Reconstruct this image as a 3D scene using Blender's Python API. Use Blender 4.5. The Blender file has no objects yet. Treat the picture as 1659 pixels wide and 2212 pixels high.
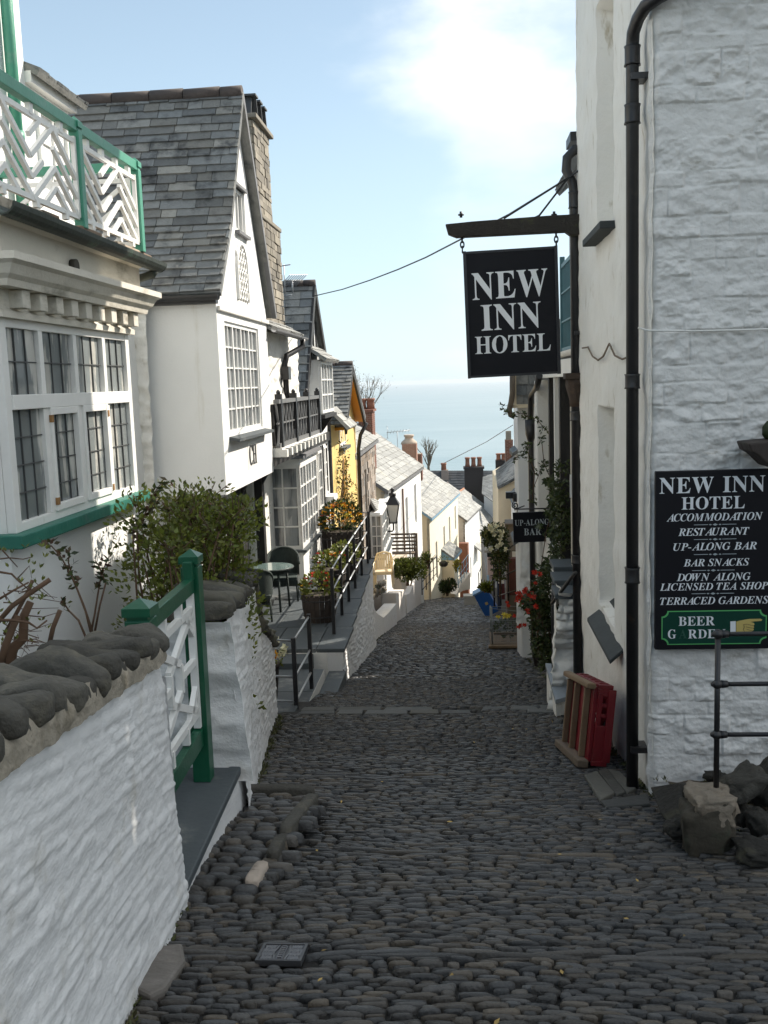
import bpy, bmesh, math, random
import numpy as np
from mathutils import Vector as Vc, noise as mnoise
from mathutils.geometry import tessellate_polygon
random.seed(7); np.random.seed(7)
R = random.uniform
S = bpy.context.scene
COL = S.collection

# ---------------------------------------------------------------- camera, sky, sun, exposure
FPX, CX, CY, HY, ROLL = 2100.0, 829.5, 1106.0, 826.0, 0.034
YAW = math.atan(170 / FPX); PITCH = math.atan((CY - HY) / FPX)
FW = Vc((-math.sin(YAW) * math.cos(PITCH), math.cos(YAW) * math.cos(PITCH), -math.sin(PITCH)))
_r = FW.cross(Vc((0, 0, 1))).normalized(); _u = _r.cross(FW)
RT = _r * math.cos(ROLL) - _u * math.sin(ROLL)
UP = _u * math.cos(ROLL) + _r * math.sin(ROLL)
cam_d = bpy.data.cameras.new('camera'); cam = bpy.data.objects.new('camera', cam_d); COL.objects.link(cam)
from mathutils import Matrix
cam.matrix_world = Matrix(((RT.x, UP.x, -FW.x, 0), (RT.y, UP.y, -FW.y, 0), (RT.z, UP.z, -FW.z, 0), (0, 0, 0, 1)))
cam_d.sensor_fit = 'VERTICAL'; cam_d.sensor_height = 36.0; cam_d.lens = 36.0 * FPX / 2212.0
cam_d.clip_start = 0.05; cam_d.clip_end = 90000
S.camera = cam

SUN_AZ, SUN_EL = math.radians(52), math.radians(38)      # azimuth from +Y towards +X
w = bpy.data.worlds.new('World'); S.world = w; w.use_nodes = True
nt = w.node_tree; nt.nodes.clear(); N = nt.nodes.new; L = nt.links.new
out = N('ShaderNodeOutputWorld'); bg = N('ShaderNodeBackground'); bg.inputs[1].default_value = 0.10
sky = N('ShaderNodeTexSky'); sky.sky_type = 'NISHITA'; sky.sun_disc = False
sky.sun_elevation = SUN_EL; sky.sun_rotation = SUN_AZ; sky.air_density = 1.0; sky.dust_density = 0.8; sky.ozone_density = 1.6; sky.altitude = 90
tc = N('ShaderNodeTexCoord'); sep = N('ShaderNodeSeparateXYZ'); L(tc.outputs['Generated'], sep.inputs[0])
def wm(op, a, b=None, c=None):
    n = N('ShaderNodeMath'); n.operation = op
    for i, q in enumerate((a, b, c)):
        if q is None: continue
        if isinstance(q, (int, float)): n.inputs[i].default_value = q
        else: L(q, n.inputs[i])
    return n.outputs[0]
dz = wm('ADD', wm('MAXIMUM', sep.outputs[2], 0.0), 0.22)
px_ = wm('DIVIDE', sep.outputs[0], dz); py_ = wm('DIVIDE', sep.outputs[1], dz)
cmb = N('ShaderNodeCombineXYZ'); L(px_, cmb.inputs[0]); L(py_, cmb.inputs[1])
nz = N('ShaderNodeTexNoise'); nz.inputs['Scale'].default_value = 1.25; nz.inputs['Detail'].default_value = 9; nz.inputs['Roughness'].default_value = 0.56
mp = N('ShaderNodeMapping'); mp.inputs['Location'].default_value = (2.5, 7.9, 7.7); L(cmb.outputs[0], mp.inputs[0]); L(mp.outputs[0], nz.inputs['Vector'])
side = N('ShaderNodeMapRange'); L(px_, side.inputs[0])                    # more cloud to the east
for i, q in enumerate((-0.50, 0.02, -0.42, 0.15)): side.inputs[i + 1].default_value = q
dens = wm('ADD', nz.outputs[0], side.outputs[0])
ramp = N('ShaderNodeMapRange'); ramp.interpolation_type = 'SMOOTHSTEP'; L(dens, ramp.inputs[0])
for i, q in enumerate((0.50, 0.76, 0.0, 0.84)): ramp.inputs[i + 1].default_value = q
low = N('ShaderNodeMapRange'); L(sep.outputs[2], low.inputs[0])           # milky air near the horizon
for i, q in enumerate((0.0, 0.45, 0.66, 0.30)): low.inputs[i + 1].default_value = q
low.interpolation_type = 'SMOOTHSTEP'
mx0 = N('ShaderNodeMix'); mx0.data_type = 'RGBA'; L(low.outputs[0], mx0.inputs[0]); L(sky.outputs[0], mx0.inputs[6]); mx0.inputs[7].default_value = (6.0, 8.2, 9.9, 1)
mx = N('ShaderNodeMix'); mx.data_type = 'RGBA'; efd = N('ShaderNodeMapRange'); efd.interpolation_type = 'SMOOTHSTEP'; L(sep.outputs[2], efd.inputs[0])     # clouds thin out towards the horizon
for i, q in enumerate((0.11, 0.36, 0.12, 1.0)): efd.inputs[i + 1].default_value = q
L(wm('MULTIPLY', ramp.outputs[0], efd.outputs[0]), mx.inputs[0]); L(mx0.outputs[2], mx.inputs[6]); mx.inputs[7].default_value = (10.0, 10.4, 10.8, 1)
L(mx.outputs[2], bg.inputs[0]); L(bg.outputs[0], out.inputs[0])

sd = Vc((math.sin(SUN_AZ) * math.cos(SUN_EL), math.cos(SUN_AZ) * math.cos(SUN_EL), math.sin(SUN_EL)))
sl = bpy.data.lights.new('sun', 'SUN'); sl.energy = 5.0; sl.angle = math.radians(0.5); sl.color = (1.0, 0.95, 0.87)
so = bpy.data.objects.new('sun', sl); COL.objects.link(so); so.rotation_euler = sd.to_track_quat('Z', 'Y').to_euler(); so.location = sd * 300
S.view_settings.view_transform = 'Standard'; S.view_settings.look = 'None'; S.view_settings.gamma = 1
S.view_settings.exposure = 0.48
try:
    S.view_settings.use_white_balance = True; S.view_settings.white_balance_temperature = 6850; S.view_settings.white_balance_tint = 10   # the photo's camera balanced for open shade
except Exception: pass
S.render.film_transparent = False
try:
    S.cycles.max_bounces = 8; S.cycles.diffuse_bounces = 5; S.cycles.glossy_bounces = 3; S.cycles.caustics_reflective = False; S.cycles.caustics_refractive = False
    S.cycles.sample_clamp_indirect = 6
except Exception: pass

# ---------------------------------------------------------------- measuring: sight lines from the camera spot to real planes
def ray(x, y): return FW * FPX + RT * (x - CX) - UP * (y - CY)
def onX(x, y, X): d = ray(x, y); return d * (X / d.x)
def onY(x, y, Y): d = ray(x, y); return d * (Y / d.y)
def onZ(x, y, Z): d = ray(x, y); return d * (Z / d.z)
def onP(x, y, p, q):
    d = ray(x, y); n = Vc((q[1] - p[1], p[0] - q[0], 0)); return d * ((n.x * p[0] + n.y * p[1]) / n.dot(d))
def onG(x, y): d = ray(x, y); return d * (-1.6 / (d.z + 0.2 * d.y))
def sz(Y):
    if Y < 62: return -1.6 - 0.2 * Y
    if Y < 320: return -14.0 - 0.32 * (Y - 62)
    return -96.6 - 0.1 * (Y - 320)
def lerp(tab, t):
    if t <= tab[0][0]: return tab[0][1]
    for (a, b), (c, d) in zip(tab, tab[1:]):
        if t <= c: return b + (d - b) * (t - a) / (c - a)
    return tab[-1][1]
def nse(x, y, z, s=1.0): return mnoise.noise(Vc((x * s, y * s, z * s)))
def fbm(x, y, z, s=1.0, o=4): return mnoise.fractal(Vc((x * s, y * s, z * s)), 1.0, 2.0, o)

# ---------------------------------------------------------------- materials
MATS = {}
def mat(name, col, rough=0.75, var=0.12, vs=2.5, bump=0.0, bs=25.0, stretch=(1, 1, 1), isl=0.0, col2=None, c2=(0.55, 0.7), c2s=1.5, c2st=(1, 1, 1), metal=0.0, spec=0.5, hue=None, bdist=0.02, extra=None, trans=None):
    if name in MATS: return MATS[name]
    m = bpy.data.materials.new(name); m.use_nodes = True; t = m.node_tree; nd = t.nodes; ln = t.links.new
    b = nd['Principled BSDF']; b.inputs['Roughness'].default_value = rough; b.inputs['Metallic'].default_value = metal
    b.inputs['Specular IOR Level'].default_value = spec
    tx = nd.new('ShaderNodeTexCoord'); geo = nd.new('ShaderNodeNewGeometry')
    def math_(op, a, bb):
        n = nd.new('ShaderNodeMath'); n.operation = op
        for i, q in enumerate((a, bb)):
            if isinstance(q, (int, float)): n.inputs[i].default_value = q
            else: ln(q, n.inputs[i])
        return n.outputs[0]
    def noise_(scale, det=5, st=(1, 1, 1), rgh=0.55):
        mpn = nd.new('ShaderNodeMapping'); mpn.inputs['Scale'].default_value = st; ln(tx.outputs['Object'], mpn.inputs[0])
        n = nd.new('ShaderNodeTexNoise'); n.inputs['Scale'].default_value = scale; n.inputs['Detail'].default_value = det; n.inputs['Roughness'].default_value = rgh
        ln(mpn.outputs[0], n.inputs['Vector']); return n.outputs[0]
    oi = nd.new('ShaderNodeObjectInfo'); isr = math_('FRACT', math_('ADD', geo.outputs['Random Per Island'], oi.outputs['Random']), 0.0)
    val = None
    if var: val = math_('ADD', math_('MULTIPLY', math_('SUBTRACT', noise_(vs, 6), 0.5), var * 4), 1.0)
    if isl:
        rv = math_('ADD', math_('MULTIPLY', isr, 2 * isl), 1 - isl)
        val = rv if val is None else math_('MULTIPLY', val, rv)
    c = nd.new('ShaderNodeRGB'); c.outputs[0].default_value = (*col, 1); cur = c.outputs[0]
    if hue:                                                # a second tint chosen per island
        mxh = nd.new('ShaderNodeMix'); mxh.data_type = 'RGBA'
        fr = math_('FRACT', math_('MULTIPLY', isr, 7.31), 0.0)
        ln(math_('POWER', fr, hue[1]), mxh.inputs[0]); ln(cur, mxh.inputs[6]); mxh.inputs[7].default_value = (*hue[0], 1); cur = mxh.outputs[2]
    if col2:
        mr = nd.new('ShaderNodeMapRange'); mr.interpolation_type = 'SMOOTHSTEP'; ln(noise_(c2s, 8, c2st, 0.62), mr.inputs[0])
        mr.inputs[1].default_value, mr.inputs[2].default_value = c2
        mx2 = nd.new('ShaderNodeMix'); mx2.data_type = 'RGBA'; ln(mr.outputs[0], mx2.inputs[0]); ln(cur, mx2.inputs[6]); mx2.inputs[7].default_value = (*col2, 1); cur = mx2.outputs[2]
    if val is not None:
        vm = nd.new('ShaderNodeVectorMath'); vm.operation = 'SCALE'; ln(cur, vm.inputs[0]); ln(val, vm.inputs['Scale']); cur = vm.outputs[0]
    ln(cur, b.inputs['Base Color'])
    if bump:
        bn = nd.new('ShaderNodeBump'); bn.inputs['Strength'].default_value = bump; bn.inputs['Distance'].default_value = bdist
        ln(noise_(bs, 6, stretch), bn.inputs['Height']); ln(bn.outputs[0], b.inputs['Normal'])
    if trans:
        tr = nd.new('ShaderNodeBsdfTranslucent'); ln(cur, tr.inputs[0]); ms = nd.new('ShaderNodeMixShader'); ms.inputs[0].default_value = trans
        ln(b.outputs[0], ms.inputs[1]); ln(tr.outputs[0], ms.inputs[2]); ln(ms.outputs[0], nd['Material Output'].inputs[0])
    MATS[name] = m; return m

WHITE_STONE = mat('whitewashed rubble', (0.73, 0.725, 0.715), 0.8, 0.06, 4, 0.5, 40, (1, 0.5, 1.3), col2=(0.50, 0.47, 0.41), c2=(0.56, 0.80), c2s=3.0, bdist=0.012)
WHITE_RENDER = mat('white render', (0.80, 0.80, 0.785), 0.85, 0.035, 1.2, 0.25, 60, col2=(0.60, 0.57, 0.49), c2=(0.58, 0.82), c2s=1.6, c2st=(3, 3, 0.35))
WHITE_LIME = mat('limewash weathered', (0.76, 0.745, 0.70), 0.85, 0.05, 2.0, 0.5, 22, col2=(0.40, 0.35, 0.26), c2=(0.57, 0.78), c2s=4.0, c2st=(2, 2, .7), bdist=0.015)
WHITE_BLOCK = mat('whitewashed block', (0.69, 0.67, 0.64), 0.88, 0.07, 3.0, 0.6, 40, col2=(0.30, 0.26, 0.19), c2=(0.60, 0.80), c2s=5.0, c2st=(1, 1, 2.5), bdist=0.012)
WHITE_PAINT = mat('white gloss paint', (0.80, 0.79, 0.76), 0.45, 0.04, 4, 0.1, 40, col2=(0.5, 0.46, 0.38), c2=(0.64, 0.85), c2s=5)
OLD_STONE_PAINT = mat('old painted cornice', (0.66, 0.62, 0.54), 0.75, 0.07, 3, 0.3, 30, col2=(0.22, 0.20, 0.15), c2=(0.55, 0.76), c2s=3.5, c2st=(1, 0.4, 1.2))
CREAM = mat('cream render', (0.74, 0.62, 0.44), 0.85, 0.05, 1.2, 0.2, 40)
YELLOW = mat('yellow render', (0.80, 0.58, 0.22), 0.85, 0.06, 1.2, 0.2, 40)
ORANGE = mat('orange bargeboard', (0.75, 0.33, 0.04), 0.6, 0.05, 2)
GREEN = mat('dark green gloss', (0.005, 0.082, 0.040), 0.35, 0.12, 5, 0.1, 30)
GREEN_PALE = mat('faded green paint', (0.055, 0.27, 0.18), 0.45, 0.1, 4, 0.15, 40, col2=(0.16, 0.30, 0.24), c2=(0.55, 0.75), c2s=3)
SLATE = mat('roof slate', (0.155, 0.165, 0.168), 0.8, 0.16, 9, 0.5, 30, isl=0.30, hue=((0.235, 0.23, 0.21), 1.6), col2=(0.050, 0.053, 0.055), c2=(0.50, 0.72), c2s=3.2)
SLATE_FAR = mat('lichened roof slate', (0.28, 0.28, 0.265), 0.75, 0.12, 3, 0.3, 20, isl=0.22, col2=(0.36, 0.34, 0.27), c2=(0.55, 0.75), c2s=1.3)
SLATE_DARK = mat('dark roof slate', (0.06, 0.065, 0.07), 0.7, 0.1, 3, 0.3, 20, isl=0.25)
SLAB = mat('slate slab', (0.062, 0.074, 0.080), 0.65, 0.1, 3, 0.2, 20, isl=0.12, col2=(0.2, 0.2, 0.19), c2=(0.55, 0.75), c2s=2.5)
RIDGE = mat('ridge tile', (0.075, 0.06, 0.055), 0.8, 0.12, 6, 0.3, 20, isl=0.1, col2=(0.16, 0.13, 0.09), c2=(0.58, 0.75), c2s=4)
RIDGE_RED = mat('terracotta ridge', (0.32, 0.15, 0.09), 0.8, 0.12, 6, 0.3, 20)
COBBLE = mat('cobble', (0.040, 0.041, 0.042), 0.48, 0.14, 14, 0.45, 70, isl=0.55, hue=((0.070, 0.056, 0.040), 2.0), col2=(0.075, 0.07, 0.062), c2=(0.6, 0.8), c2s=1.2)
DIRT = mat('street dirt', (0.014, 0.013, 0.012), 0.95, 0.2, 6, 0.5, 40, col2=(0.045, 0.05, 0.03), c2=(0.55, 0.7), c2s=1.5)
EARTH = mat('garden soil', (0.06, 0.045, 0.03), 0.95, 0.2, 6, 0.6, 30, col2=(0.04, 0.06, 0.02), c2=(0.5, 0.65), c2s=2)
COPING = mat('coping boulder', (0.068, 0.063, 0.052), 0.9, 0.22, 8, 0.9, 30, isl=0.35, col2=(0.12, 0.108, 0.08), c2=(0.50, 0.72), c2s=6.0)
KERB = mat('worn kerb slate', (0.060, 0.062, 0.060), 0.75, 0.15, 6, 0.4, 30, isl=0.4, hue=((0.085, 0.078, 0.060), 1.2), col2=(0.10, 0.10, 0.09), c2=(0.55, 0.75), c2s=3)
SILL = mat('dark slate sill', (0.042, 0.049, 0.050), 0.8, 0.15, 4, 0.3, 25)
DARK_ROCK = mat('dark mossy rock', (0.020, 0.018, 0.014), 0.92, 0.25, 9, 1.0, 22, isl=0.2, col2=(0.048, 0.044, 0.026), c2=(0.52, 0.70), c2s=5.0)
MORTAR = mat('lime mortar', (0.33, 0.29, 0.23), 0.95, 0.15, 10, 0.8, 40, col2=(0.2, 0.17, 0.12), c2=(0.5, 0.7), c2s=8)
RUBBLE = mat('brown rubble stone', (0.26, 0.20, 0.15), 0.9, 0.15, 4, 0.6, 20, isl=0.45, hue=((0.33, 0.30, 0.27), 1.2), col2=(0.12, 0.10, 0.08), c2=(0.55, 0.7), c2s=5)
GREYSTONE = mat('grey rubble stone', (0.19, 0.17, 0.14), 0.9, 0.15, 4, 0.6, 20, isl=0.4, hue=((0.27, 0.24, 0.19), 1.2))
BRICK = mat('red brick', (0.20, 0.088, 0.06), 0.85, 0.12, 5, 0.4, 25, isl=0.2)
BRICK_DARK = mat('sooty brick', (0.035, 0.03, 0.03), 0.9, 0.12, 5, 0.4, 25)
POT = mat('chimney pot clay', (0.27, 0.12, 0.075), 0.8, 0.12, 4, isl=0.1)
IRON = mat('black iron', (0.016, 0.016, 0.018), 0.42, 0.15, 8, 0.15, 40, spec=0.5)
IRON_RUST = mat('weathered black pipe', (0.020, 0.019, 0.020), 0.38, 0.15, 6, 0.15, 30, col2=(0.055, 0.04, 0.03), c2=(0.6, 0.75), c2s=5)
STEEL = mat('grey rail', (0.42, 0.43, 0.44), 0.38, 0.08, 5, metal=0.5)
BLACK_BOARD = mat('black sign paint', (0.007, 0.007, 0.010), 0.5, 0.1, 3, 0.05, 30, spec=0.2)
SIGN_GREEN = mat('green sign panel', (0.004, 0.045, 0.030), 0.5, 0.05, 3, spec=0.2)
SIGN_LINE = mat('light green line', (0.09, 0.42, 0.13), 0.5, 0)
LETTER = mat('white lettering', (0.74, 0.76, 0.78), 0.5, 0.03, 4)
LETTER_GREY = mat('grey lettering', (0.36, 0.41, 0.43), 0.5, 0.05, 4)
LETTER_BLACK = mat('black lettering', (0.02, 0.02, 0.02), 0.5, 0)
HAND = mat('hand yellow', (0.52, 0.40, 0.13), 0.5, 0.05, 5)
BLACK_WOOD = mat('black timber', (0.016, 0.015, 0.015), 0.6, 0.15, 5, 0.3, 30, (1, 1, 0.2))
MOSSY_BEAM = mat('mossy dark beam', (0.020, 0.016, 0.012), 0.75, 0.2, 5, 0.5, 25, col2=(0.045, 0.05, 0.015), c2=(0.56, 0.7), c2s=5)
WOOD = mat('raw timber', (0.21, 0.14, 0.08), 0.75, 0.15, 6, 0.3, 30, (1, 1, 0.15), isl=0.15, col2=(0.15, 0.09, 0.045), c2=(0.52, 0.7), c2s=3)
WOOD_GREY = mat('grey timber', (0.15, 0.11, 0.075), 0.8, 0.15, 6, 0.4, 30, isl=0.2)
BARREL = mat('dark barrel wood', (0.030, 0.022, 0.018), 0.75, 0.2, 5, 0.4, 20, (1, 1, 0.2), isl=0.25)
RED = mat('red crate plastic', (0.20, 0.010, 0.016), 0.5, 0.12, 5, 0.1, 20, col2=(0.16, 0.02, 0.02), c2=(0.55, 0.72), c2s=4)
BLUE = mat('blue plastic', (0.012, 0.085, 0.30), 0.4, 0.1, 4)
GLASS = mat('dark window glass', (0.030, 0.034, 0.036), 0.04, 0.3, 1.2, 0.06, 3, spec=0.8, isl=0.3)
GLASS_CURT = mat('curtained window glass', (0.26, 0.28, 0.29), 0.08, 0.16, 3, 0.08, 2, (6, 6, 0.3), spec=0.8, col2=(0.10, 0.11, 0.12), c2=(0.48, 0.62), c2s=3.0, c2st=(4, 4, 0.25))
GLASS_BAY = mat('leaded window glass', (0.20, 0.22, 0.22), 0.05, 0.25, 2, 0.08, 2, spec=0.9, col2=(0.50, 0.49, 0.45), c2=(0.52, 0.58), c2s=1.6, c2st=(1, 3.2, 0.55))  # pale upright patches are reflections painted into the glass colour
LEAD = mat('window lead', (0.07, 0.073, 0.073), 0.6, 0)
GLASS_TABLE = mat('pale glass top', (0.14, 0.20, 0.19), 0.05, 0.1, 3, spec=0.9)
WICKER = mat('green wicker', (0.030, 0.044, 0.040), 0.7, 0.2, 12, 0.6, 60, isl=0.2)
PLASTIC_CREAM = mat('cream plastic', (0.74, 0.65, 0.50), 0.4, 0.04, 3)
LANTERN_GLASS = mat('frosted lantern glass', (0.66, 0.62, 0.55), 0.25, 0.04, 3)
LEAF = mat('shrub leaf', (0.105, 0.135, 0.022), 0.5, 0, isl=0.45, hue=((0.17, 0.18, 0.022), 1.5), trans=0.3)
LEAF_RED = mat('red young leaf', (0.085, 0.030, 0.018), 0.5, 0, isl=0.4, hue=((0.05, 0.07, 0.015), 1.0), trans=0.2)
LEAF_DARK = mat('dark leaf', (0.022, 0.042, 0.010), 0.55, 0, isl=0.45, hue=((0.055, 0.07, 0.012), 1.6), trans=0.2)
LEAF_DRY = mat('brown creeper leaf', (0.085, 0.062, 0.022), 0.6, 0, isl=0.4, hue=((0.06, 0.08, 0.02), 1.2), trans=0.2)
TWIG = mat('brown twig', (0.10, 0.055, 0.030), 0.8, 0.15, 10)
BARK = mat('grey bark', (0.16, 0.14, 0.11), 0.9, 0.15, 10)
F_ORANGE = mat('orange petal', (0.75, 0.27, 0.01), 0.5, 0, isl=0.25, hue=((0.80, 0.45, 0.02), 1.0), trans=0.2)
F_RED = mat('red petal', (0.50, 0.030, 0.012), 0.5, 0, isl=0.3, trans=0.2)
F_YELLOW = mat('yellow petal', (0.75, 0.62, 0.08), 0.5, 0, isl=0.2, trans=0.2)
F_WHITE = mat('cream petal', (0.72, 0.70, 0.50), 0.5, 0, isl=0.2, trans=0.2)
GUTTER_GREY = mat('grey lead flashing', (0.16, 0.16, 0.165), 0.6, 0.12, 4, 0.2, 20)
GUTTER_DARK = mat('mossy gutter', (0.030, 0.040, 0.032), 0.6, 0.2, 5, 0.3, 20, col2=(0.07, 0.15, 0.10), c2=(0.56, 0.7), c2s=2.5)
BLUE_TRIM = mat('blue painted trim', (0.20, 0.36, 0.50), 0.5, 0.05, 3)
PINK = mat('pink board', (0.55, 0.38, 0.32), 0.7, 0.08, 4)
SEA = None

# ---------------------------------------------------------------- mesh builder and object helpers
def wloc(o):
    p = Vc((0, 0, 0))
    while o is not None: p = p + o.location; o = o.parent
    return p
class MB:
    def __init__(s): s.v = []; s.f = []; s.m = []; s.s = []
    def add(s, vs, fs, mi=0, sm=False):
        b = len(s.v); s.v += [tuple(p) for p in vs]
        for f in fs: s.f.append(tuple(i + b for i in f)); s.m.append(mi); s.s.append(sm)
    def quad(s, a, b, c, d, mi=0): s.add([a, b, c, d], [(0, 1, 2, 3)], mi)
    def obox(s, c, ex, ey, ez, mi=0):
        c = Vc(c); ex, ey, ez = Vc(ex), Vc(ey), Vc(ez)
        vs = [c + ex * a + ey * b + ez * d for d in (-1, 1) for a, b in ((-1, -1), (1, -1), (1, 1), (-1, 1))]
        if ex.cross(ey).dot(ez) < 0: vs = vs[4:] + vs[:4]
        s.add(vs, [(3, 2, 1, 0), (4, 5, 6, 7), (0, 1, 5, 4), (1, 2, 6, 5), (2, 3, 7, 6), (3, 0, 4, 7)], mi)
    def box(s, a, b, mi=0):
        a, b = Vc(a), Vc(b); c = (a + b) / 2; h = (b - a) / 2
        s.obox(c, (abs(h.x), 0, 0), (0, abs(h.y), 0), (0, 0, abs(h.z)), mi)
    def beam(s, p, q, w, h, up=(0, 0, 1), mi=0):
        p, q = Vc(p), Vc(q); d = (q - p); l = d.length
        if l < 1e-6: return
        d /= l; sx = d.cross(Vc(up))
        if sx.length < 1e-4: sx = d.cross(Vc((1, 0, 0)))
        sx.normalize(); u = sx.cross(d)
        s.obox((p + q) / 2, d * (l / 2), sx * (w / 2), u * (h / 2), mi)
    def tube(s, pts, r, n=8, mi=0, cap=True, sm=True):
        pts = [Vc(p) for p in pts]; rs = r if isinstance(r, (list, tuple)) else [r] * len(pts)
        b = len(s.v); prev = None
        for i, p in enumerate(pts):
            d = (pts[min(i + 1, len(pts) - 1)] - pts[max(i - 1, 0)])
            if d.length < 1e-9: d = Vc((0, 0, 1))
            d.normalize()
            if prev is None:
                a = d.cross(Vc((0, 0, 1)))
                if a.length < 0.05: a = d.cross(Vc((0, 1, 0)))
                a.normalize()
            else:
                a = prev - d * prev.dot(d)
                if a.length < 1e-4: a = d.cross(Vc((0.3, 1, 0)))
                a.normalize()
            prev = a; c = d.cross(a)
            for k in range(n):
                t = 2 * math.pi * k / n
                s.v.append(tuple(p + (a * math.cos(t) + c * math.sin(t)) * rs[i]))
        for i in range(len(pts) - 1):
            for k in range(n):
                k2 = (k + 1) % n
                s.f.append((b + i * n + k, b + i * n + k2, b + (i + 1) * n + k2, b + (i + 1) * n + k)); s.m.append(mi); s.s.append(sm)
        if cap:
            s.f.append(tuple(b + k for k in range(n - 1, -1, -1))); s.m.append(mi); s.s.append(False)
            e = b + (len(pts) - 1) * n; s.f.append(tuple(e + k for k in range(n))); s.m.append(mi); s.s.append(False)
    def lathe(s, c, prof, n=16, mi=0, sm=True):
        c = Vc(c); s.tube([c + Vc((0, 0, z)) for r, z in prof], [r for r, z in prof], n, mi, True, sm)
    def prism(s, poly, vec, mi=0):
        poly = [Vc(p) for p in poly]; vec = Vc(vec); n = len(poly)
        vs = poly + [p + vec for p in poly]
        nrm = Vc((0, 0, 0))
        for i in range(n): nrm += (poly[i] - poly[0]).cross(poly[(i + 1) % n] - poly[0])
        fs = [tuple(range(n)), tuple(range(2 * n - 1, n - 1, -1))] + [(i, i + n, (i + 1) % n + n, (i + 1) % n) for i in range(n)]
        if nrm.dot(vec) > 0: fs = [f[::-1] for f in fs]
        s.add(vs, fs, mi)
    def blob(s, c, ex, ey, ez, nu=12, nv=8, mi=0, amp=0.0, fs=1.0, sq=1.0):
        c = Vc(c); ex, ey, ez = Vc(ex), Vc(ey), Vc(ez); b = len(s.v); sg = lambda t: math.copysign(abs(t) ** sq, t)
        off = R(0, 99)
        for j in range(nv + 1):
            ph = -math.pi / 2 + math.pi * j / nv
            for i in range(nu):
                th = 2 * math.pi * i / nu
                x, y, z = sg(math.cos(ph)) * sg(math.cos(th)), sg(math.cos(ph)) * sg(math.sin(th)), sg(math.sin(ph))
                k = 1 + amp * fbm(x + off, y, z, fs, 3)
                s.v.append(tuple(c + (ex * x + ey * y + ez * z) * k))
        for j in range(nv):
            for i in range(nu):
                i2 = (i + 1) % nu
                s.f.append((b + j * nu + i, b + j * nu + i2, b + (j + 1) * nu + i2, b + (j + 1) * nu + i)); s.m.append(mi); s.s.append(True)
    def leaf(s, p, d, ln_, wd, nrm=None, mi=0):
        p, d = Vc(p), Vc(d).normalized(); nrm = Vc(nrm) if nrm else Vc((R(-1, 1), R(-1, 1), R(-.3, 1)))
        sx = d.cross(nrm)
        if sx.length < 1e-3: sx = d.cross(Vc((0.2, 0.5, 1)))
        sx.normalize(); k = sx.cross(d) * (-0.15 * ln_)
        s.add([p, p + d * ln_ * .45 + sx * wd * .5 + k * .3, p + d * ln_ + k, p + d * ln_ * .45 - sx * wd * .5 + k * .3], [(0, 1, 2, 3)], mi)
    def grid(s, fn, nu, nv, mi=0, sm=True, flip=False):
        b = len(s.v)
        for j in range(nv + 1):
            for i in range(nu + 1): s.v.append(tuple(fn(i / nu, j / nv)))
        for j in range(nv):
            for i in range(nu):
                a = b + j * (nu + 1) + i; q = (a, a + 1, a + nu + 2, a + nu + 1)
                s.f.append(q[::-1] if flip else q); s.m.append(mi); s.s.append(sm)
    def panel(s, outer, holes, O, U, V, depth, mi=0, side=True, rmi=None):
        """flat wall of any outline with holes: O origin, U and V unit axes, outward normal U x V; reveals go inwards"""
        O, U, V = Vc(O), Vc(U), Vc(V); Nn = U.cross(V).normalized(); P = lambda q: O + U * q[0] + V * q[1]
        ar = lambda l: sum(l[i - 1][0] * l[i][1] - l[i][0] * l[i - 1][1] for i in range(len(l)))
        outer = list(outer) if ar(outer) > 0 else list(outer)[::-1]
        hs = [h if ar(h) < 0 else h[::-1] for h in [list(h) for h in holes]]
        loops = [outer] + hs; flat = [q for l in loops for q in l]
        xs = sorted(set(round(q[0], 6) for q in flat)); vs, fs = [], []
        for xa, xb in zip(xs, xs[1:]):
            if xb - xa < 1e-5: continue
            xm = (xa + xb) / 2; cr = []
            for i in range(len(outer)):
                p, q = outer[i - 1], outer[i]
                if min(p[0], q[0]) < xm < max(p[0], q[0]): f = lambda x, p=p, q=q: p[1] + (q[1] - p[1]) * (x - p[0]) / (q[0] - p[0]); cr.append((f(xm), f))
            cr.sort(key=lambda t: t[0])
            cuts = sorted((min(q[1] for q in h), max(q[1] for q in h)) for h in hs if min(q[0] for q in h) < xm < max(q[0] for q in h))
            lo = cr[0][1]; lev = [lo]
            for c0, c1 in cuts: lev += [(lambda x, c=c0: c), (lambda x, c=c1: c)]
            lev.append(cr[-1][1])
            for i in range(0, len(lev), 2):
                n0 = len(vs); vs += [P((xa, lev[i](xa))), P((xb, lev[i](xb))), P((xb, lev[i + 1](xb))), P((xa, lev[i + 1](xa)))]; fs.append((n0, n0 + 1, n0 + 2, n0 + 3))
        s.add(vs, fs, mi)
        for k, l in enumerate(loops):
            if k == 0 and not side: continue
            n = len(l); vs = [P(q) for q in l] + [P(q) - Nn * depth for q in l]
            s.add(vs, [(i, i + n, (i + 1) % n + n, (i + 1) % n) for i in range(n)], mi if k == 0 or rmi is None else rmi)
    def build(s, name, mats, parent=None, bevel=0, seg=2, loc=None, **tags):
        mats = mats if isinstance(mats, (list, tuple)) else [mats]
        me = bpy.data.meshes.new(name); o = bpy.data.objects.new(name, me); COL.objects.link(o)
        base = Vc((0, 0, 0))
        if parent is not None: o.parent = parent; base = wloc(parent)
        elif loc is not None: o.location = loc; base = Vc(loc)
        arr = np.array(s.v, dtype=np.float64).reshape(-1, 3) - np.array(base)
        me.from_pydata(arr.tolist(), [], s.f)
        for m in mats: me.materials.append(m)
        me.polygons.foreach_set('material_index', s.m); me.polygons.foreach_set('use_smooth', s.s); me.update()
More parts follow.
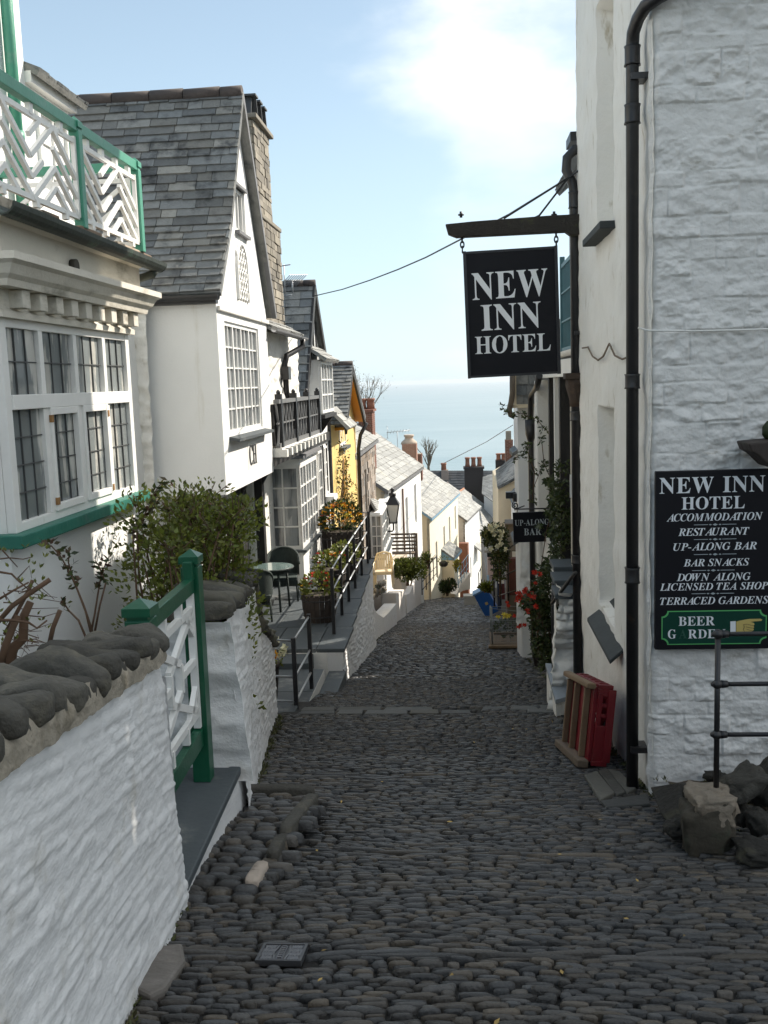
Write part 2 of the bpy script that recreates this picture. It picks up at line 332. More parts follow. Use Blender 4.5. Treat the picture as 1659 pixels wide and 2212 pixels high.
        if bevel:
            b = o.modifiers.new('bevel', 'BEVEL'); b.width = bevel; b.segments = seg; b.limit_method = 'ANGLE'; b.angle_limit = math.radians(40)
        for k, q in tags.items(): o[k] = q
        return o
def rect(x0, y0, x1, y1): return [(x0, y0), (x1, y0), (x1, y1), (x0, y1)]
def thing(name, label, cat, loc=(0, 0, 0), group=None):
    o = bpy.data.objects.new(name, None); COL.objects.link(o); o.location = loc; o.empty_display_size = 0.2
    o['label'] = label; o['category'] = cat
    if group: o['group'] = group
    return o
def tag(o, label, cat, group=None):
    o['label'] = label; o['category'] = cat
    if group: o['group'] = group
    return o
def dup(root, loc, label=None, rotz=0.0, scale=None):
    r = root.copy(); COL.objects.link(r); r.location = loc; r.rotation_euler = (0, 0, rotz)
    if scale: r.scale = (scale,) * 3 if isinstance(scale, (int, float)) else scale
    if label: r['label'] = label
    for ch in list(root.children):
        c = ch.copy(); COL.objects.link(c); c.parent = r
        for g in ch.children:
            d = g.copy(); COL.objects.link(d); d.parent = c
    return r
X_, Y_, Z_ = Vc((1, 0, 0)), Vc((0, 1, 0)), Vc((0, 0, 1))

# ---------------------------------------------------------------- generic building pieces
def slates(mb, e0, e1, t0, t1, h, wmin, wmax, thick=0.012, mi=0, jit=0.25, sag=0.0):
    """courses of slates on the roof quad eave e0-e1, top t0-t1 (outward normal (e1-e0) x (t0-e0))"""
    e0, e1, t0, t1 = Vc(e0), Vc(e1), Vc(t0), Vc(t1)
    n = (e1 - e0).cross(t0 - e0).normalized(); Lr = ((t0 - e0).length + (t1 - e1).length) / 2; rows = max(2, int(round(Lr / h)))
    pt = lambda u, v: e0.lerp(e1, u).lerp(t0.lerp(t1, u), v)
    for i in range(rows):
        v0 = i / rows; v1 = min(1.0, (i + 1.25) / rows); wd = (pt(1, v0) - pt(0, v0)).length; x = R(-wmin, 0)
        while x < wd:
            w_ = R(wmin, wmax); a, b = max(0, x) / wd, min(wd, x + w_ - 0.008) / wd; x += w_
            if b - a < 0.01 / wd: continue
            dv = R(-jit, jit) * 0.18 / rows; th = thick * R(0.7, 1.3); up = thick * R(1.5, 2.3)
            q0, q1, q2, q3 = pt(a, max(0, v0 + dv)), pt(b, max(0, v0 + dv + R(-.05, .05) / rows)), pt(b, v1), pt(a, v1)
            sg = n * (-sag * math.sin(math.pi * (a + b) / 2)) if sag else Vc((0, 0, 0))
            A, B, C_, D = q0 + n * up + sg, q1 + n * (up + R(-.3, .3) * thick) + sg, q2 + n * thick * .2 + sg, q3 + n * thick * .2 + sg
            A2, B2 = A - n * th * 2.2, B - n * th * 2.2
            mb.add([A, B, C_, D, A2, B2], [(0, 1, 2, 3), (4, 5, 1, 0), (4, 0, 3), (5, 2, 1)], mi)
def roof_core(mb, e0, e1, t0, t1, thick=0.08, mi=0):
    e0, e1, t0, t1 = Vc(e0), Vc(e1), Vc(t0), Vc(t1); n = (e1 - e0).cross(t0 - e0).normalized()
    mb.prism([e0 - n * .004, e1 - n * .004, t1 - n * .004, t0 - n * .004], -n * thick, mi)
def window(parent, C, U, V, w, h, cols, rows, glass, frame, fw=0.05, bw=0.022, proud=0.03, name='window', casements=0, sill=None, lead=None):
    """window centred on C in the plane U,V; frame and glazing bars in one mesh, pane as its child"""
    C, U, V = Vc(C), Vc(U).normalized(), Vc(V).normalized(); Nn = U.cross(V).normalized(); mb = MB()
    def bar(u0, u1, v0, v1, d0, d1): mb.obox(C + U * (u0 + u1) / 2 + V * (v0 + v1) / 2 + Nn * (d0 + d1) / 2, U * (u1 - u0) / 2, V * (v1 - v0) / 2, Nn * (d1 - d0) / 2)
    a, b = w / 2, h / 2
    bar(-a, -a + fw, -b, b, -.02, proud); bar(a - fw, a, -b, b, -.02, proud); bar(-a + fw, a - fw, -b, -b + fw, -.02, proud - .002); bar(-a + fw, a - fw, b - fw, b, -.02, proud - .002)
    for i in range(1, cols):
        u = -a + fw + (w - 2 * fw) * i / cols; k = bw * (2.2 if casements and i % casements == 0 else 1)
        bar(u - k / 2, u + k / 2, -b + fw, b - fw, -.012, proud - .012 + (.008 if k > bw else 0))
    for j in range(1, rows):
        v = -b + fw + (h - 2 * fw) * j / rows; bar(-a + fw, a - fw, v - bw / 2, v + bw / 2, -.010, proud - .014)
    fr = mb.build(name, frame, parent)
    g = MB()
    for i in range(cols):
        for j in range(rows):
            u0 = -a + fw + (w - 2 * fw) * i / cols; u1 = u0 + (w - 2 * fw) / cols; v0 = -b + fw + (h - 2 * fw) * j / rows; v1 = v0 + (h - 2 * fw) / rows
            tl = R(-.004, .004); P = lambda u, v, z: C + U * u + V * v + Nn * z
            g.quad(P(u0, v0, -.006 + tl), P(u1, v0, -.006 - tl), P(u1, v1, -.006 + R(-.003, .003)), P(u0, v1, -.006 - tl))
    g.build('pane', glass, fr)
    if sill:
        sb = MB(); sb.obox(C - V * (b + .03) + Nn * .05, U * (a + .06), V * .03, Nn * .09); sb.build('window_sill', sill, parent)
    return fr
def rough_patch(mb, p00, p10, p11, p01, nu, nv, disp, mi=0, flip=False):
    p00, p10, p11, p01 = map(Vc, (p00, p10, p11, p01)); n = (p10 - p00).cross(p01 - p00).normalized() * (-1 if flip else 1)
    def fn(u, v):
        p = p00.lerp(p10, u).lerp(p01.lerp(p11, u), v); return p + n * disp(p, u, v)
    mb.grid(fn, nu, nv, mi, True, flip)
GLYPHS = {'UN': '77,-2 17,70 17,16 18,10 20,6 23,4 29,3 29,0 0,0 0,3 4,4 7,5 9,6 10,8 11,11 11,16 11,78 6,84 3,87 2,87 0,88 0,91 27,91 74,34 74,75 74,80 73,83 72,85 70,86 67,87 62,88 62,91 92,91 92,88 86,87 83,85 81,81 80,75 80,-2', 'UE': '0,0 0,3 6,4 9,6 11,10 12,16 12,74 11,81 9,85 6,87 0,88 0,91 77,91 77,64 74,64 71,75 65,81 56,85 43,86 40,86 37,86 35,85 34,83 34,81 34,78 34,49 36,49 43,50 49,54 52,60 55,69 58,69 58,24 54,24 53,31 52,36 49,40 45,43 40,44 34,44 34,13 34,9 35,7 38,6 43,6 52,6 60,8 66,11 71,15 76,21 79,29 83,29 77,0', 'UW': '37,-2 9,79 8,83 6,85 4,87 0,88 0,91 39,91 39,88 35,87 33,86 32,85 31,82 31,79 33,75 48,31 63,71 60,80 59,84 56,86 53,87 49,88 49,91 91,91 91,88 84,86 82,82 82,80 83,77 98,33 111,74 112,78 113,81 112,84 111,86 108,87 104,88 104,91 128,91 128,88 124,87 122,84 120,81 118,76 92,-2 89,-2 66,62 41,-2', 'UI': '0,0 0,3 5,5 9,6 11,10 12,15 12,77 11,82 10,85 6,87 0,88 0,91 46,91 46,88 40,87 36,85 34,82 34,77 34,15 34,12 34,9 36,7 38,5 42,4 46,3 46,0', 'UH': '0,0 0,3 6,4 9,6 11,10 12,16 12,76 11,81 9,85 6,87 0,88 0,91 45,91 45,88 41,87 38,86 36,85 34,83 34,80 33,76 33,50 65,50 65,76 65,80 64,83 63,85 61,86 58,87 53,88 53,91 98,91 98,88 93,87 89,85 87,81 87,76 87,16 87,10 89,7 93,4 98,3 98,0 53,0 53,3 59,4 63,6 65,10 65,16 65,44 33,44 33,16 34,10 36,6 39,4 45,3 45,0', 'UO': '46,-2 37,-1 28,1 20,6 13,12 7,19 3,27 0,36 0,46 0,55 3,64 7,72 13,79 20,85 28,90 37,92 47,93 57,92 65,90 73,85 80,80 86,73 90,65 93,55 94,46 93,36 90,27 86,19 80,12 73,6 65,1 56,-1;47,2 64,13 70,46 68,64 64,78 56,86 46,89 29,78 23,46 25,27 29,13 37,5', 'UT': '16,0 16,3 23,4 26,6 28,10 29,16 29,87 28,87 18,85 11,81 6,73 4,64 0,64 0,91 80,91 80,63 77,63 69,81 52,87 51,87 51,16 51,10 53,6 57,4 64,3 64,0', 'UL': '0,0 0,3 6,4 9,6 11,10 12,16 12,76 11,81 9,85 6,87 0,88 0,91 47,91 47,88 42,87 39,87 36,85 35,83 34,80 33,76 33,17 34,12 34,9 35,7 37,6 40,6 44,6 53,6 60,8 66,11 71,16 75,22 79,31 82,31 77,0', 'UB': '0,0 0,3 6,4 9,6 11,10 12,16 12,74 12,79 11,82 9,85 7,87 4,87 0,88 0,91 41,91 67,86 76,70 71,57 54,49 74,41 81,26 78,15 71,7 60,2 45,0;33,50 35,50 44,51 50,54 53,60 54,69 53,77 51,82 47,86 40,87 37,86 35,85 34,82 33,78;41,5 49,6 54,10 56,16 57,26 56,35 52,42 46,45 36,46 33,46 33,13 34,9 35,7 37,5', 'UR': '0,0 0,3 6,4 9,6 11,10 12,16 12,76 11,81 9,85 6,87 0,88 0,91 40,91 58,90 70,85 78,78 80,67 75,53 60,45 83,10 86,7 87,5 90,4 93,3 93,0 65,0 37,42 33,42 33,16 34,10 36,6 39,4 45,3 45,0;33,47 38,47 47,48 53,52 57,58 58,67 54,81 42,86 37,86 35,84 34,82 33,77', 'UG': '48,-2 34,-1 22,4 13,11 5,21 1,32 0,46 1,59 5,70 13,80 22,87 33,92 45,93 56,92 68,88 70,87 72,87 74,88 75,89 76,90 78,93 81,93 81,62 78,62 75,69 70,76 65,81 60,85 54,88 47,89 29,78 23,46 25,27 30,13 38,5 49,3 56,3 60,5 62,9 63,14 63,26 62,31 60,34 56,36 49,36 49,40 94,40 94,36 89,36 85,34 84,31 83,26 83,6 65,0', 'UA': '0,0 0,4 4,4 7,6 9,9 12,15 43,93 47,93 79,17 82,11 84,7 87,4 91,4 91,0 48,0 48,4 56,5 59,9 58,12 57,16 53,26 23,26 18,14 17,13 17,12 17,11 17,10 19,5 27,4 28,4 28,0;25,32 50,32 37,64', 'UD': '1,0 1,3 6,4 10,6 11,9 12,15 12,75 11,81 9,85 6,87 0,88 0,91 41,91 63,88 78,79 87,65 91,46 79,11 43,0;41,5 53,7 61,15 66,28 67,46 61,76 42,87 37,86 35,85 34,82 33,77 33,14 34,10 35,7 37,5', 'UU': '47,-3 31,0 20,6 14,16 12,31 12,76 11,81 9,85 6,87 0,88 0,91 45,91 45,88 41,87 37,86 35,85 34,83 33,80 33,76 33,28 34,18 38,10 43,6 52,4 70,11 75,32 75,76 75,81 73,85 69,87 63,88 63,91 92,91 92,88 87,86 84,84 82,81 81,76 81,36 79,18 73,6 62,0', 'UP': '0,0 0,3 6,4 9,6 11,10 12,16 12,76 11,81 9,85 6,87 0,88 0,91 40,91 54,90 64,88 70,84 75,80 78,73 79,66 77,56 70,48 60,43 45,41 33,41 33,16 34,10 36,6 39,4 45,3 45,0;33,46 37,46 46,47 51,51 54,57 55,66 55,75 52,81 47,85 40,86 37,86 35,85 34,83 33,80', 'UC': '46,-2 34,-1 22,4 13,11 6,21 2,32 0,46 2,59 6,70 13,80 23,87 34,92 47,93 57,92 68,88 70,87 73,87 77,89 79,93 82,93 82,62 79,62 73,73 66,81 58,87 48,89 30,78 24,45 30,15 51,5 59,6 67,9 74,14 81,21 84,18 68,3', 'IA': '0,0 0,3 6,5 11,10 79,92 82,92 79,18 79,16 82,7 92,3 92,0 50,0 50,3 56,5 59,8 61,12 61,17 62,28 33,28 24,16 22,13 21,11 20,9 20,8 22,5 28,3 28,0;38,34 62,34 63,66', 'IC': '36,-2 26,-1 17,2 10,7 4,14 1,23 0,33 1,43 3,52 7,62 13,70 19,78 27,84 40,90 53,93 63,92 73,90 74,89 75,89 77,89 80,90 82,93 86,93 80,62 76,62 75,73 71,81 66,86 58,88 49,86 40,80 33,71 26,57 22,42 20,28 22,18 26,11 33,6 42,4 57,8 70,21 73,18 57,3', 'IO': '32,-2 19,0 8,7 2,17 0,31 1,41 4,51 8,60 14,69 21,77 29,84 42,90 56,93 69,90 79,84 86,74 88,60 87,50 85,40 80,30 74,21 67,13 59,6 46,0;33,3 41,5 49,12 57,24 63,39 67,56 69,70 68,78 65,83 61,87 55,88 50,87 45,84 40,80 36,74 31,66 27,57 24,48 21,38 20,29 19,21 20,13 23,7 27,4', 'IM': '45,-2 36,73 21,16 20,12 19,9 20,7 22,5 25,4 29,3 29,0 0,0 0,3 4,3 7,4 9,6 11,8 13,12 15,17 30,74 31,77 31,81 30,83 29,85 26,86 21,87 21,90 52,90 60,26 101,90 131,90 131,87 128,87 124,86 122,84 120,82 119,78 117,73 102,16 101,15 101,13 101,11 101,9 103,5 110,3 110,0 68,0 68,3 72,3 75,4 77,6 79,8 80,10 81,11 82,14 82,17 98,75 48,-2', 'ID': '0,0 0,3 4,3 7,4 9,6 11,8 13,12 15,17 30,74 31,77 31,80 31,83 29,85 26,86 22,87 22,90 58,90 89,81 100,53 99,42 95,32 90,22 83,14 77,10 71,6 64,3 57,1 48,0 38,0;41,4 49,5 57,9 64,14 69,21 74,29 77,39 79,49 80,60 75,79 59,86 56,86 53,84 52,82 50,79 34,16 33,14 33,12 33,11 33,10 33,7 34,5 37,4', 'IT': '0,0 0,3 5,4 8,5 11,8 12,12 32,85 30,85 22,84 15,80 9,74 4,66 0,66 5,90 78,90 75,64 71,64 66,80 53,85 52,85 33,13 32,11 32,9 33,7 34,5 37,4 42,3 42,0', 'II': '0,0 0,3 4,3 7,4 9,6 11,8 13,12 15,17 30,74 30,76 31,77 31,79 31,81 29,85 22,87 22,90 64,90 64,87 60,87 56,86 54,84 52,82 51,79 49,73 34,16 33,12 33,9 35,5 42,3 42,0', 'IN': '69,-2 35,70 21,16 20,12 19,9 22,5 29,3 29,0 0,0 0,3 4,3 7,4 9,6 11,8 13,12 15,17 29,71 29,74 30,76 30,78 30,79 30,82 28,85 25,86 20,87 20,90 46,90 75,28 87,74 88,76 88,78 89,79 89,80 88,83 86,85 83,86 79,87 79,90 108,90 108,87 104,87 101,86 99,84 97,82 95,78 94,73 73,-2', 'IR': '0,0 0,3 4,3 7,4 9,6 11,8 13,12 15,17 30,74 30,76 31,77 31,79 31,80 31,83 29,85 26,86 22,87 22,90 58,90 72,89 82,85 88,79 90,70 88,62 83,55 75,50 64,46 76,12 77,8 80,6 83,4 87,3 87,0 60,0 46,44 42,44 34,16 33,12 33,9 33,7 35,5 38,4 42,3 42,0;56,51 63,56 68,63 70,73 67,83 58,86 55,86 53,85 52,83 51,80 43,49 44,49 45,49 46,49', 'IE': '0,0 0,3 4,3 7,4 9,6 11,8 13,12 15,17 30,74 30,76 31,77 31,79 31,80 31,83 29,85 26,86 22,87 22,90 93,90 88,65 85,65 85,66 83,75 79,81 72,85 61,86 58,86 55,85 54,85 53,84 52,82 51,80 43,50 47,50 53,50 58,51 62,53 66,56 68,60 71,64 74,64 65,27 62,27 62,29 62,30 62,31 62,33 61,39 58,43 53,45 46,46 45,46 44,46 43,46 42,45 34,15 33,13 33,11 33,10 33,9 33,7 34,6 37,5 42,5 51,5 58,7 65,9 71,14 76,20 81,27 85,27 77,0', 'IS': '33,-2 24,-1 14,2 12,3 10,3 8,3 7,2 5,0 4,-1 0,-1 7,29 11,29 11,28 12,17 16,9 22,4 31,3 35,3 39,5 43,8 45,11 47,15 48,19 47,23 46,27 43,30 40,34 36,38 30,43 25,48 22,52 19,55 17,59 16,63 16,67 17,74 20,80 24,85 29,89 36,92 44,93 47,92 52,92 56,91 61,89 63,89 64,88 68,89 70,92 74,92 68,64 64,64 64,65 64,66 64,67 63,73 62,78 59,82 55,85 51,87 47,88 41,87 37,84 34,79 33,74 33,70 35,66 38,63 41,59 44,57 46,55 48,53 50,51 56,45 61,39 63,32 64,25 62,14 56,5 46,0', 'IU': '30,-2 17,-1 7,4 2,12 0,22 0,28 2,36 13,75 13,77 14,78 14,80 14,81 13,84 12,86 9,87 4,87 4,90 46,90 46,87 42,87 39,86 37,85 35,83 34,79 32,75 20,30 19,25 18,20 19,14 23,9 28,6 34,6 40,6 46,8 51,12 55,19 59,27 63,39 70,64 72,73 73,79 70,84 62,87 62,90 90,90 90,87 86,86 83,83 81,78 78,70 66,32 62,20 58,12 52,5 46,1 39,-1', 'IL': '0,0 0,3 4,3 7,4 9,6 11,8 13,12 15,17 30,74 31,77 31,80 30,83 29,85 26,86 22,87 22,90 64,90 64,87 60,87 57,86 54,84 52,82 51,78 49,73 34,17 33,11 33,8 33,7 35,6 37,5 39,5 42,5 45,5 57,6 67,10 75,17 81,27 86,27 77,0', 'IG': '40,-2 23,0 11,8 3,20 0,35 1,45 4,54 8,63 13,71 20,79 29,84 35,88 42,90 50,92 57,93 61,92 66,92 71,91 76,89 78,89 80,89 82,90 84,93 87,93 82,63 78,63 76,74 72,82 66,86 58,88 49,86 40,80 33,70 26,57 22,43 20,29 22,18 26,10 34,4 44,3 49,4 54,6 56,9 58,15 62,29 63,33 63,36 63,39 61,40 58,41 53,41 53,45 91,45 91,41 90,41 86,40 84,38 83,35 81,30 75,6 58,0', 'IB': '0,0 0,3 4,3 7,4 9,6 11,8 13,12 15,17 30,74 30,76 31,77 31,79 31,81 30,83 29,85 26,86 22,87 22,90 51,90 69,89 81,85 88,79 90,71 83,56 65,48 78,40 83,28 82,21 79,14 74,9 66,4 55,1 41,0;47,50 57,51 64,56 69,63 70,73 67,82 58,86 54,85 51,81 43,50 45,50 46,50;40,4 49,6 56,11 61,20 62,30 58,42 44,45 42,45 34,15 33,12 33,9 35,6', 'IK': '0,0 0,3 4,3 7,4 9,6 11,8 13,12 15,17 30,74 30,76 31,77 31,79 31,80 31,83 29,85 26,86 22,87 22,90 64,90 64,87 60,87 57,86 54,84 53,82 51,78 49,73 43,48 44,48 68,70 76,78 78,83 77,86 71,87 71,90 99,90 99,87 98,87 96,86 93,85 89,82 85,78 58,53 78,11 80,8 81,6 84,4 88,3 88,0 50,0 50,3 52,3 55,4 57,5 58,6 59,8 58,11 56,16 43,43 43,44 42,44 41,43 34,16 33,12 33,9 33,7 35,5 38,4 42,3 42,0', 'IW': '10,-2 10,72 10,79 8,83 5,86 0,87 0,90 37,90 37,87 33,86 30,83 29,80 29,74 28,32 53,73 53,78 53,82 51,85 48,86 44,87 44,90 80,90 80,87 76,86 74,85 73,82 72,78 72,73 71,64 71,51 71,33 97,77 98,78 98,80 99,81 99,82 97,86 91,87 91,90 116,90 116,87 111,86 108,83 105,80 102,75 56,-2 51,-2 53,63 14,-2', 'IP': '0,0 0,3 4,3 7,4 9,6 11,8 13,12 15,17 30,74 30,76 31,77 31,79 31,81 30,83 29,85 26,86 22,87 22,90 59,90 81,85 89,69 88,62 84,56 79,50 72,46 61,44 46,43 41,43 34,16 33,12 33,9 33,7 35,5 38,4 42,3 42,0;47,48 57,49 64,54 68,62 69,73 66,82 57,86 55,85 53,84 52,82 51,78 43,48 44,48 45,48 46,48', 'IH': '0,0 0,3 4,3 7,4 9,6 11,8 13,12 15,17 30,74 30,76 31,77 31,79 31,81 30,83 29,85 26,86 22,87 22,90 64,90 64,87 60,87 57,86 54,84 53,82 51,78 49,73 43,50 75,50 82,74 82,78 83,81 82,83 80,85 77,86 73,87 73,90 115,90 115,87 111,87 109,86 106,85 104,82 103,79 101,74 86,16 85,12 85,10 85,7 87,5 90,4 94,3 94,0 52,0 52,3 56,3 59,4 61,6 63,8 65,12 66,17 74,44 42,44 34,16 33,12 33,9 35,5 42,3 42,0'}
def text(mb, s, O, U, V, cap, width=None, style='U', mi=0, track=8, center=True, depth=0.003):
    """raised painted capitals; O is the middle (or left end) of the baseline"""
    O, U, V = Vc(O), Vc(U).normalized(), Vc(V).normalized(); Nn = U.cross(V).normalized(); x = 0; items = []
    for ch in s:
        if ch == ' ': x += 46; continue
        if ch == '-':
            items.append(([[(0, 26), (34, 26), (34, 37), (0, 37)]], x + 4)); x += 46; continue
        g = [[tuple(map(int, q.split(','))) for q in l.split()] for l in GLYPHS[style + ch].split(';')]
        items.append((g, x)); x += max(q[0] for l in g for q in l) + (track if style == 'U' else track - 14)
    tot = x - track; ky = cap / 91.0; kx = (width / tot) if width else ky
    for g, ox in items:
        ar = [sum(l[i - 1][0] * l[i][1] - l[i][0] * l[i - 1][1] for i in range(len(l))) for l in g]
        out = max(range(len(g)), key=lambda i: abs(ar[i])); loops = [g[out]] + [g[i] for i in range(len(g)) if i != out]
        flat = [q for l in loops for q in l]; P = lambda q: O + U * ((q[0] + ox - (tot / 2 if center else 0)) * kx) + V * (q[1] * ky) + Nn * depth
        fs = []
        for t in tessellate_polygon([[Vc((q[0], q[1], 0)) for q in l] for l in loops]):
            a, b, c = (flat[i] for i in t); z = (b[0] - a[0]) * (c[1] - a[1]) - (b[1] - a[1]) * (c[0] - a[0])
            if abs(z) > 1e-6: fs.append(t if z > 0 else t[::-1])
        mb.add([P(q) for q in flat], fs, mi)
def leaf_clump(mb, c, rx, ry, rz, n, ls, mi=0, up=0.3, shell=0.35):
    c = Vc(c)
    for _ in range(n):
        d = Vc((R(-1, 1), R(-1, 1), R(-1, 1)))
        if d.length > 1 or d.length < 1e-3: continue
        k = d.length ** shell; d.normalize(); p = c + Vc((d.x * rx, d.y * ry, d.z * rz)) * k
        g = Vc((d.x, d.y, d.z + up)) + Vc((R(-1, 1), R(-1, 1), R(-1, 1))) * .9; l = ls * R(.6, 1.35)
        mb.leaf(p, g, l, l * R(.42, .62), None, mi)
def branch(mb, p, d, ln_, r, depth, tips, spread=0.5, mi=0, n=5, bend=0.15, kids=(2, 3), shrink=(0.6, 0.8)):
    p, d = Vc(p), Vc(d).normalized(); pts = [p]; q = p.copy(); dd = d.copy(); k = 4
    for i in range(k):
        dd = (dd + Vc((R(-1, 1), R(-1, 1), R(-.6, 1))) * bend).normalized(); q = q + dd * ln_ / k; pts.append(q.copy())
    mb.tube(pts, [r * (1 - .4 * i / k) for i in range(k + 1)], n, mi)
    if depth <= 0: tips.append((q.copy(), dd.copy())); return
    for _ in range(random.randint(*kids)):
        e = (dd + Vc((R(-1, 1), R(-1, 1), R(-.5, 1))) * spread).normalized(); st = pts[random.choice((2, 3, 4, 4))]
        branch(mb, st, e, ln_ * R(*shrink), r * .6, depth - 1, tips, spread, mi, max(3, n - 1), bend, kids, shrink)
    tips.append((q.copy(), dd.copy()))

# ================================================================ SETTING: hillside, street, sea
LEFT = [(-6, -0.6), (1.5, -1.06), (3.12, -1.28), (4.3, -1.42), (6.84, -1.61), (10.4, -2.12), (10.6, -1.78), (13.8, -1.82), (20.2, -2.1), (36, -2.3), (62, -2.1), (75, 0.6), (90, 2.0), (400, 30)]
RIGHT = [(-6, 3.4), (2.0, 3.2), (4.2, 2.6), (5.2, 1.75), (6.4, 1.27), (10.4, 1.25), (11, 1.3), (20, 1.15), (36, 0.95), (62, 0.6), (75, 3.4), (90, 5.0), (400, 36)]
gm = MB()
def hill(u, v):
    t = v * v; Y = -14 + 420 * t; Xq = (u * 2 - 1); X = math.copysign(abs(Xq) ** 2.2, Xq) * 420 + lerp(LEFT, Y) * .3
    d = max(0, abs(X) - 8); z = sz(Y) - 0.35 + (fbm(X, Y, 0, .02) * min(d * .2, 8)) - max(0, abs(X) - 60) * .05
    return (X, Y, z)
gm.grid(hill, 90, 90)
o = gm.build('hillside', EARTH); o['kind'] = 'structure'
st = MB()
def street_fn(u, v):
    Y = -4 + 100 * (v ** 1.3); a, b = lerp(LEFT, Y) - .35, lerp(RIGHT, Y) + .35; X = a + (b - a) * u
    return (X, Y, sz(Y) - 0.010 + 0.006 * fbm(X, Y, 0, 2))
st.grid(street_fn, 24, 300)
o = st.build('street', DIRT); o['kind'] = 'structure'
m_ = bpy.data.materials.new('sea water'); m_.use_nodes = True; b_ = m_.node_tree.nodes['Principled BSDF']
b_.inputs['Base Color'].default_value = (0.075, 0.20, 0.235, 1); b_.inputs['Roughness'].default_value = 0.32; b_.inputs['IOR'].default_value = 1.33
nt_ = m_.node_tree; tx = nt_.nodes.new('ShaderNodeTexCoord')
bp1 = nt_.nodes.new('ShaderNodeBump'); bp1.inputs['Strength'].default_value = 0.5; bp1.inputs['Distance'].default_value = 2.0
n1 = nt_.nodes.new('ShaderNodeTexNoise'); n1.inputs['Scale'].default_value = 0.05; n1.inputs['Detail'].default_value = 8
mpn = nt_.nodes.new('ShaderNodeMapping'); mpn.inputs['Scale'].default_value = (0.55, 1.0, 1); nt_.links.new(tx.outputs['Object'], mpn.inputs[0]); nt_.links.new(mpn.outputs[0], n1.inputs['Vector'])
nt_.links.new(n1.outputs[0], bp1.inputs['Height']); nt_.links.new(bp1.outputs[0], b_.inputs['Normal'])
n2 = nt_.nodes.new('ShaderNodeTexNoise'); n2.inputs['Scale'].default_value = 0.004; n2.inputs['Detail'].default_value = 8; n2.inputs['Roughness'].default_value = .65
mp2 = nt_.nodes.new('ShaderNodeMapping'); mp2.inputs['Scale'].default_value = (0.5, 1.2, 1); nt_.links.new(tx.outputs['Object'], mp2.inputs[0]); nt_.links.new(mp2.outputs[0], n2.inputs['Vector'])
rp = nt_.nodes.new('ShaderNodeValToRGB'); rp.color_ramp.elements[0].color = (0.19, 0.265, 0.285, 1); rp.color_ramp.elements[1].color = (0.275, 0.345, 0.36, 1); rp.color_ramp.elements[0].position = .35; rp.color_ramp.elements[1].position = .7
nt_.links.new(n2.outputs[0], rp.inputs[0]); nt_.links.new(rp.outputs[0], b_.inputs['Base Color'])
sm_ = MB(); sm_.quad((-28000, 150, -96), (28000, 150, -96), (28000, 29000, -96), (-28000, 29000, -96)); o = sm_.build('sea', m_); o['kind'] = 'structure'

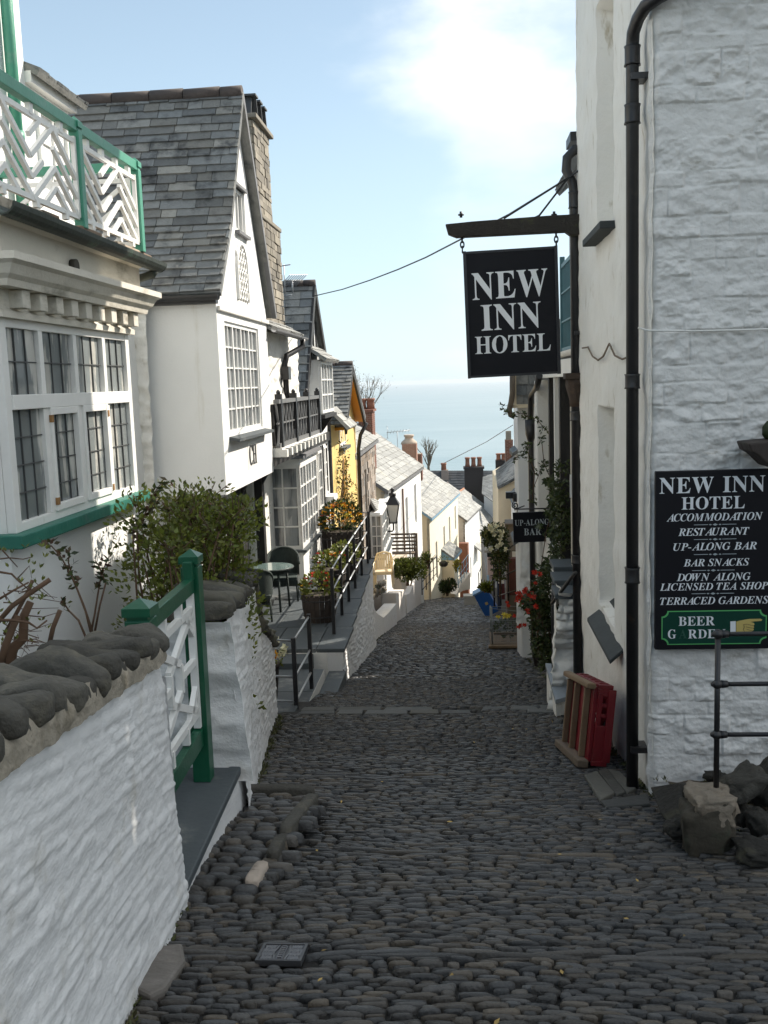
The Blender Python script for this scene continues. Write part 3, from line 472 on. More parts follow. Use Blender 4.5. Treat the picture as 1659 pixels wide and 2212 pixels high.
# ---------------------------------------------------------------- cobbles: rows of pebbles set on edge across the street
def cobbles():
    V_, F_ = [], []; nb = 0; y = 2.35; dcv = onG(610, 2070)
    def stone(x, y, hl, hw, hz, nseg, rings, rot):
        nonlocal nb
        off = np.random.uniform(-.22, .22, nseg); sqx = R(.38, .8); th = np.linspace(0, 2 * np.pi, nseg, endpoint=False)
        cx = np.sign(np.cos(th)) * np.abs(np.cos(th)) ** sqx; cy = np.sign(np.sin(th)) * np.abs(np.sin(th)) ** sqx
        rr = 1 + off * .55; ca, sa = math.cos(rot), math.sin(rot); tl, tw = R(-.12, .12), R(-.16, .16); vs = []
        zs = sz(y) + R(-.006, .006)
        for k in range(rings):
            f = (1.0, .90, .62)[k] if rings == 3 else (1.0, .72)[k]; zz = (-.03, .60 * hz, .97 * hz)[k] if rings == 3 else (-.03, .72 * hz)[k]
            lx, ly = cx * rr * hl * f, cy * rr * hw * f
            for a, b in zip(lx, ly): X, Yq = x + a * ca - b * sa, y + a * sa + b * ca; vs.append((X, Yq, zs - .2 * (Yq - y) + zz + a * tl * .4 * (k > 0) + b * tw * (k > 0)))
        vs.append((x, y, zs + hz))
        V_.extend(vs)
        for k in range(rings - 1):
            for i in range(nseg):
                j = (i + 1) % nseg; F_.append((nb + k * nseg + i, nb + k * nseg + j, nb + (k + 1) * nseg + j, nb + (k + 1) * nseg + i))
        t = nb + (rings - 1) * nseg; c = nb + rings * nseg
        for i in range(nseg): F_.append((t + i, t + (i + 1) % nseg, c))
        nb += len(vs)
    while y < 63:
        near = y < 8; pitch = (R(.024, .042) if y < 7 else R(.028, .046)) if y < 14 else R(.07, .10) if y < 30 else R(.13, .2)
        a, b = lerp(LEFT, y) - .05, lerp(RIGHT, y) + .1; x = a + R(-.1, 0)
        bar = any(abs(y - q) < .05 for q in (3.72, 5.15, 7.15))
        big = 1.0 if y < 14 else 1.4 if y < 30 else 2.4
        while x < b:
            ln = R(.05, .16) * big * (1.25 if random.random() < .1 else 1)
            if bar and random.random() < .75: ln = R(.28, .55)
            wav = .05 * nse(x * 1.1, y * .7, 3.1) + .025 * nse(x * 3, y * 2, 8)
            xc, yc = x + ln / 2, y + wav
            skip = (-1.75 < xc < -.98 and 4.3 < yc < 6.35 and xc < -.98) or (abs(xc - dcv.x) < .115 and abs(yc - dcv.y) < .105) or (-1.95 < xc < .2 and 10.42 < yc < 10.95 and random.random() < .8)
            if not skip and random.random() > .012:
                stone(xc, yc, ln * R(.47, .53), pitch * R(.46, .55), R(.008, .021) * (1.1 if bar else 1), 10 if y < 7 else 8 if y < 12 else 6, 3 if near else 2, .10 * nse(x, y, 1, .7) + R(-.14, .14) + .22 * nse(x * .8, y * .6, 21) + (.3 * nse(x * 2, y, 9) if x > .7 and y < 5 else 0))
            x += ln + R(.0, .008)
        y += pitch * 0.97
    me = bpy.data.meshes.new('cobbles'); me.from_pydata(V_, [], F_); me.materials.append(COBBLE); me.polygons.foreach_set('use_smooth', [True] * len(F_)); me.update()
    o = bpy.data.objects.new('cobbles', me); COL.objects.link(o); o['kind'] = 'stuff'; o['label'] = 'dark rounded cobbles set in rows across the steep street'; o['category'] = 'cobbles'
    # raised cobbled doorstep at the gate
    V_.clear(); F_.clear(); nb = 0; step = thing('cobbled_step', 'low raised cobbled doorstep with long edging stones below the green gate', 'step', (-1.3, 5.2, sz(5.2)))
    yy = 4.35
    while yy < 6.2:
        x = lerp(LEFT, yy) - .02
        while x < -1.03 - (.12 * (yy > 5.9)):
            ln = R(.09, .17); stone(x + ln / 2, yy, ln * .5, .036, R(.018, .03), 10, 3, R(-.1, .1)); x += ln
        yy += R(.058, .07)
    me = bpy.data.meshes.new('cobble_top'); V2 = [(p[0] + 1.3, p[1] - 5.2, p[2] - sz(5.2) + max(0, min(.085, (p[1] - 4.4) * .085))) for p in V_]
    me.from_pydata(V2, [], list(F_)); me.materials.append(COBBLE); me.polygons.foreach_set('use_smooth', [True] * len(F_)); me.update()
    o = bpy.data.objects.new('cobble_top', me); COL.objects.link(o); o.parent = step
    bd = MB(); bd.grid(lambda u, v: (lerp(LEFT, 4.4 + 1.85 * v) - .03 + u * (-1.06 - lerp(LEFT, 4.4 + 1.85 * v)), 4.4 + 1.85 * v, sz(4.4 + 1.85 * v) - .01 + .085 * v), 6, 10); bd.build('bedding', DIRT, step)
    for (x0, y0, x1, y1, wd, hh) in ((-1.06, 5.25, -1.03, 6.12, .10, .13), (-1.06, 4.86, -1.07, 5.22, .09, .10), (-1.09, 4.5, -1.1, 4.83, .10, .06), (-1.62, 6.25, -1.04, 6.22, .09, .14)):
        kb = MB(); p, q = Vc((x0, y0, sz(y0) + hh - .06)), Vc((x1, y1, sz(y1) + hh - .06)); d = q - p; sx = d.cross(Z_).normalized()
        kb.blob((p + q) / 2, d * .52, sx * wd * .42, Vc((0, 0, .07)), 14, 8, 0, .12, 2.0, .38); kb.build('kerb_stone', COPING if wd != .10 or y0 > 5 else RUBBLE, step)
cobbles()
# flat slabs laid across the street
sl_ = MB(); x = -1.92
for row, (ya, yb) in enumerate(((10.45, 10.68), (10.70, 10.95))):
    x = -1.92
    while x < (1.1 if row else .9):
        ln = R(.3, .75); q = R(.0, .02)
        if random.random() < .9:
            sl_.prism([(x, ya + R(-.02, .02), sz(ya) + .008 + q), (x + ln - .02, ya + R(-.02, .02), sz(ya) + .008 + q), (x + ln - .02 - R(0, .05), yb, sz(yb) + .018 + q), (x + R(0, .04), yb, sz(yb) + .018 + q)], (0, 0, -.09))
        x += ln
o = sl_.build('paving_slabs', KERB, None, .012); o['kind'] = 'structure'

# flat stone and drain cover near the camera
fs_ = MB(); c = onG(345, 2075); pts = [onG(*p) for p in ((270, 2140), (330, 2060), (395, 2052), (402, 2090), (360, 2150), (325, 2168))]
fs_.prism([p + Z_ * .035 for p in pts], (0, 0, -.08)); tag(fs_.build('flat_stone', mat('pale flat stone', (0.13, 0.115, 0.10), 0.7, 0.15, 5, 0.3, 20, col2=(0.2, 0.18, 0.16), c2=(.5, .7), c2s=4), None, .015), 'pale flat irregular stone at the foot of the whitewashed wall', 'stone')
dc = onG(610, 2070); dcz = sz(dc.y); dr = thing('drain_cover', 'small square grey metal drain cover set in the cobbles', 'drain cover', (dc.x, dc.y, dcz))
d1 = MB(); ux, uy = Vc((.088, .0, 0)), Vc((0.0, .085, -.017))
d1.obox(dc + Z_ * .012, ux * .98, uy * .98, Z_ * .01)
for sgn in (-1, 1): d1.obox(dc + Z_ * .017 + ux * sgn, ux * .07, uy * 1.07, Z_ * .013); d1.obox(dc + Z_ * .017 + uy * sgn, ux * .93, uy * .07, Z_ * .013)
d1.build('frame', mat('drain frame', (.10, .10, .105), .45, .1, 5, metal=.6), dr)
d2 = MB()
for k in range(-7, 8):
    for sg in (-1, 1):
        p = dc + Z_ * .025 + ux * (k / 8.0); a = p - uy * .85 - ux * .12 * sg; b = p + uy * .85 + ux * .12 * sg
        if abs(k) > 2: d2.beam(a, b, .007, .006)
d2.obox(dc + Z_ * .023, ux * .16, uy * .8, Z_ * .004)
for k in range(-3, 4): d2.obox(dc + Z_ * .029 + uy * (k * .22), ux * .10, uy * .06, Z_ * .003)
d2.build('plate', mat('drain plate', (.16, .16, .17), .4, .1, 5, metal=.5), dr)

# ================================================================ LEFT: garden walls
import bisect
_rs = random.Random(3); C_ROWS = []; _b = -9.0
while _b < 3:
    _h = _rs.uniform(.026, .062); _c = [(-1.0, 0, 0)]
    while _c[-1][0] < 34: _c.append((_c[-1][0] + _rs.uniform(.12, .55), _rs.uniform(-.004, .006), _rs.uniform(.1, 1.0)))
    C_ROWS.append((_b, _h, _c, [q[0] for q in _c])); _b += _h
C_B = [r[0] for r in C_ROWS]
def course_disp(a, b):
    b += .03 * nse(a * .9, b, 5) + .012 * nse(a * 4, b * 3, 6); b0, h, c, ca = C_ROWS[max(0, bisect.bisect(C_B, b) - 1)]; k = max(0, bisect.bisect(ca, a) - 1); x0, hg, tl = c[k]; x1 = c[min(k + 1, len(c) - 1)][0]
    f = (b - b0) / h; e = min(1, min(a - x0, x1 - a) / .03, f / .18, (1 - f) / .3); e = max(0, e); e = e * e * (3 - 2 * e)
    return e * (.0028 + hg + .0045 * tl * f)
def strata(p, s=1.0, amp=.02):
    a = p.y * .98 - p.z * .2; b = p.z * .98 + p.y * .2
    return course_disp(a, b) * amp / .02 + .014 * nse(a, b * 1.4, 2, 1.3) + .005 * fbm(a * 4, b * 12, 7, s, 4)
    n1 = fbm(a * 2.0, b * 15, p.x, s, 2); n2 = fbm(a * 4.5, b * 30, p.x + 4, s, 2)
    return amp * (.9 * max(0, n1 - .12) + .5 * max(0, n2 - .1) + .18 * n1 + .12 * fbm(a * 9, b * 14, 7, s, 3)) + .016 * nse(a, b * 1.4, 2, 1.3)
def wall_top1(Y): return -.905 - .147 * (Y - 2.22)
w1 = thing('garden_wall', 'near whitewashed rubble garden wall topped with big grey boulders', 'wall', (-1.3, 3, -1.8))
P1 = lambda Y: Vc((-1.28 - .11 * (Y - 3.12), Y, 0))
m1 = MB(); ya, yb = 1.2, 4.3
def pf(u, v):
    Y = ya + (yb - ya) * u; z0, z1 = sz(Y) - .12, wall_top1(Y) - (.16 * max(0, (Y - 4.2) / .1)); z = z0 + (z1 - z0) * v; p = P1(Y); p.z = z
    return p + X_ * (strata(p) + .05 * (1 - v))
m1.grid(pf, 230, 110)
e = P1(yb)
rough_patch(m1, (e.x - .34, yb + .01, -2.5), (e.x + .03, yb + .01, -2.5), (e.x + .01, yb + .01, wall_top1(yb) - .12), (e.x - .34, yb + .01, wall_top1(yb) - .1), 12, 40, lambda p, u, v: strata(p, 1, .012), flip=True)
m1.quad((P1(ya).x - .34, ya, -3), (e.x - .34, yb, -3), (e.x - .34, yb, wall_top1(yb)), (P1(ya).x - .34, ya, wall_top1(ya)))
m1.quad((P1(ya).x, ya, wall_top1(ya)), (e.x, yb, wall_top1(yb)), (e.x - .34, yb, wall_top1(yb)), (P1(ya).x - .34, ya, wall_top1(ya)))
m1.build('whitewashed_face', WHITE_STONE, w1)
mo = MB()
mo.grid(lambda u, v: (lambda Y: Vc((P1(Y).x + .034 + .012 * fbm(Y, v, 1, 6) - .06 * max(0, v - .6), Y, wall_top1(Y) - .035 + .10 * v + .010 * fbm(Y, v, 0, 9))))(ya + (yb - .05 - ya) * u), 200, 6); mo.build('mortar_bed', MORTAR, w1)
Y = 1.45; k = 0
while Y < 4.2:
    small = k % 3 == 2 or (k % 5 == 3); wd = R(.07, .095) if small else R(.10, .15); ln = R(.15, .2) if small else R(.30, .42); ht = R(.034, .048) if small else R(.046, .064)
    if Y + wd > 4.36: wd = 4.34 - Y
    c = Vc((P1(Y).x + .035 - ln / 2 - (.02 if small else .0), Y + wd / 2, wall_top1(Y + wd / 2) + ht * .82 + (.03 if not small else 0)))
    tilt = R(-.08, .05); cs = MB()
    def shp(u, v, c=c, wd=wd, ln=ln, ht=ht, small=small, tl=tilt, sd=R(0, 50)):
        th = u * 2 * math.pi; ph = (v - .5) * math.pi; q = .62 if not small else .5
        sg = lambda t, e: math.copysign(abs(t) ** e, t)
        x = sg(math.sin(ph), .72); rr = sg(math.cos(ph), q * .8); y = rr * sg(math.cos(th), .6); z = rr * sg(math.sin(th), .7)
        hump = .34 * math.sin(2.6 * x + sd) * (0 if small else 1); dr_ = -.55 * max(0, x - .45) ** 1.5 - .25 * max(0, -x - .6)
        s_ = 1 + .20 * fbm(x * 1.6 + sd, y, z, 1.5, 5)
        return c + Vc((x * ln / 2 * 1.08, (y * wd * .465 + .014 * math.sin(3 * x + sd)) * s_, (z + hump + dr_ + tl * x) * ht * s_))
    cs.grid(shp, 26, 22); cs.build('coping_stone', COPING, w1)
    Y += wd * 1.04; k += 1

w2 = thing('garden_wall', 'whitewashed rubble garden wall beyond the green gate with stone coping', 'wall', (-1.7, 8, -2.6))
A2, B2 = Vc((-1.475, 5.75, 0)), Vc((-2.13, 10.45, 0)); TOP2 = [(5.75, -1.43), (7.0, -1.54), (8.0, -1.65), (8.25, -1.78), (8.6, -2.2), (9.4, -2.5), (10.45, -2.86)]
m2 = MB(); dn = Vc((4.7, .655, 0)).normalized()
def pf2(u, v):
    p = A2.lerp(B2, u); z0, z1 = sz(p.y) - .12, lerp(TOP2, p.y); p.z = z0 + (z1 - z0) * v
    return p + dn * (strata(p) * 1.2 + .10 * (1 - v) * (1 - u) ** 2)
m2.grid(pf2, 240, 90)
def endz(p, u, v): return .02 * fbm(p.x * 2, p.z * 5, 0, 2) + (.015 * math.sin(p.z * 17) if abs(p.z) < 9 else 0)
rough_patch(m2, (-1.95, 5.74, -2.45), (-1.345, 5.74, -2.45), (-1.44, 5.75, -1.43), (-1.95, 5.76, -1.43), 16, 50, endz)
m2.quad((-1.475, 5.75, -1.44), (-2.13, 10.45, -2.87), (-2.6, 10.45, -2.87), (-1.95, 5.75, -1.44))
m2.quad((-2.13, 10.45, -4.3), (-2.6, 10.45, -4.3), (-2.6, 10.45, -2.87), (-2.13, 10.45, -2.87))
m2.build('whitewashed_face', WHITE_STONE, w2)
yy = 5.82; k = 0
while yy < 10.3:
    wd = R(.13, .22); t = (yy + wd / 2 - 5.75) / 4.7; p = A2.lerp(B2, t); z = lerp(TOP2, yy + wd / 2); ln = R(.36, .5); ht = R(.05, .085)
    cs = MB(); sl = (lerp(TOP2, yy + wd) - lerp(TOP2, yy)) / wd; sl = max(sl, -.9)
    cs.blob((p.x - ln / 2 + .05, yy + wd / 2, z + ht * .75 + R(-.01, .02)), (ln / 2, -.04, R(-.03, .02)), (0.02, wd * .54, wd * .54 * sl), (0, 0, ht), 16, 10, 0, .22, 1.3, .6)
    cs.build('coping_stone', COPING if random.random() < .5 else mat('mossy coping', (0.10, 0.092, 0.07), .85, .15, 5, .5, 20, isl=.2, col2=(.05, .06, .02), c2=(.55, .7), c2s=4), w2); yy += wd * .95
# gate step
gs = MB(); zt = -2.36
gs.prism([(-1.362, 4.33, zt), (-1.43, 5.95, zt), (-1.5, 5.74, zt), (-2.1, 5.74, zt), (-2.0, 4.33, zt)], (0, 0, -.05)); 
stp = thing('gate_step', 'dark slate slab step in the wall opening under the green gate', 'step', (-1.6, 5.0, zt)); gs.build('slab', SLAB, stp, .008)
rs = MB(); rough_patch(rs, (-1.43, 4.25, -2.66), (-1.47, 6.1, -3.0), (-1.455, 6.0, zt - .052), (-1.395, 4.25, zt - .052), 60, 12, lambda p, u, v: strata(p, 1, .012) + .04 * (1 - v)); rs.build('riser', WHITE_STONE, stp)
# gate
gt = thing('garden_gate', 'dark green wooden gate with white lattice panel between capped posts', 'gate', (-1.7, 5.0, zt))
pR = onZ(441, 1683, zt); pL = Vc((-1.565, 4.50, zt))
pR = Vc((pR.x, pR.y, zt))
def post(par, p, w_, zb, ztop, m, cap=True, name='gate_post'):
    b = MB(); b.box((p.x - w_ / 2, p.y - w_ / 2, zb), (p.x + w_ / 2, p.y + w_ / 2, ztop - .09)); po = b.build(name, m, par, .006)
    c = MB(); c.box((p.x - w_ * .42, p.y - w_ * .42, ztop - .09), (p.x + w_ * .42, p.y + w_ * .42, ztop - .07)); c.box((p.x - w_ * .56, p.y - w_ * .56, ztop - .07), (p.x + w_ * .56, p.y + w_ * .56, ztop - .028))
    h = w_ * .56; a = [Vc((p.x + sx * h, p.y + sy * h, ztop - .028)) for sx, sy in ((-1, -1), (1, -1), (1, 1), (-1, 1))]; c.add(a + [Vc((p.x, p.y, ztop + .012))], [(0, 1, 4), (1, 2, 4), (2, 3, 4), (3, 0, 4)])
    c.build('post_cap', m, po)
ztR = onY(403, 1190, pR.y).z; ztL = onY(264, 1297, pL.y).z
post(gt, pR, .105, zt, ztR, GREEN); post(gt, pL, .125, zt - .2, ztL, GREEN)
d = (pR - pL); d.z = 0; gl = d.length; d.normalize(); g0, g1 = pL + d * .066, pR - d * .056
def G3(u, z): q = g0.lerp(g1, u); return Vc((q.x, q.y, z))
zr = ztL - .14
gr = MB(); gr.beam(G3(0, -2.07), G3(1, -2.07), .05, .11); gr.build('gate_rail', GREEN, gt, .004); gr = MB(); gr.beam(G3(0, zr), G3(1, zr + .0), .05, .085); gr.obox(G3(.985, zr + .09), d * .03, d.cross(Z_) * .028, Z_ * .055); gr.build('gate_rail', GREEN, gt, .004)
lat = MB(); zb_, zt_ = -2.005, zr - .045; H_ = zt_ - zb_
def lb(u0, v0, u1, v1, wd=.042): lat.beam(G3(u0, zb_ + H_ * v0), G3(u1, zb_ + H_ * v1), .03, wd, up=d.cross(Z_).cross(d))
for (a) in ((0.02, 0, .02, 1), (.98, 0, .98, 1), (0, .885, 1, .885), (0, .115, 1, .115), (.32, .885, .32, 1), (.68, .885, .68, 1), (.32, 0, .32, .115), (.68, 0, .68, .115), (0, .885, .62, .60), (1, .885, .38, .60), (.38, .60, .38, .40), (.62, .60, .62, .40), (.62, .40, 0, .115), (.38, .40, 1, .115), (.02, .5, .38, .5), (.62, .5, .98, .5), (.22, .885, .02, .70), (.78, .885, .98, .70), (.22, .115, .02, .3), (.78, .115, .98, .3)): lb(*a)
lat.build('lattice', WHITE_PAINT, gt)
# soil of the garden behind the walls
so_ = MB(); so_.grid(lambda u, v: (lerp(LEFT, 1.2 + 9 * v) - .42 - 2.0 * u, 1.2 + 9 * v, -1.75 - .13 * 9 * v + .06 * fbm(u * 3, v * 12, 0, 2)), 12, 40); o = so_.build('garden_soil', EARTH); o['kind'] = 'structure'

# ================================================================ LEFT: house with the leaded bay and green balcony
bh = thing('bay_house', 'white house with leaded bay window and green and white lattice balcony above', 'house', (-3.4, 7, -3))
BX = -2.8; b0, b1 = 5.86, 8.22
wl = MB(); wl.prism([(BX - .05, b0, -3.4), (BX - .05, b1, -3.4), (-3.72, b1, -3.4), (-3.72, b0, -3.4)], (0, 0, 2.46))
wl.panel([(0, -3.4), (9.2, -3.4), (9.2, .98), (0, .98)], [], (-3.72, 2.0, 0), Y_, Z_, .3)
wl.box((-3.6, b0, -.92), (BX - .10, b1, .5)); wl.build('wall', WHITE_RENDER, bh)
qn = MB(); rough_patch(qn, (-4.2, 11.2, -3.4), (-3.62, 11.2, -3.4), (-3.58, 11.2, 1.0), (-4.2, 11.2, 1.0), 20, 120, lambda p, u, v: .05 + .05 * fbm(p.x * 4, p.z * 7, 0, 1.3, 3)); zq = 99                                            # rough stone corner between the bay and the next house
while zq < .95:
    h_ = R(.10, .17); qn.blob((-3.735 + R(-.01, .02), 11.1 + R(-.03, .02), zq + h_ / 2), (.10, 0, 0), (0, .17 + R(0, .05), 0), (0, 0, h_ * .56), 10, 6, 0, .15, 1.5, .5); zq += h_
qn.build('quoin', WHITE_LIME, bh)
sl1 = MB(); sl1.box((-3.7, b0 - .09, -.955), (BX + .075, b1 + .09, -.868)); sl1.build('window_sill', mat('green sill', (.018, .15, .11), .5, .15, 4, .2, 20, col2=(.10, .17, .15), c2=(.6, .75), c2s=5), bh, .008)
zt0, zt1, zm = -.868, .475, .0
zt0b = zt0
bw = MB(); ysb = [b0 + .0 + (b1 - b0) * k / 4 for k in range(5)]
def bb(y0, y1, z0, z1, d0=-.06, d1=0.0): bw.box((BX + d0, y0, z0), (BX + d1, y1, z1))
bb(b0, b0 + .085, zt0, zt1); bb(b1 - .085, b1, zt0, zt1); bb(b0 + .085, b1 - .085, zt0, zt0 + .06, d1=-.004); bb(b0 + .085, b1 - .085, zt1 - .055, zt1, d1=-.004); bb(b0 + .085, b1 - .085, -.095, .0, d1=.012)
for k in (1, 2, 3): bb(ysb[k] - .04, ysb[k] + .04, zt0 + .06, -.095, d1=-.002); bb(ysb[k] - .032, ysb[k] + .032, .0, zt1 - .055, d1=-.002)
for k in (1, 2):                                                 # opening casements stand proud
    y0, y1 = ysb[k] + .04, ysb[k + 1] - .04
    for q in ((y0, y0 + .04, zt0 + .06, -.095), (y1 - .04, y1, zt0 + .06, -.095)): bb(*q, d0=-.03, d1=.014)
    bb(y0 + .04, y1 - .04, zt0 + .06, zt0 + .11, d0=-.03, d1=.012); bb(y0 + .04, y1 - .04, -.145, -.095, d0=-.03, d1=.012)
bay = bw.build('bay_window', WHITE_PAINT, bh, .004)
rt = MB(); rt.box((-3.5, b0 + .002, zt0), (BX - .062, b0 + .09, zt1)); rt.build('return_panel', WHITE_PAINT, bh)
for k in range(4):
    for (z0, z1, nr) in ((zt0 + .06, -.095, 4), (.0, zt1 - .055, 2)):
        y0, y1 = ysb[k] + (.085 if k == 0 else .04), ysb[k + 1] - (.085 if k == 3 else .04)
        pm = MB(); t = R(-.008, .008)
        pm.quad((BX - .035 + t, y0, z0), (BX - .035 - t, y1, z0), (BX - .035 - t * .4, y1, z1), (BX - .035 + t, y0, z1))
        for i in (1, 2): yv = y0 + (y1 - y0) * i / 3; pm.box((BX - .037, yv - .004, z0), (BX - .024, yv + .004, z1), 1)
        for j in range(1, nr): zv = z0 + (z1 - z0) * j / nr; pm.box((BX - .037, y0, zv - .004), (BX - .025, y1, zv + .004), 1)
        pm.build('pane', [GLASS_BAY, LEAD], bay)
for (yh, zh) in ((ysb[1] + .05, -.17), (ysb[1] + .05, -.74), (ysb[3] - .05, -.17), (ysb[3] - .05, -.76)): hg = MB(); hg.box((BX + .0, yh - .016, zh - .025), (BX + .020, yh + .016, zh + .025)); hg.build('hinge', mat('rusty hinge', (.30, .16, .06), .8, .3, 20), bay)
# cornice: profile swept round the bay, dentils separately
cor = MB(); prof = [(-.02, .475), (.045, .475), (.045, .515), (.02, .53), (.02, .65), (.135, .65), (.145, .69), (.175, .715), (.205, .77), (.24, .79), (.24, .835), (.10, .845), (.10, 1.03), (.13, 1.05), (.13, 1.09), (-.02, 1.09)]
def ring(k):
    d_, z = prof[k]; return [Vc((-3.7, b0 - d_, z)), Vc((BX + d_, b0 - d_, z)), Vc((BX + d_, b1 + d_, z)), Vc((-3.7, b1 + d_, z))]
for k in range(len(prof) - 1):
    a, b = ring(k), ring(k + 1)
    for i in range(3): cor.quad(a[i], a[i + 1], b[i + 1], b[i])
cor.build('cornice', OLD_STONE_PAINT, bh)
for k in range(9):
    yv = b0 + .12 + k * .262; dm = MB(); dm.box((BX + .018, yv, .535), (BX + .108, yv + .115, .648)); dm.build('dentil', OLD_STONE_PAINT, bh, .006)
hol = MB(); cH = onX(156, 575, BX + .11); hol.tube([cH + X_ * -.005, cH + X_ * .035], .048, 18); hol.build('vent_pipe', mat('vent dark', (.05, .045, .035), .8), bh)
gu = MB(); yg0, yg1 = b0 - .3, b1 + .28
gx = BX + .22
def gutter(mb, p, q, r, n=8):
    p, q = Vc(p), Vc(q); d = (q - p).normalized(); s_ = d.cross(Z_).normalized()
    pr = [(math.cos(math.pi + math.pi * k / n) * r, math.sin(math.pi + math.pi * k / n) * r) for k in range(n + 1)] + [(r * .86 * math.cos(-math.pi * k / n), r * .86 * math.sin(-math.pi * k / n)) for k in range(n + 1)]
    a = [p + s_ * x + Z_ * z for x, z in pr]; mb.prism(a, q - p)
gutter(gu, (gx, yg0, 1.10), (gx, yg1, 1.085), .075); gu.tube([(gx, yg1 - .12, 1.02), (gx - .02, yg1 - .12, .99), (gx - .16, yg1 - .10, .955)], .035, 8)
gu.build('gutter', GUTTER_DARK, bh)
cp = MB(); yv = yg0
while yv < b1 + .22:
    ln = R(.18, .42); cp.box((-3.0, yv, 1.092 + R(0, .006)), (BX + .17 + R(-.02, .02), yv + ln - .006, 1.165 + R(-.01, .012))); yv += ln
cp.build('balcony_edge', mat('weathered edge stone', (.34, .30, .24), .9, .15, 6, .5, 25, isl=.35, hue=((.22, .13, .08), 2.5), col2=(.10, .09, .07), c2=(.5, .68), c2s=5), bh, .008)
bf = MB(); bf.box((-4.0, b0 - .3, 1.10), (-3.0, b1 + .2, 1.16)); bf.build('balcony_floor', GUTTER_GREY, bh)
PX = -2.66; posts = [5.0, onX(163, 300, PX).y, onX(294, 400, PX).y]
zpt = onX(293, 345, PX).z; zb0 = 1.16
for yv in posts: post(bh, Vc((PX, yv, 0)), .075, zb0, zpt, GREEN_PALE, name='balcony_post')
post(bh, Vc((-3.86, posts[2], 0)), .075, zb0, zpt, GREEN_PALE, name='balcony_post')
def lattice_panel(y0, y1, x0=PX, x1=PX):
    d = Vc((x1 - x0, y1 - y0, 0)); ln = d.length; d.normalize(); o = Vc((x0, y0, 0)); nn = d.cross(Z_)
    za, zb = zb0 + .07, zpt - .17
    def G(u, v): return o + d * (u * ln) + Z_ * (za + (zb - za) * v)
    hr = MB(); hr.beam(G(.04 / ln, 0) + Z_ * (zb - za + .105), G(1 - .04 / ln, 0) + Z_ * (zb - za + .105), .06, .075); hr.build('handrail', GREEN_PALE, bh, .004)
    lt = MB()
    def b(u0, v0, u1, v1, w_=.034): lt.beam(G(u0, v0), G(u1, v1), (.026 if u0 != u1 else .032) + R(-.003, .003), w_, up=nn.cross(G(u1, v1) - G(u0, v0)))
    e = .05 / ln
    b(e, 0, 1 - e, 0); b(e, 1, 1 - e, 1); b(e, 0, e, 1.06); b(1 - e, 0, 1 - e, 1.06)
    for k in range(4): u = e + (1 - 2 * e) * (k + .5) / 4; b(u, 1, u, 1.13, .05); b(u, -.1, u, 0, .05)
    n = max(2, round(ln / .42)); cw = (1 - 2 * e) / n
    for k in range(n):
        q = lambda u, v, u2, v2: b(e + (k + u) * cw, v, e + (k + u2) * cw, v2)
        for j in (0, 1):
            up_d = k % 2; v0, v1 = j * .5, j * .5 + .5
            for (a0, a1) in ((0, 1), (-.5, .5)) + (((.5, 1.5),) if j == (0 if up_d else 0) else ()):
                c0_, c1_ = max(0, a0), min(1, a1); f0, f1 = (c0_ - a0), (c1_ - a0)
                if up_d: q(c0_, v0 + .5 * f0, c1_, v0 + .5 * f1)
                else: q(c0_, v1 - .5 * f0, c1_, v1 - .5 * f1)
    lt.build('lattice', WHITE_PAINT, bh)
lattice_panel(posts[0], posts[1]); lattice_panel(posts[1], posts[2]); lattice_panel(posts[2], posts[2], PX, -3.86)
# upper storey set back behind the balcony
UX = -3.9; ye = onX(48, 100, UX).y
up_ = MB(); up_.prism([(UX, 3.5, 1.1), (UX, ye, 1.1), (-6, ye, 1.1), (-6, 3.5, 1.1)], (0, 0, 4.6)); y2 = onX(150, 240, UX).y; zE = onX(150, 222, UX).z
up_.prism([(UX - .015, ye, 1.1), (UX - .015, y2, 1.1), (-6, y2, 1.1), (-6, ye, 1.1)], (0, 0, zE - 1.1)); up_.build('upper_wall', WHITE_RENDER, bh)
ev = MB(); ev.box((UX - .2, ye + .002, zE - .10), (UX + .06, y2 + .05, zE)); ev.build('eaves_board', WHITE_PAINT, bh)
rf = MB(); e0, e1, t0, t1 = (UX + .14, ye + .004, zE + .0), (UX + .14, y2 + .16, zE + .0), (-5.2, ye + .004, zE + .75), (-5.2, y2 + .16, zE + .75); roof_core(rf, e0, e1, t0, t1, .05); slates(rf, e0, e1, t0, t1, .2, .2, .35); rf.build('roof', SLATE, bh)
wb = onX(128, 262, UX); window(bh, (UX - .012, (ye + y2) / 2 + .05, wb.z - .3), Y_, Z_, .72, .62, 2, 2, GLASS_CURT, WHITE_PAINT, .05, .02)
dp = MB(); ydp = onX(20, 80, UX + .07).y; dp.tube([(UX + .07, ydp, 5.2), (UX + .07, ydp, 1.2)], .052, 12)
for z in (2.2, 4.0): dp.tube([(UX + .07, ydp, z), (UX + .07, ydp, z + .1)], .064, 12)
dp.build('downpipe', GREEN_PALE, bh)

# ================================================================ LEFT: jettied gable house marked CH
ch = thing('gable_house', 'white jettied house with steep slate roof, stone chimney and black letters CH', 'house', (-3.4, 13, -3.8))
CXP = -2.8; pA = onX(458, 622, CXP); pB = onX(495, 1062, CXP); pC = onX(590, 1010, CXP); cy0 = (pA.y + pB.y) / 2; cy1 = 14.35; czb = -1.27; cze = 1.13; apex = onX(511, 205, CXP); ay, az = 12.95, apex.z - .1
def cpt(px, py): p = onX(px, py, CXP); return (p.y, p.z)
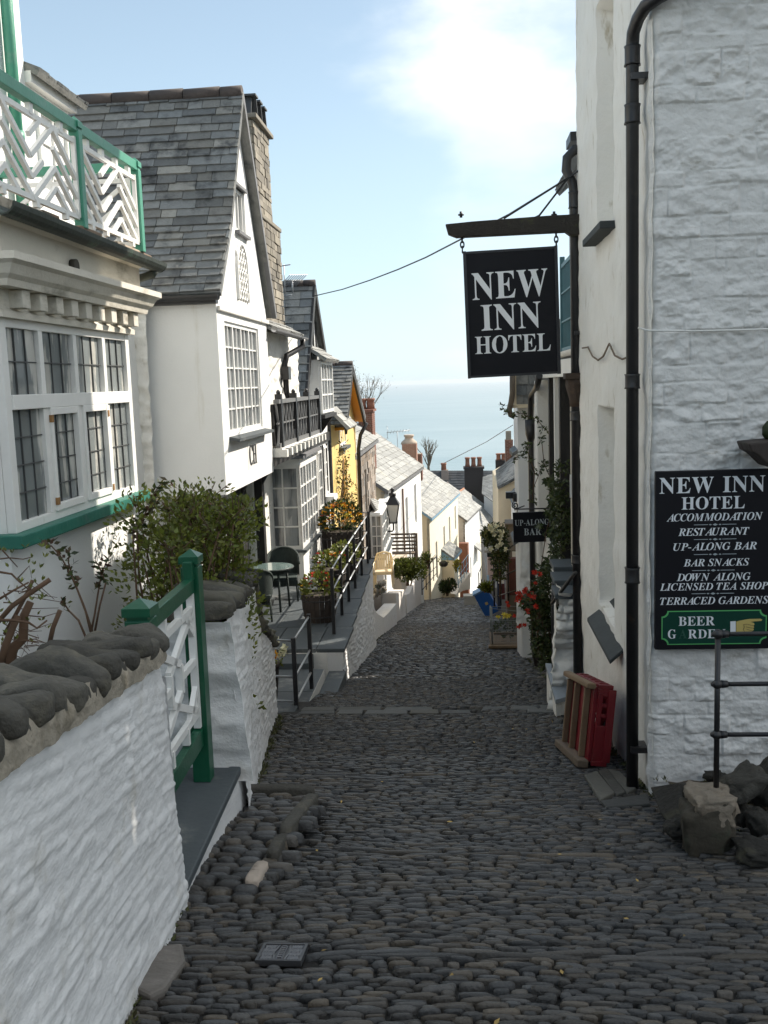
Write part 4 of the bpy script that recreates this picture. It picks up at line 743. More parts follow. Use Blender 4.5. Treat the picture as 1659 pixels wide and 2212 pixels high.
# facade with holes for the big window, gable window and arched lattice
wy0, wz1 = cpt(489, 690); wy1, wz0 = cpt(561, 935); wz1, wz0 = wz1 - .02, wz0 + .0
wy0, wy1 = 11.72, 13.72; wz1, wz0 = .80, -.57
g0, g1 = cpt(499, 398), cpt(523, 500); gy0, gy1, gz1, gz0 = g0[0] + .05, g1[0] + .0, g0[1] - .05, g1[1] + .05
gy0, gy1 = 12.62, 13.24; gz0, gz1 = 2.0, 2.56
acx, arw, az0, azs = 12.82, .30, 1.12, 1.50
arch = [(acx - arw, az0), (acx + arw, az0)] + [(acx + arw * math.cos(t), azs + arw * 1.15 * math.sin(t)) for t in [math.pi * k / 12 for k in range(13)]]
outer = [(cy0, czb), (cy1, czb), (cy1, cze - .14), (ay + .0, az - .02), (cy0 + (ay - cy0) * .38 + .05, cze + (az - cze) * .30 - .04), (cy0, cze - .05)]
flare = lambda y: 0
f_ = MB(); f_.panel(outer, [rect(wy0, wz0, wy1, wz1), rect(gy0, gz0, gy1, gz1)], (CXP, 0, 0), Y_, Z_, .14, side=False)
f_.panel([(-4.2, czb), (CXP, czb), (CXP, cze), (-4.2, cze)], [], (0, cy0, 0), X_, Z_, .1, side=False)
f_.quad((CXP, cy0, czb), (CXP - 1.5, cy0, czb), (CXP - 1.5, cy1, czb), (CXP, cy1, czb)); f_.quad((CXP, cy1, czb), (CXP - 1.5, cy1, czb), (CXP - 1.5, cy1, cze), (CXP, cy1, cze))
f_.build('wall', WHITE_RENDER, ch)
hb = MB(); hb.box((CXP - .02, cy0 + .02, .90), (CXP + .04, cy1 + .02, .955)); hb.build('string_course', WHITE_LIME, ch, .01)
window(ch, (CXP - .05, (wy0 + wy1) / 2, (wz0 + wz1) / 2), Y_, Z_, wy1 - wy0, wz1 - wz0, 8, 5, GLASS_CURT, WHITE_PAINT, .05, .02, casements=2)
ws = MB(); ws.prism([(CXP - .1, wy0 - .06, wz0 - .005), (CXP + .13, wy0 - .06, wz0 - .05), (CXP + .13, wy0 - .06, wz0 - .085), (CXP - .1, wy0 - .06, wz0 - .05)], (0, wy1 - wy0 + .2, 0)); ws.build('window_sill', SLAB, ch)
window(ch, (CXP - .06, (gy0 + gy1) / 2, (gz0 + gz1) / 2), Y_, Z_, gy1 - gy0, gz1 - gz0, 3, 1, GLASS_CURT, WHITE_PAINT, .05, .03)
hd = MB(); hd.box((CXP - .05, gy0 - .04, gz1), (CXP + .04, gy1 + .04, gz1 + .04)); hd.build('window_hood', GUTTER_GREY, ch); hd = MB(); hd.box((CXP - .05, gy0 - .04, gz0 - .05), (CXP + .06, gy1 + .04, gz0 - .01)); hd.build('window_sill', GUTTER_GREY, ch)
am = MB(); am.quad((CXP + .004, acx - arw, az0), (CXP + .004, acx + arw, az0 - .0), (CXP + .004, acx + arw, azs), (CXP + .004, acx - arw, azs), 1); am.add([(CXP + .004, y, z) for y, z in arch[2:]], [tuple(range(13))], 1); am.tube([(CXP + .01, y, z) for y, z in arch[1:] + arch[:1]], .03, 5, 0, False)
for i in range(5):
    for j in range(6):
        y, z = acx - arw + .07 + i * .136, az0 + .07 + j * .125
        if (z > azs and ((y - acx) / arw) ** 2 + ((z - azs) / (arw * 1.15)) ** 2 > .9): continue
        pts = [(CXP + .012, y + .058 * math.cos(t), z + .058 * math.sin(t)) for t in [2 * math.pi * k / 10 for k in range(11)]]; am.tube(pts, .014, 5, 0, False)
am.build('arched_lattice', [WHITE_PAINT, mat('lattice back', (.58, .56, .52), .8)], ch)
# the letters
lt = MB(); q0 = onX(551, 1003, CXP); lt_y = q0.y
cl = MB(); pcx, pcz = onX(546, 985, CXP).y, onX(546, 1003, CXP).z
[text(lt, 'CH', (CXP + .003 + .001 * k_, pcx + .011 * k_, pcz), Y_, Z_, .26, .46, 'U', 0, 4) for k_ in (-1, 0, 1)]; lt.build('lettering', LETTER_BLACK, ch)
cl.box((CXP - .02, pcx - .3, pcz - .05), (CXP + .0025, pcx + .3, pcz + .3)); cl.build('letter_panel', WHITE_PAINT, ch)
# roof: near slope with a slight kick at the eave
r_ = MB(); XL, XR = -6.2, CXP + .10
mid = (cy0 + (ay - cy0) * .38, cze + (az - cze) * .30)
e0, e1 = (XL, cy0 - .16, cze - .04), (XR, cy0 - .16, cze - .04); m0, m1 = (XL, mid[0] - .02, mid[1] + .07), (XR, mid[0] - .02, mid[1] + .07); t0, t1 = (XL, ay, az + .1), (XR + .02, ay, az + .1)
for a, b, c, d in ((e0, e1, m0, m1), (m0, m1, t0, t1)): roof_core(r_, a, b, c, d, .06); slates(r_, a, b, c, d, .128, .16, .46, .016, jit=.5)
k0, k1 = (XR, cy1 + .22, cze - .1), (XL, cy1 + .22, cze - .1); roof_core(r_, k0, k1, t1, t0, .06); slates(r_, k0, k1, t1, t0, .2, .22, .5)
r_.build('roof', SLATE, ch)
vg = MB()
for a, b in (((CXP + .09, cy1 + .2, cze - .12), (CXP + .09, ay, az + .07)),): vg.beam(a, b, .06, .08, up=X_.cross(Vc(b) - Vc(a)))
vg.build('verge_board', GUTTER_GREY, ch)
rg = MB(); x = XL
while x < XR:
    ln = min(R(.42, .5), XR + .02 - x); rg.tube([(x, ay, az + .085 + R(-.006, .006)), (x + ln - .012, ay, az + .09 + R(-.006, .006))], .085, 10); x += ln
rg.build('ridge', RIDGE, ch)
gt_ = MB(); gutter(gt_, (-4.4, cy0 - .17, cze - .07), (XR - .02, cy0 - .17, cze - .07), .06); gt_.box((-4.2, cy0 - .12, cze - .16), (XR - .07, cy0 - .003, cze - .06)); gt_.build('gutter', IRON, ch)
# stone chimney stack
cm = MB(); cx0, cx1 = -3.42, -3.1
def stones(mb, x0, x1, y0, y1, z0, z1, hmin, hmax, wmin, wmax, proud=.03, mi=0):
    """rubble stones on the street (+X) face and on the face towards the camera (-Y)"""
    z = z0
    while z < z1:
        h = min(R(hmin, hmax), z1 - z + .01); y = y0
        while y < y1 - .01:
            w_ = min(R(wmin, wmax), y1 - y); mb.obox((x1, y + w_ / 2, z + h / 2), (proud * R(.5, 1.2), R(-.004, .004), 0), (0, w_ / 2 - .006, R(-.006, .006)), (0, R(-.004, .004), h / 2 - .006), mi); y += w_
        x = x0
        while x < x1 - .01:
            w_ = min(R(wmin, wmax), x1 - x); mb.obox((x + w_ / 2, y0, z + h / 2), (w_ / 2 - .006, 0, R(-.006, .006)), (0, proud * R(.5, 1.2), 0), (R(-.004, .004), 0, h / 2 - .006), mi); x += w_
        z += h
cyA, cyB = 15.5, 16.75; ctop = onX(548, 262, cx1).z
for (a, b, c, d, e, f) in ((cx0, cx1, cyA, cyB, 2.6, ctop), (cx0, cx1 + .06, cyA - .04, cyB + .35, .2, 2.62)):
    cm.box((a, c + .01, d * 0 + e), (b - .01, d, f), 1); stones(cm, a, b, c, d, e, f, .08, .15, .14, .34)
cm.build('chimney', [GREYSTONE, MORTAR], ch, .012)
cc = MB(); cc.box((cx0 - .05, cyA - .07, ctop), (cx1 + .09, cyB + .1, ctop + .07)); cc.build('chimney_cap', GREYSTONE, ch, .012); cc = MB(); cc.box((cx0 - .02, cyA - .03, 2.62), (cx1 + .10, cyB + .40, 2.69)); cc.build('chimney_ledge', GREYSTONE, ch, .012)
for k in range(3):
    cw = MB(); y = cyA + .2 + k * .36; p = Vc((cx1 - .16, y, ctop + .07)); cw.prism([p + Vc((-.14, -.13, 0)), p + Vc((.14, -.13, 0)), p + Vc((.14, -.03, .30)), p + Vc((-.14, -.03, .30))], (0, .03, 0)); cw.prism([p + Vc((-.2, .13, 0)), p + Vc((.2, .13, 0)), p + Vc((.2, .03, .30)), p + Vc((-.2, .03, .30))], (0, .03, 0)); cw.box(p + Vc((-.22, -.1, .30)), p + Vc((.22, .12, .33))); cw.build('chimney_cowl', SLATE_DARK, ch)
# wing beyond: rough white wall with little eave, gutter and black downpipe
wg = MB(); rough_patch(wg, (-3.0, cy1 - .1, -.95), (-3.0, 18.2, -.95), (-3.0, 18.2, .85), (-3.0, cy1 - .1, .85), 90, 90, lambda p, u, v: .025 * fbm(p.y * 3, p.z * 6, 0, 1) + .015)
wg.build('wing_wall', WHITE_LIME, ch)
er = MB(); e0, e1, t0, t1 = (-2.72, cy1 + .02, .86), (-2.72, 17.3, .86), (-3.3, cy1 + .02, 1.2), (-3.3, 17.3, 1.2); roof_core(er, e0, e1, t0, t1, .05); slates(er, e0, e1, t0, t1, .2, .25, .45); er.build('wing_roof', SLATE_FAR, ch)
eg = MB(); gutter(eg, (-2.69, cy1, .83), (-2.69, 17.35, .82), .05); eg.build('wing_gutter', GUTTER_GREY, ch)
dpp = MB(); y0 = 17.0; dpp.tube([(-2.69, y0, .8), (-2.70, y0, .66), (-2.9, y0 - .5, .5), (-2.93, y0 - .55, .35), (-2.93, y0 - .5, -.1), (-2.93, y0 - .1, -.5), (-2.93, y0 - .05, -1.0)], .05, 8); dpp.box((-2.99, y0 - .66, .1), (-2.85, y0 - .42, .32)); dpp.build('downpipe', IRON_RUST, ch)
# ground floor under the jetty
gf = MB(); GX = -3.6
gf.panel([(11.25, -4.0), (18.3, -4.0), (18.3, czb + .1), (11.25, czb + .1)], [rect(15.2, -3.8, 16.5, -1.35), rect(13.6, -3.0, 14.8, -1.6)], (GX, 0, 0), Y_, Z_, .2); gf.build('ground_floor_wall', WHITE_LIME, ch)
dd = MB(); dd.box((GX - .19, 15.2, -3.8), (GX - .13, 16.5, -1.35)); 
for q in (15.25, 15.68, 16.12): dd.box((GX - .13, q, -3.7), (GX - .11, q + .34, -1.5))
dd.build('door', BLACK_WOOD, ch)
for y in (14.95, 16.6): jp = MB(); jp.box((GX + .002, y, -3.8), (GX + .14, y + .18, -1.35)); jp.prism([(GX + .14, y + .04, -1.35), (GX + .14, y + .04, -1.7), (GX + .35, y + .04, -1.35)], (0, .1, 0)); jp.build('door_post', BLACK_WOOD, ch)
window(ch, (GX - .05, 14.2, -2.3), Y_, Z_, 1.2, 1.4, 3, 4, GLASS_CURT, WHITE_PAINT, .05, .025)
# canted ground-floor bay
by0, by1, bX0, bX1, bzs, bzt = 18.25, 20.5, -3.75, -3.06, -3.13, -1.50
bb_ = MB(); bb_.box((bX0, by0, -4.0), (bX1, by1, bzs)); bb_.box((bX0, by0 + .0, bzt), (bX1, by1, bzt + .12)); bb_.box((bX0, by0 + .12, bzs), (bX1 - .12, by1 - .1, bzt)); bb_.build('bay_wall', WHITE_RENDER, ch)
br = MB(); br.prism([(bX0, by0 - .1, bzt + .12), (bX1 + .1, by0 - .1, bzt + .12), (bX1 + .1, by0 - .1, bzt + .17), (bX0, by0 - .1, bzt + .32)], (0, by1 - by0 + .2, 0)); br.build('bay_roof', GUTTER_GREY, ch)
bs_ = MB(); bs_.box((bX0, by0 - .08, bzs - .05), (bX1 + .08, by1 + .04, bzs)); bs_.build('bay_sill', SLAB, ch)
window(ch, ((bX0 + bX1) / 2, by0 + .03, (bzs + bzt) / 2), X_, Z_, bX1 - bX0, bzt - bzs, 2, 4, GLASS_CURT, WHITE_PAINT, .07, .03, name='bay_window')
window(ch, (bX1 - .03, (by0 + by1) / 2, (bzs + bzt) / 2), Y_, Z_, by1 - by0, bzt - bzs, 6, 4, GLASS_CURT, WHITE_PAINT, .07, .03, name='bay_window', casements=2)

# ================================================================ LEFT: timbered gable house with the black balcony
def verge_roof(par, XF, XB, ya, za, yb, zb, yc, zc, m, hs, w0, w1, ridge_m, over=.12, board=None):
    """gable facing the street: apex (ya,za), near foot (yb,zb), far foot (yc,zc)"""
    r_ = MB(); xo = XF + over
    for e0, e1, t0, t1 in (((XB, yb, zb), (xo, yb, zb), (XB, ya, za), (xo, ya, za)), ((xo, yc, zc), (XB, yc, zc), (xo, ya, za), (XB, ya, za))):
        roof_core(r_, e0, e1, t0, t1, .07); slates(r_, e0, e1, t0, t1, hs, w0, w1, .016)
    r_.build('roof', m, par)
    g = MB(); x = XB
    while x < xo: g.tube([(x, ya, za + .0), (min(x + .44, xo), ya, za + .0)], .085, 8); x += .45
    g.build('ridge', ridge_m, par)
    if board:
        b = MB()
        for y, z in ((yb, zb), (yc, zc)):
            q0, q1 = Vc((xo - .02, y, z - .09)), Vc((xo - .02, ya, za - .09)); b.beam(q0, q1, .05, .17, up=X_.cross(q1 - q0))
        b.build('bargeboard', board, par)
tx_ = -3.1
th = thing('timbered_house', 'white house with black timber studs, steep slate gable and small oriel window', 'house', (-3.6, 20, -4))
ap = onX(667, 613, tx_); tzf = -.45; ty0, ty1 = 18.75, 22.9
fw_ = MB(); hole_w = []
fw_.panel([(ty0 + .1, -6.0), (ty1 - .05, -6.0), (ty1 - .05, tzf), (ap.y, ap.z - .1), (ty0 + .1, tzf)], [], (tx_, 0, 0), Y_, Z_, .2); fw_.box((-6.5, ty0 + .1, -6), (tx_ - .21, ty1 - .05, tzf)); fw_.build('wall', WHITE_RENDER, th)
stud = MB()
for y in (19.35, 19.75, 20.15, 20.55, 20.95, 21.35): 
    zt_ = tzf + (ap.z - tzf) * (1 - abs(y - ap.y) / (2.6 if y > ap.y else 1.5)) - .15
    if zt_ > .75: stud.box((tx_ + .001, y - .05, .62), (tx_ + .028, y + .05, zt_))
for y in (20.75, 21.05, 21.35, 21.65, 22.3, 22.75): stud.box((tx_ + .001, y - .045, -5.8), (tx_ + .028, y + .045, -1.35))
stud.box((tx_ + .001, ty0 + .2, -1.3), (tx_ + .05, ty1, -1.1)); stud.box((tx_ + .001, ty1 - .2, -5.9), (tx_ + .06, ty1 - .05, tzf + .2)); stud.build('timber_stud', BLACK_WOOD, th)
verge_roof(th, tx_, -6.8, ap.y, ap.z, ty0, tzf, ty1 + .1, tzf + .05, SLATE, .22, .28, .55, RIDGE, .14, BLACK_WOOD)
ob = MB(); o0, o1, oz0, oz1, ox = 19.75, 21.6, -.62, .50, tx_ + .32
ob.box((tx_ - .05, o0, oz0), (ox - .05, o1, oz1)); ob.build('oriel', WHITE_PAINT, th)
orf = MB(); e0, e1, t0, t1 = (ox + .14, o0 - .16, oz1 - .0), (ox + .14, o1 + .12, oz1), (tx_, o0 - .05, oz1 + .32), (tx_, o1, oz1 + .32); roof_core(orf, e0, e1, t0, t1, .05); slates(orf, e0, e1, t0, t1, .17, .2, .35); orf.build('oriel_roof', SLATE_FAR, th)
window(th, (ox - .03, (o0 + o1) / 2, (oz0 + oz1) / 2), Y_, Z_, o1 - o0 - .04, oz1 - oz0 - .06, 4, 3, GLASS_CURT, WHITE_PAINT, .06, .03, casements=2)
obr = MB(); obr.box((tx_, o0 - .03, oz0 - .07), (ox + .05, o1 + .03, oz0)); obr.prism([(tx_, o1 - .25, oz0 - .07), (ox, o1 - .25, oz0 - .07), (tx_, o1 - .25, oz0 - .5)], (0, .12, 0)); obr.build('oriel_bracket', BLACK_WOOD, th)
for (yy, zz, w_, h_) in ((21.05 + .0, -1.95, .0, .0), (22.03, -1.95, .62, 1.1)):
    if w_: window(th, (tx_ - .0, yy, zz), Y_, Z_, w_, h_, 2, 3, GLASS_CURT, WHITE_PAINT, .05, .03); wbx = MB(); wbx.box((tx_, yy - .34, zz - .72), (tx_ + .22, yy + .34, zz - .57)); wbx.build('window_box', WHITE_PAINT, th)
window(th, (tx_ + .03, 20.9, -2.05), Y_, Z_, .6, 1.25, 2, 3, GLASS_CURT, WHITE_PAINT, .05, .03)
# balcony with crossed black bars
bl = thing('balcony', 'black criss-cross iron balcony on white joists over the terrace', 'balcony', (-2.8, 17, -1))
bx = -2.72; q0 = onX(583, 877, bx); q1 = onX(686, 857, bx); y0b, y1b = 14.4, q1.y; zt_, zbm = q1.z, onX(692, 930, bx).z
br_ = MB(); br_.beam((bx, y0b, zt_), (bx, y1b, zt_), .09, .06); br_.beam((bx, y0b, zbm), (bx, y1b, zbm), .06, .07); br_.beam((bx, y0b, (zt_ + zbm) / 2), (bx, y1b, (zt_ + zbm) / 2), .03, .025)
br_.beam((bx, y1b, zt_), (-3.3, y1b, zt_), .07, .06); br_.beam((bx, y1b, zbm), (-3.3, y1b, zbm), .06, .07)
br_.build('balcony_rail', mat('grey black rail', (.15, .15, .15), .5, .1, 5), bl)
xb = MB(); n = 15; st_ = (y1b - y0b) / n
for k in range(n): ya, yb = y0b + k * st_, y0b + (k + 1) * st_; xb.beam((bx, ya, zbm), (bx, yb, zt_), .022, .03, up=X_); xb.beam((bx - .012, yb, zbm), (bx - .012, ya, zt_), .022, .03, up=X_)
xb.build('crossed_bars', mat('grey black bars', (.20, .20, .20), .5, .1, 5), bl)
bk = MB(); bk.box((bx - .10, y0b, zbm), (bx - .05, y1b, zt_ - .04)); bk.build('backing_panel', BLACK_WOOD, bl)
for k in range(4): bp = MB(); y = y0b + .2 + k * (y1b - y0b - .25) / 3; bp.box((bx - .05, y - .05, zbm - .1), (bx + .05, y + .05, zt_ + .11)); bp.blob((bx, y, zt_ + .13), (.035, 0, 0), (0, .035, 0), (0, 0, .045), 8, 6); bp.build('balcony_post', IRON, bl)
bj = MB(); y = y0b
while y < y1b: bj.box((-3.05, y, zbm - .17), (bx + .13, y + .12, zbm - .06)); y += .42
bj.box((-3.05, y0b, zbm - .06), (bx + .06, y1b + .05, zbm - .035)); bj.build('joist', WHITE_LIME, bl)
bu = MB(); bu.box((-3.1, y0b, zbm - .34), (bx - .15, y1b, zbm - .172)); bu.build('bearer', BLACK_WOOD, bl)
pd = MB(); c = onX(611, 868, -2.95); pts = [(c.x, c.y + .42 * math.cos(t), c.z - .10 + .24 * math.sin(t)) for t in [math.pi * k / 14 for k in range(15)]]; pd.prism(pts, (-.03, 0, 0)); pd.box((c.x - .03, c.y - .42, zt_ - .3), (c.x, c.y + .42, c.z - .1))
tag(pd.build('round_board', WHITE_PAINT), 'white round-topped board standing behind the black balcony rail', 'board')

# ================================================================ LEFT: yellow house, stone house
yh = thing('yellow_house', 'yellow rendered house with slate gable, orange soffit and creeper', 'house', (-3.6, 26, -6))
yx = -3.05; ap2 = onX(738, 787, yx); ff, fn_ = onX(766, 905, yx), onX(722, 905, yx)
yz = ap2.z - 1.5
yw = MB(); yw.panel([(ty1 + .05, -9), (ff.y + .1, -9), (ff.y + .1, yz), (ap2.y, ap2.z - .12), (fn_.y + .2, yz), (ty1 + .05, yz)], [], (yx, 0, 0), Y_, Z_, .25); yw.box((-7, ty1 + .05, -9), (yx - .251, ff.y + .1, yz)); yw.build('wall', YELLOW, yh)
verge_roof(yh, yx, -6.8, ap2.y, ap2.z, fn_.y, yz, ff.y + .3, yz - .0, SLATE, .15, .2, .4, RIDGE, .30)
yb_ = MB(); xo = yx + .27
for (y, z) in ((ff.y + .25, yz - .05), (fn_.y, yz - .06)): a, b = Vc((xo, y, z - .1)), Vc((xo, ap2.y, ap2.z - .13)); yb_.beam(a, b, .06, .18, up=X_.cross(b - a), mi=1); yb_.beam(a - X_ * .16 + Z_ * .04, b - X_ * .16 + Z_ * .04, .24, .03, up=X_.cross(b - a))
yb_.build('bargeboard', [ORANGE, BLACK_WOOD], yh)
wv0 = onX(734, 915, yx); window(yh, (yx, wv0.y + .35, wv0.z), Y_, Z_, 1.35, 1.15, 3, 3, GLASS_CURT, WHITE_PAINT, .07, .05); wsb = MB(); wsb.box((yx, wv0.y - .4, wv0.z - .68), (yx + .14, wv0.y + 1.1, wv0.z - .6)); wsb.build('window_sill', SLAB, yh)
wv1 = onX(745, 1045, yx); window(yh, (yx, wv1.y, wv1.z - .2), Y_, Z_, .7, 1.7, 2, 4, GLASS_CURT, mat('ochre frame', (.45, .25, .05), .6), .07, .05)
lr = MB(); e0, e1, t0, t1 = onX(702, 908, yx + .4), onX(733, 918, yx + .4), onX(702, 872, yx - .1), onX(722, 892, yx - .1)
e0, e1, t0, t1 = Vc((yx + .45, 22.85, -1.05)), Vc((yx + .45, 24.6, -1.05)), Vc((yx, 22.85, -.55)), Vc((yx, 24.6, -.55)); roof_core(lr, e0, e1, t0, t1, .06); slates(lr, e0, e1, t0, t1, .22, .3, .5); lr.build('porch_roof', SLATE_FAR, yh)
dpy = MB(); ydp = ff.y + .02; dpy.tube([(yx + .35, ydp, yz - .15), (yx + .15, ydp, yz - .5), (yx + .08, ydp, yz - .9), (yx + .08, ydp, -9)], .055, 8); dpy.build('downpipe', IRON_RUST, yh)
cr = thing('creeper', 'brown and green creeper climbing the front of the yellow house', 'climbing plant', (yx, 24, -6))
cf = MB(); ctw = MB()
for k in range(16):
    y = R(23.2, 26.2); zb_ = -5.6; zt_ = R(-3.6, -1.6) if y < 24.6 else R(-4.6, -2.8); pts = [(yx + .05 + R(0, .12), y + R(-.25, .25), zb_ + (zt_ - zb_) * i / 6) for i in range(7)]; ctw.tube(pts, [.025 - .003 * i for i in range(7)], 4)
    for p in pts[1:]: leaf_clump(cf, p, .14, .32, .35, 62, .075)
cf.build('leaves', LEAF_DRY, cr); ctw.build('stem', TWIG, cr)
def far_house(name, label, D, C_, zc_ridge_w, pitch, base, wallm, roofm, gable_m=None, win=(), hs=.3, sw=(.35, .6), ridge=True, over=.18, depth=None, eave_board=None, wname='window'):
    """D, C_: near and far eave corners on the street side; the roof rises away from the street"""
    D, C_ = Vc(D), Vc(C_); d = C_ - D; d.z = 0; ln = d.length; d.normalize(); n = Vc((-d.y, d.x, 0)); wR = zc_ridge_w
    h = thing(name, label, 'house', (D.x + n.x, D.y, base))
    W = D + n * over; ez = D.z - .05; rise = wR * math.tan(pitch)
    wl = MB(); O = Vc((W.x, W.y, 0)); holes = [rect(u - w / 2, z - hh / 2, u + w / 2, z + hh / 2) for (u, z, w, hh, *_r) in win]
    wl.panel([(0.12, base), (ln - .12, base), (ln - .12, ez), (0.12, ez)], holes, O, d, Z_, .16)
    gb = [O + d * .12 + n * x + Z_ * z for x, z in ((0, base), (0, ez), (wR - over, ez + rise - .12), (2 * wR - over * 2, ez), (2 * wR - over * 2, base))]
    wl.add(gb, [(0, 1, 2, 3, 4)], 1); off = d * (ln - .24); wl.add([p + off for p in gb], [(4, 3, 2, 1, 0)], 1)
    wl.quad(gb[4], gb[3], gb[3] + off, gb[4] + off, 0); wl.build('wall', [wallm, gable_m or wallm], h)
    rm = MB(); e0, e1 = D.copy(), D + d * ln; t0, t1 = e0 + n * wR + Z_ * rise, e1 + n * wR + Z_ * rise; b0_, b1_ = e0 + n * 2 * wR, e1 + n * 2 * wR
    for q in ((e0, e1, t0, t1), (b1_, b0_, t1, t0)): roof_core(rm, *q, .09)
    slates(rm, e0, e1, t0, t1, hs, sw[0], sw[1], .02); rm.build('roof', roofm, h)
    if ridge:
        rg = MB(); rg.tube([t0, t1], .1, 8); rg.build('ridge', RIDGE_RED if ridge == 'red' else RIDGE, h)
    eb = MB(); eb.beam(e0 - Z_ * .10 + n * .04, e1 - Z_ * .10 + n * .04, .09, .09); eb.beam(e0 - Z_ * .07 + d * .02, t0 - Z_ * .07 + d * .02, .05, .12, up=d.cross(t0 - e0)); eb.build('gutter', eave_board or GUTTER_GREY, h)
    for (u, z, w, hh, c, r, *g) in win: window(h, O + d * u + Z_ * z - d.cross(Z_) * .10, d, Z_, w, hh, c, r, g[0] if g else GLASS, WHITE_PAINT, .09, .04, .03, name=wname)
    return h, O, d, n, t0, t1
sh, O, d, n, t0, t1 = far_house('stone_house', 'brown rubble stone house with lichened slate roof beside the yellow house', onX(767, 983, -3.05), onX(818, 957, -3.05), 2.3, math.radians(36), -10, RUBBLE, SLATE_FAR, None, [(1.9, -4.3, .9, 2.1, 2, 4), (4.6, -3.9, .9, 2.0, 2, 4)])
rsb = MB(); y = 0.2
zz = -8.5
while zz < -2.3:
    h_ = R(.14, .3); u = .15
    while u < 8.0:
        w_ = R(.2, .6); inh = any(abs(u + w_ / 2 - wu) < .5 + w_ / 2 and abs(zz + h_ / 2 - wz) < 1.08 + h_ / 2 for wu, wz in ((1.9, -4.3), (4.6, -3.9)))
        if not inh: c = O + d * (u + w_ / 2) + Z_ * (zz + h_ / 2); rsb.obox(c, d * (w_ / 2 - .012), d.cross(Z_) * .03 * R(.6, 1.3), Z_ * (h_ / 2 - .012))
        u += w_
    zz += h_
rsb.build('stonework', RUBBLE, sh)
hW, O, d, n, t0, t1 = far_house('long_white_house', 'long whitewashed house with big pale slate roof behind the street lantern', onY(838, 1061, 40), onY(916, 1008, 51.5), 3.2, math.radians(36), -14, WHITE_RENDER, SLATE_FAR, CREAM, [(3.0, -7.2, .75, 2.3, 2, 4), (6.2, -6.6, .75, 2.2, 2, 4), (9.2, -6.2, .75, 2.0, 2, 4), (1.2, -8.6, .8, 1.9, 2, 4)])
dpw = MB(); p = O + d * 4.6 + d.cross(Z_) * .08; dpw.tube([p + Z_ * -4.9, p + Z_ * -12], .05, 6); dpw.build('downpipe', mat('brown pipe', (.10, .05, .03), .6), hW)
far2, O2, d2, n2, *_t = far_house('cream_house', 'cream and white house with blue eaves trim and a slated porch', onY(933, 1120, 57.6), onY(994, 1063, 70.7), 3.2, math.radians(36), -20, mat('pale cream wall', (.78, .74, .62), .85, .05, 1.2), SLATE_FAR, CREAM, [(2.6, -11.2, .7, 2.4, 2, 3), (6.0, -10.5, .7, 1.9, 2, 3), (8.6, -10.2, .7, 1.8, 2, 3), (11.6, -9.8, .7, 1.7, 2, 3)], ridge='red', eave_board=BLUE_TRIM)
pr_ = MB(); nn = -n2; Pw, Qw = (O2.x, O2.y), (O2.x + d2.x, O2.y + d2.y); t0, t1 = onP(953, 1186, Pw, Qw), onP(969, 1165, Pw, Qw); t1.z = t0.z; e0, e1 = t0 + nn * .85 - Z_ * .62, t1 + nn * .85 - Z_ * .62; pc = (t0 + t1) / 2; hl = (t1 - t0).length / 2; roof_core(pr_, e0, e1, t0, t1, .1); slates(pr_, e0, e1, t0, t1, .25, .3, .5); pr_.build('porch_roof', SLATE, far2)
pt = MB(); pt.prism([pc - d2 * hl * .96 - Z_ * .12, pc - d2 * hl * .96 - Z_ * .75, pc - d2 * hl * .96 + nn * .8 - Z_ * .72], d2 * .08); pt.beam(e0 - Z_ * .1, e1 - Z_ * .1, .1, .16); pt.build('porch_trim', BLUE_TRIM, far2)
pq = MB(); pq.obox(pc + nn * .4 - d2 * hl * .9 - Z_ * 2.3, nn * .38, d2 * .1, Z_ * 1.54); pq.build('porch_side', CREAM, far2)
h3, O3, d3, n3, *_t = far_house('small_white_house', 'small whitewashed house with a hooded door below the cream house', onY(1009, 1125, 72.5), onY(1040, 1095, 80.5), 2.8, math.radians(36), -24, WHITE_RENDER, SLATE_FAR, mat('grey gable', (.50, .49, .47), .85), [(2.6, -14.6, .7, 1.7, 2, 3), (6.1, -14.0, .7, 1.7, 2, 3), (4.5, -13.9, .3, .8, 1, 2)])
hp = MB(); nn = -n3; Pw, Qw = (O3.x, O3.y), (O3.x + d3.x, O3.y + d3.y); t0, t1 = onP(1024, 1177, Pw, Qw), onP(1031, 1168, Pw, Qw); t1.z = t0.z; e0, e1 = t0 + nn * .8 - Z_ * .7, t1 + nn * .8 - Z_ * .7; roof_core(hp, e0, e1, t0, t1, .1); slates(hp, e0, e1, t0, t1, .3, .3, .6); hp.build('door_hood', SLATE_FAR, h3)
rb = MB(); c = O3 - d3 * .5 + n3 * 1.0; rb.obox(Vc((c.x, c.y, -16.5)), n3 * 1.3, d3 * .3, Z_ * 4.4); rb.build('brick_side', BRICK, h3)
h4, *_q = far_house('end_house', 'slate roofed house lowest of the white row with a red ridge', onY(1040, 1152, 84), onY(1077, 1104, 95), 3.4, math.radians(38), -28, mat('lemon wall', (.72, .66, .48), .85), SLATE_FAR, None, [(4, -17.5, .8, 1.6, 2, 3)], ridge='red')
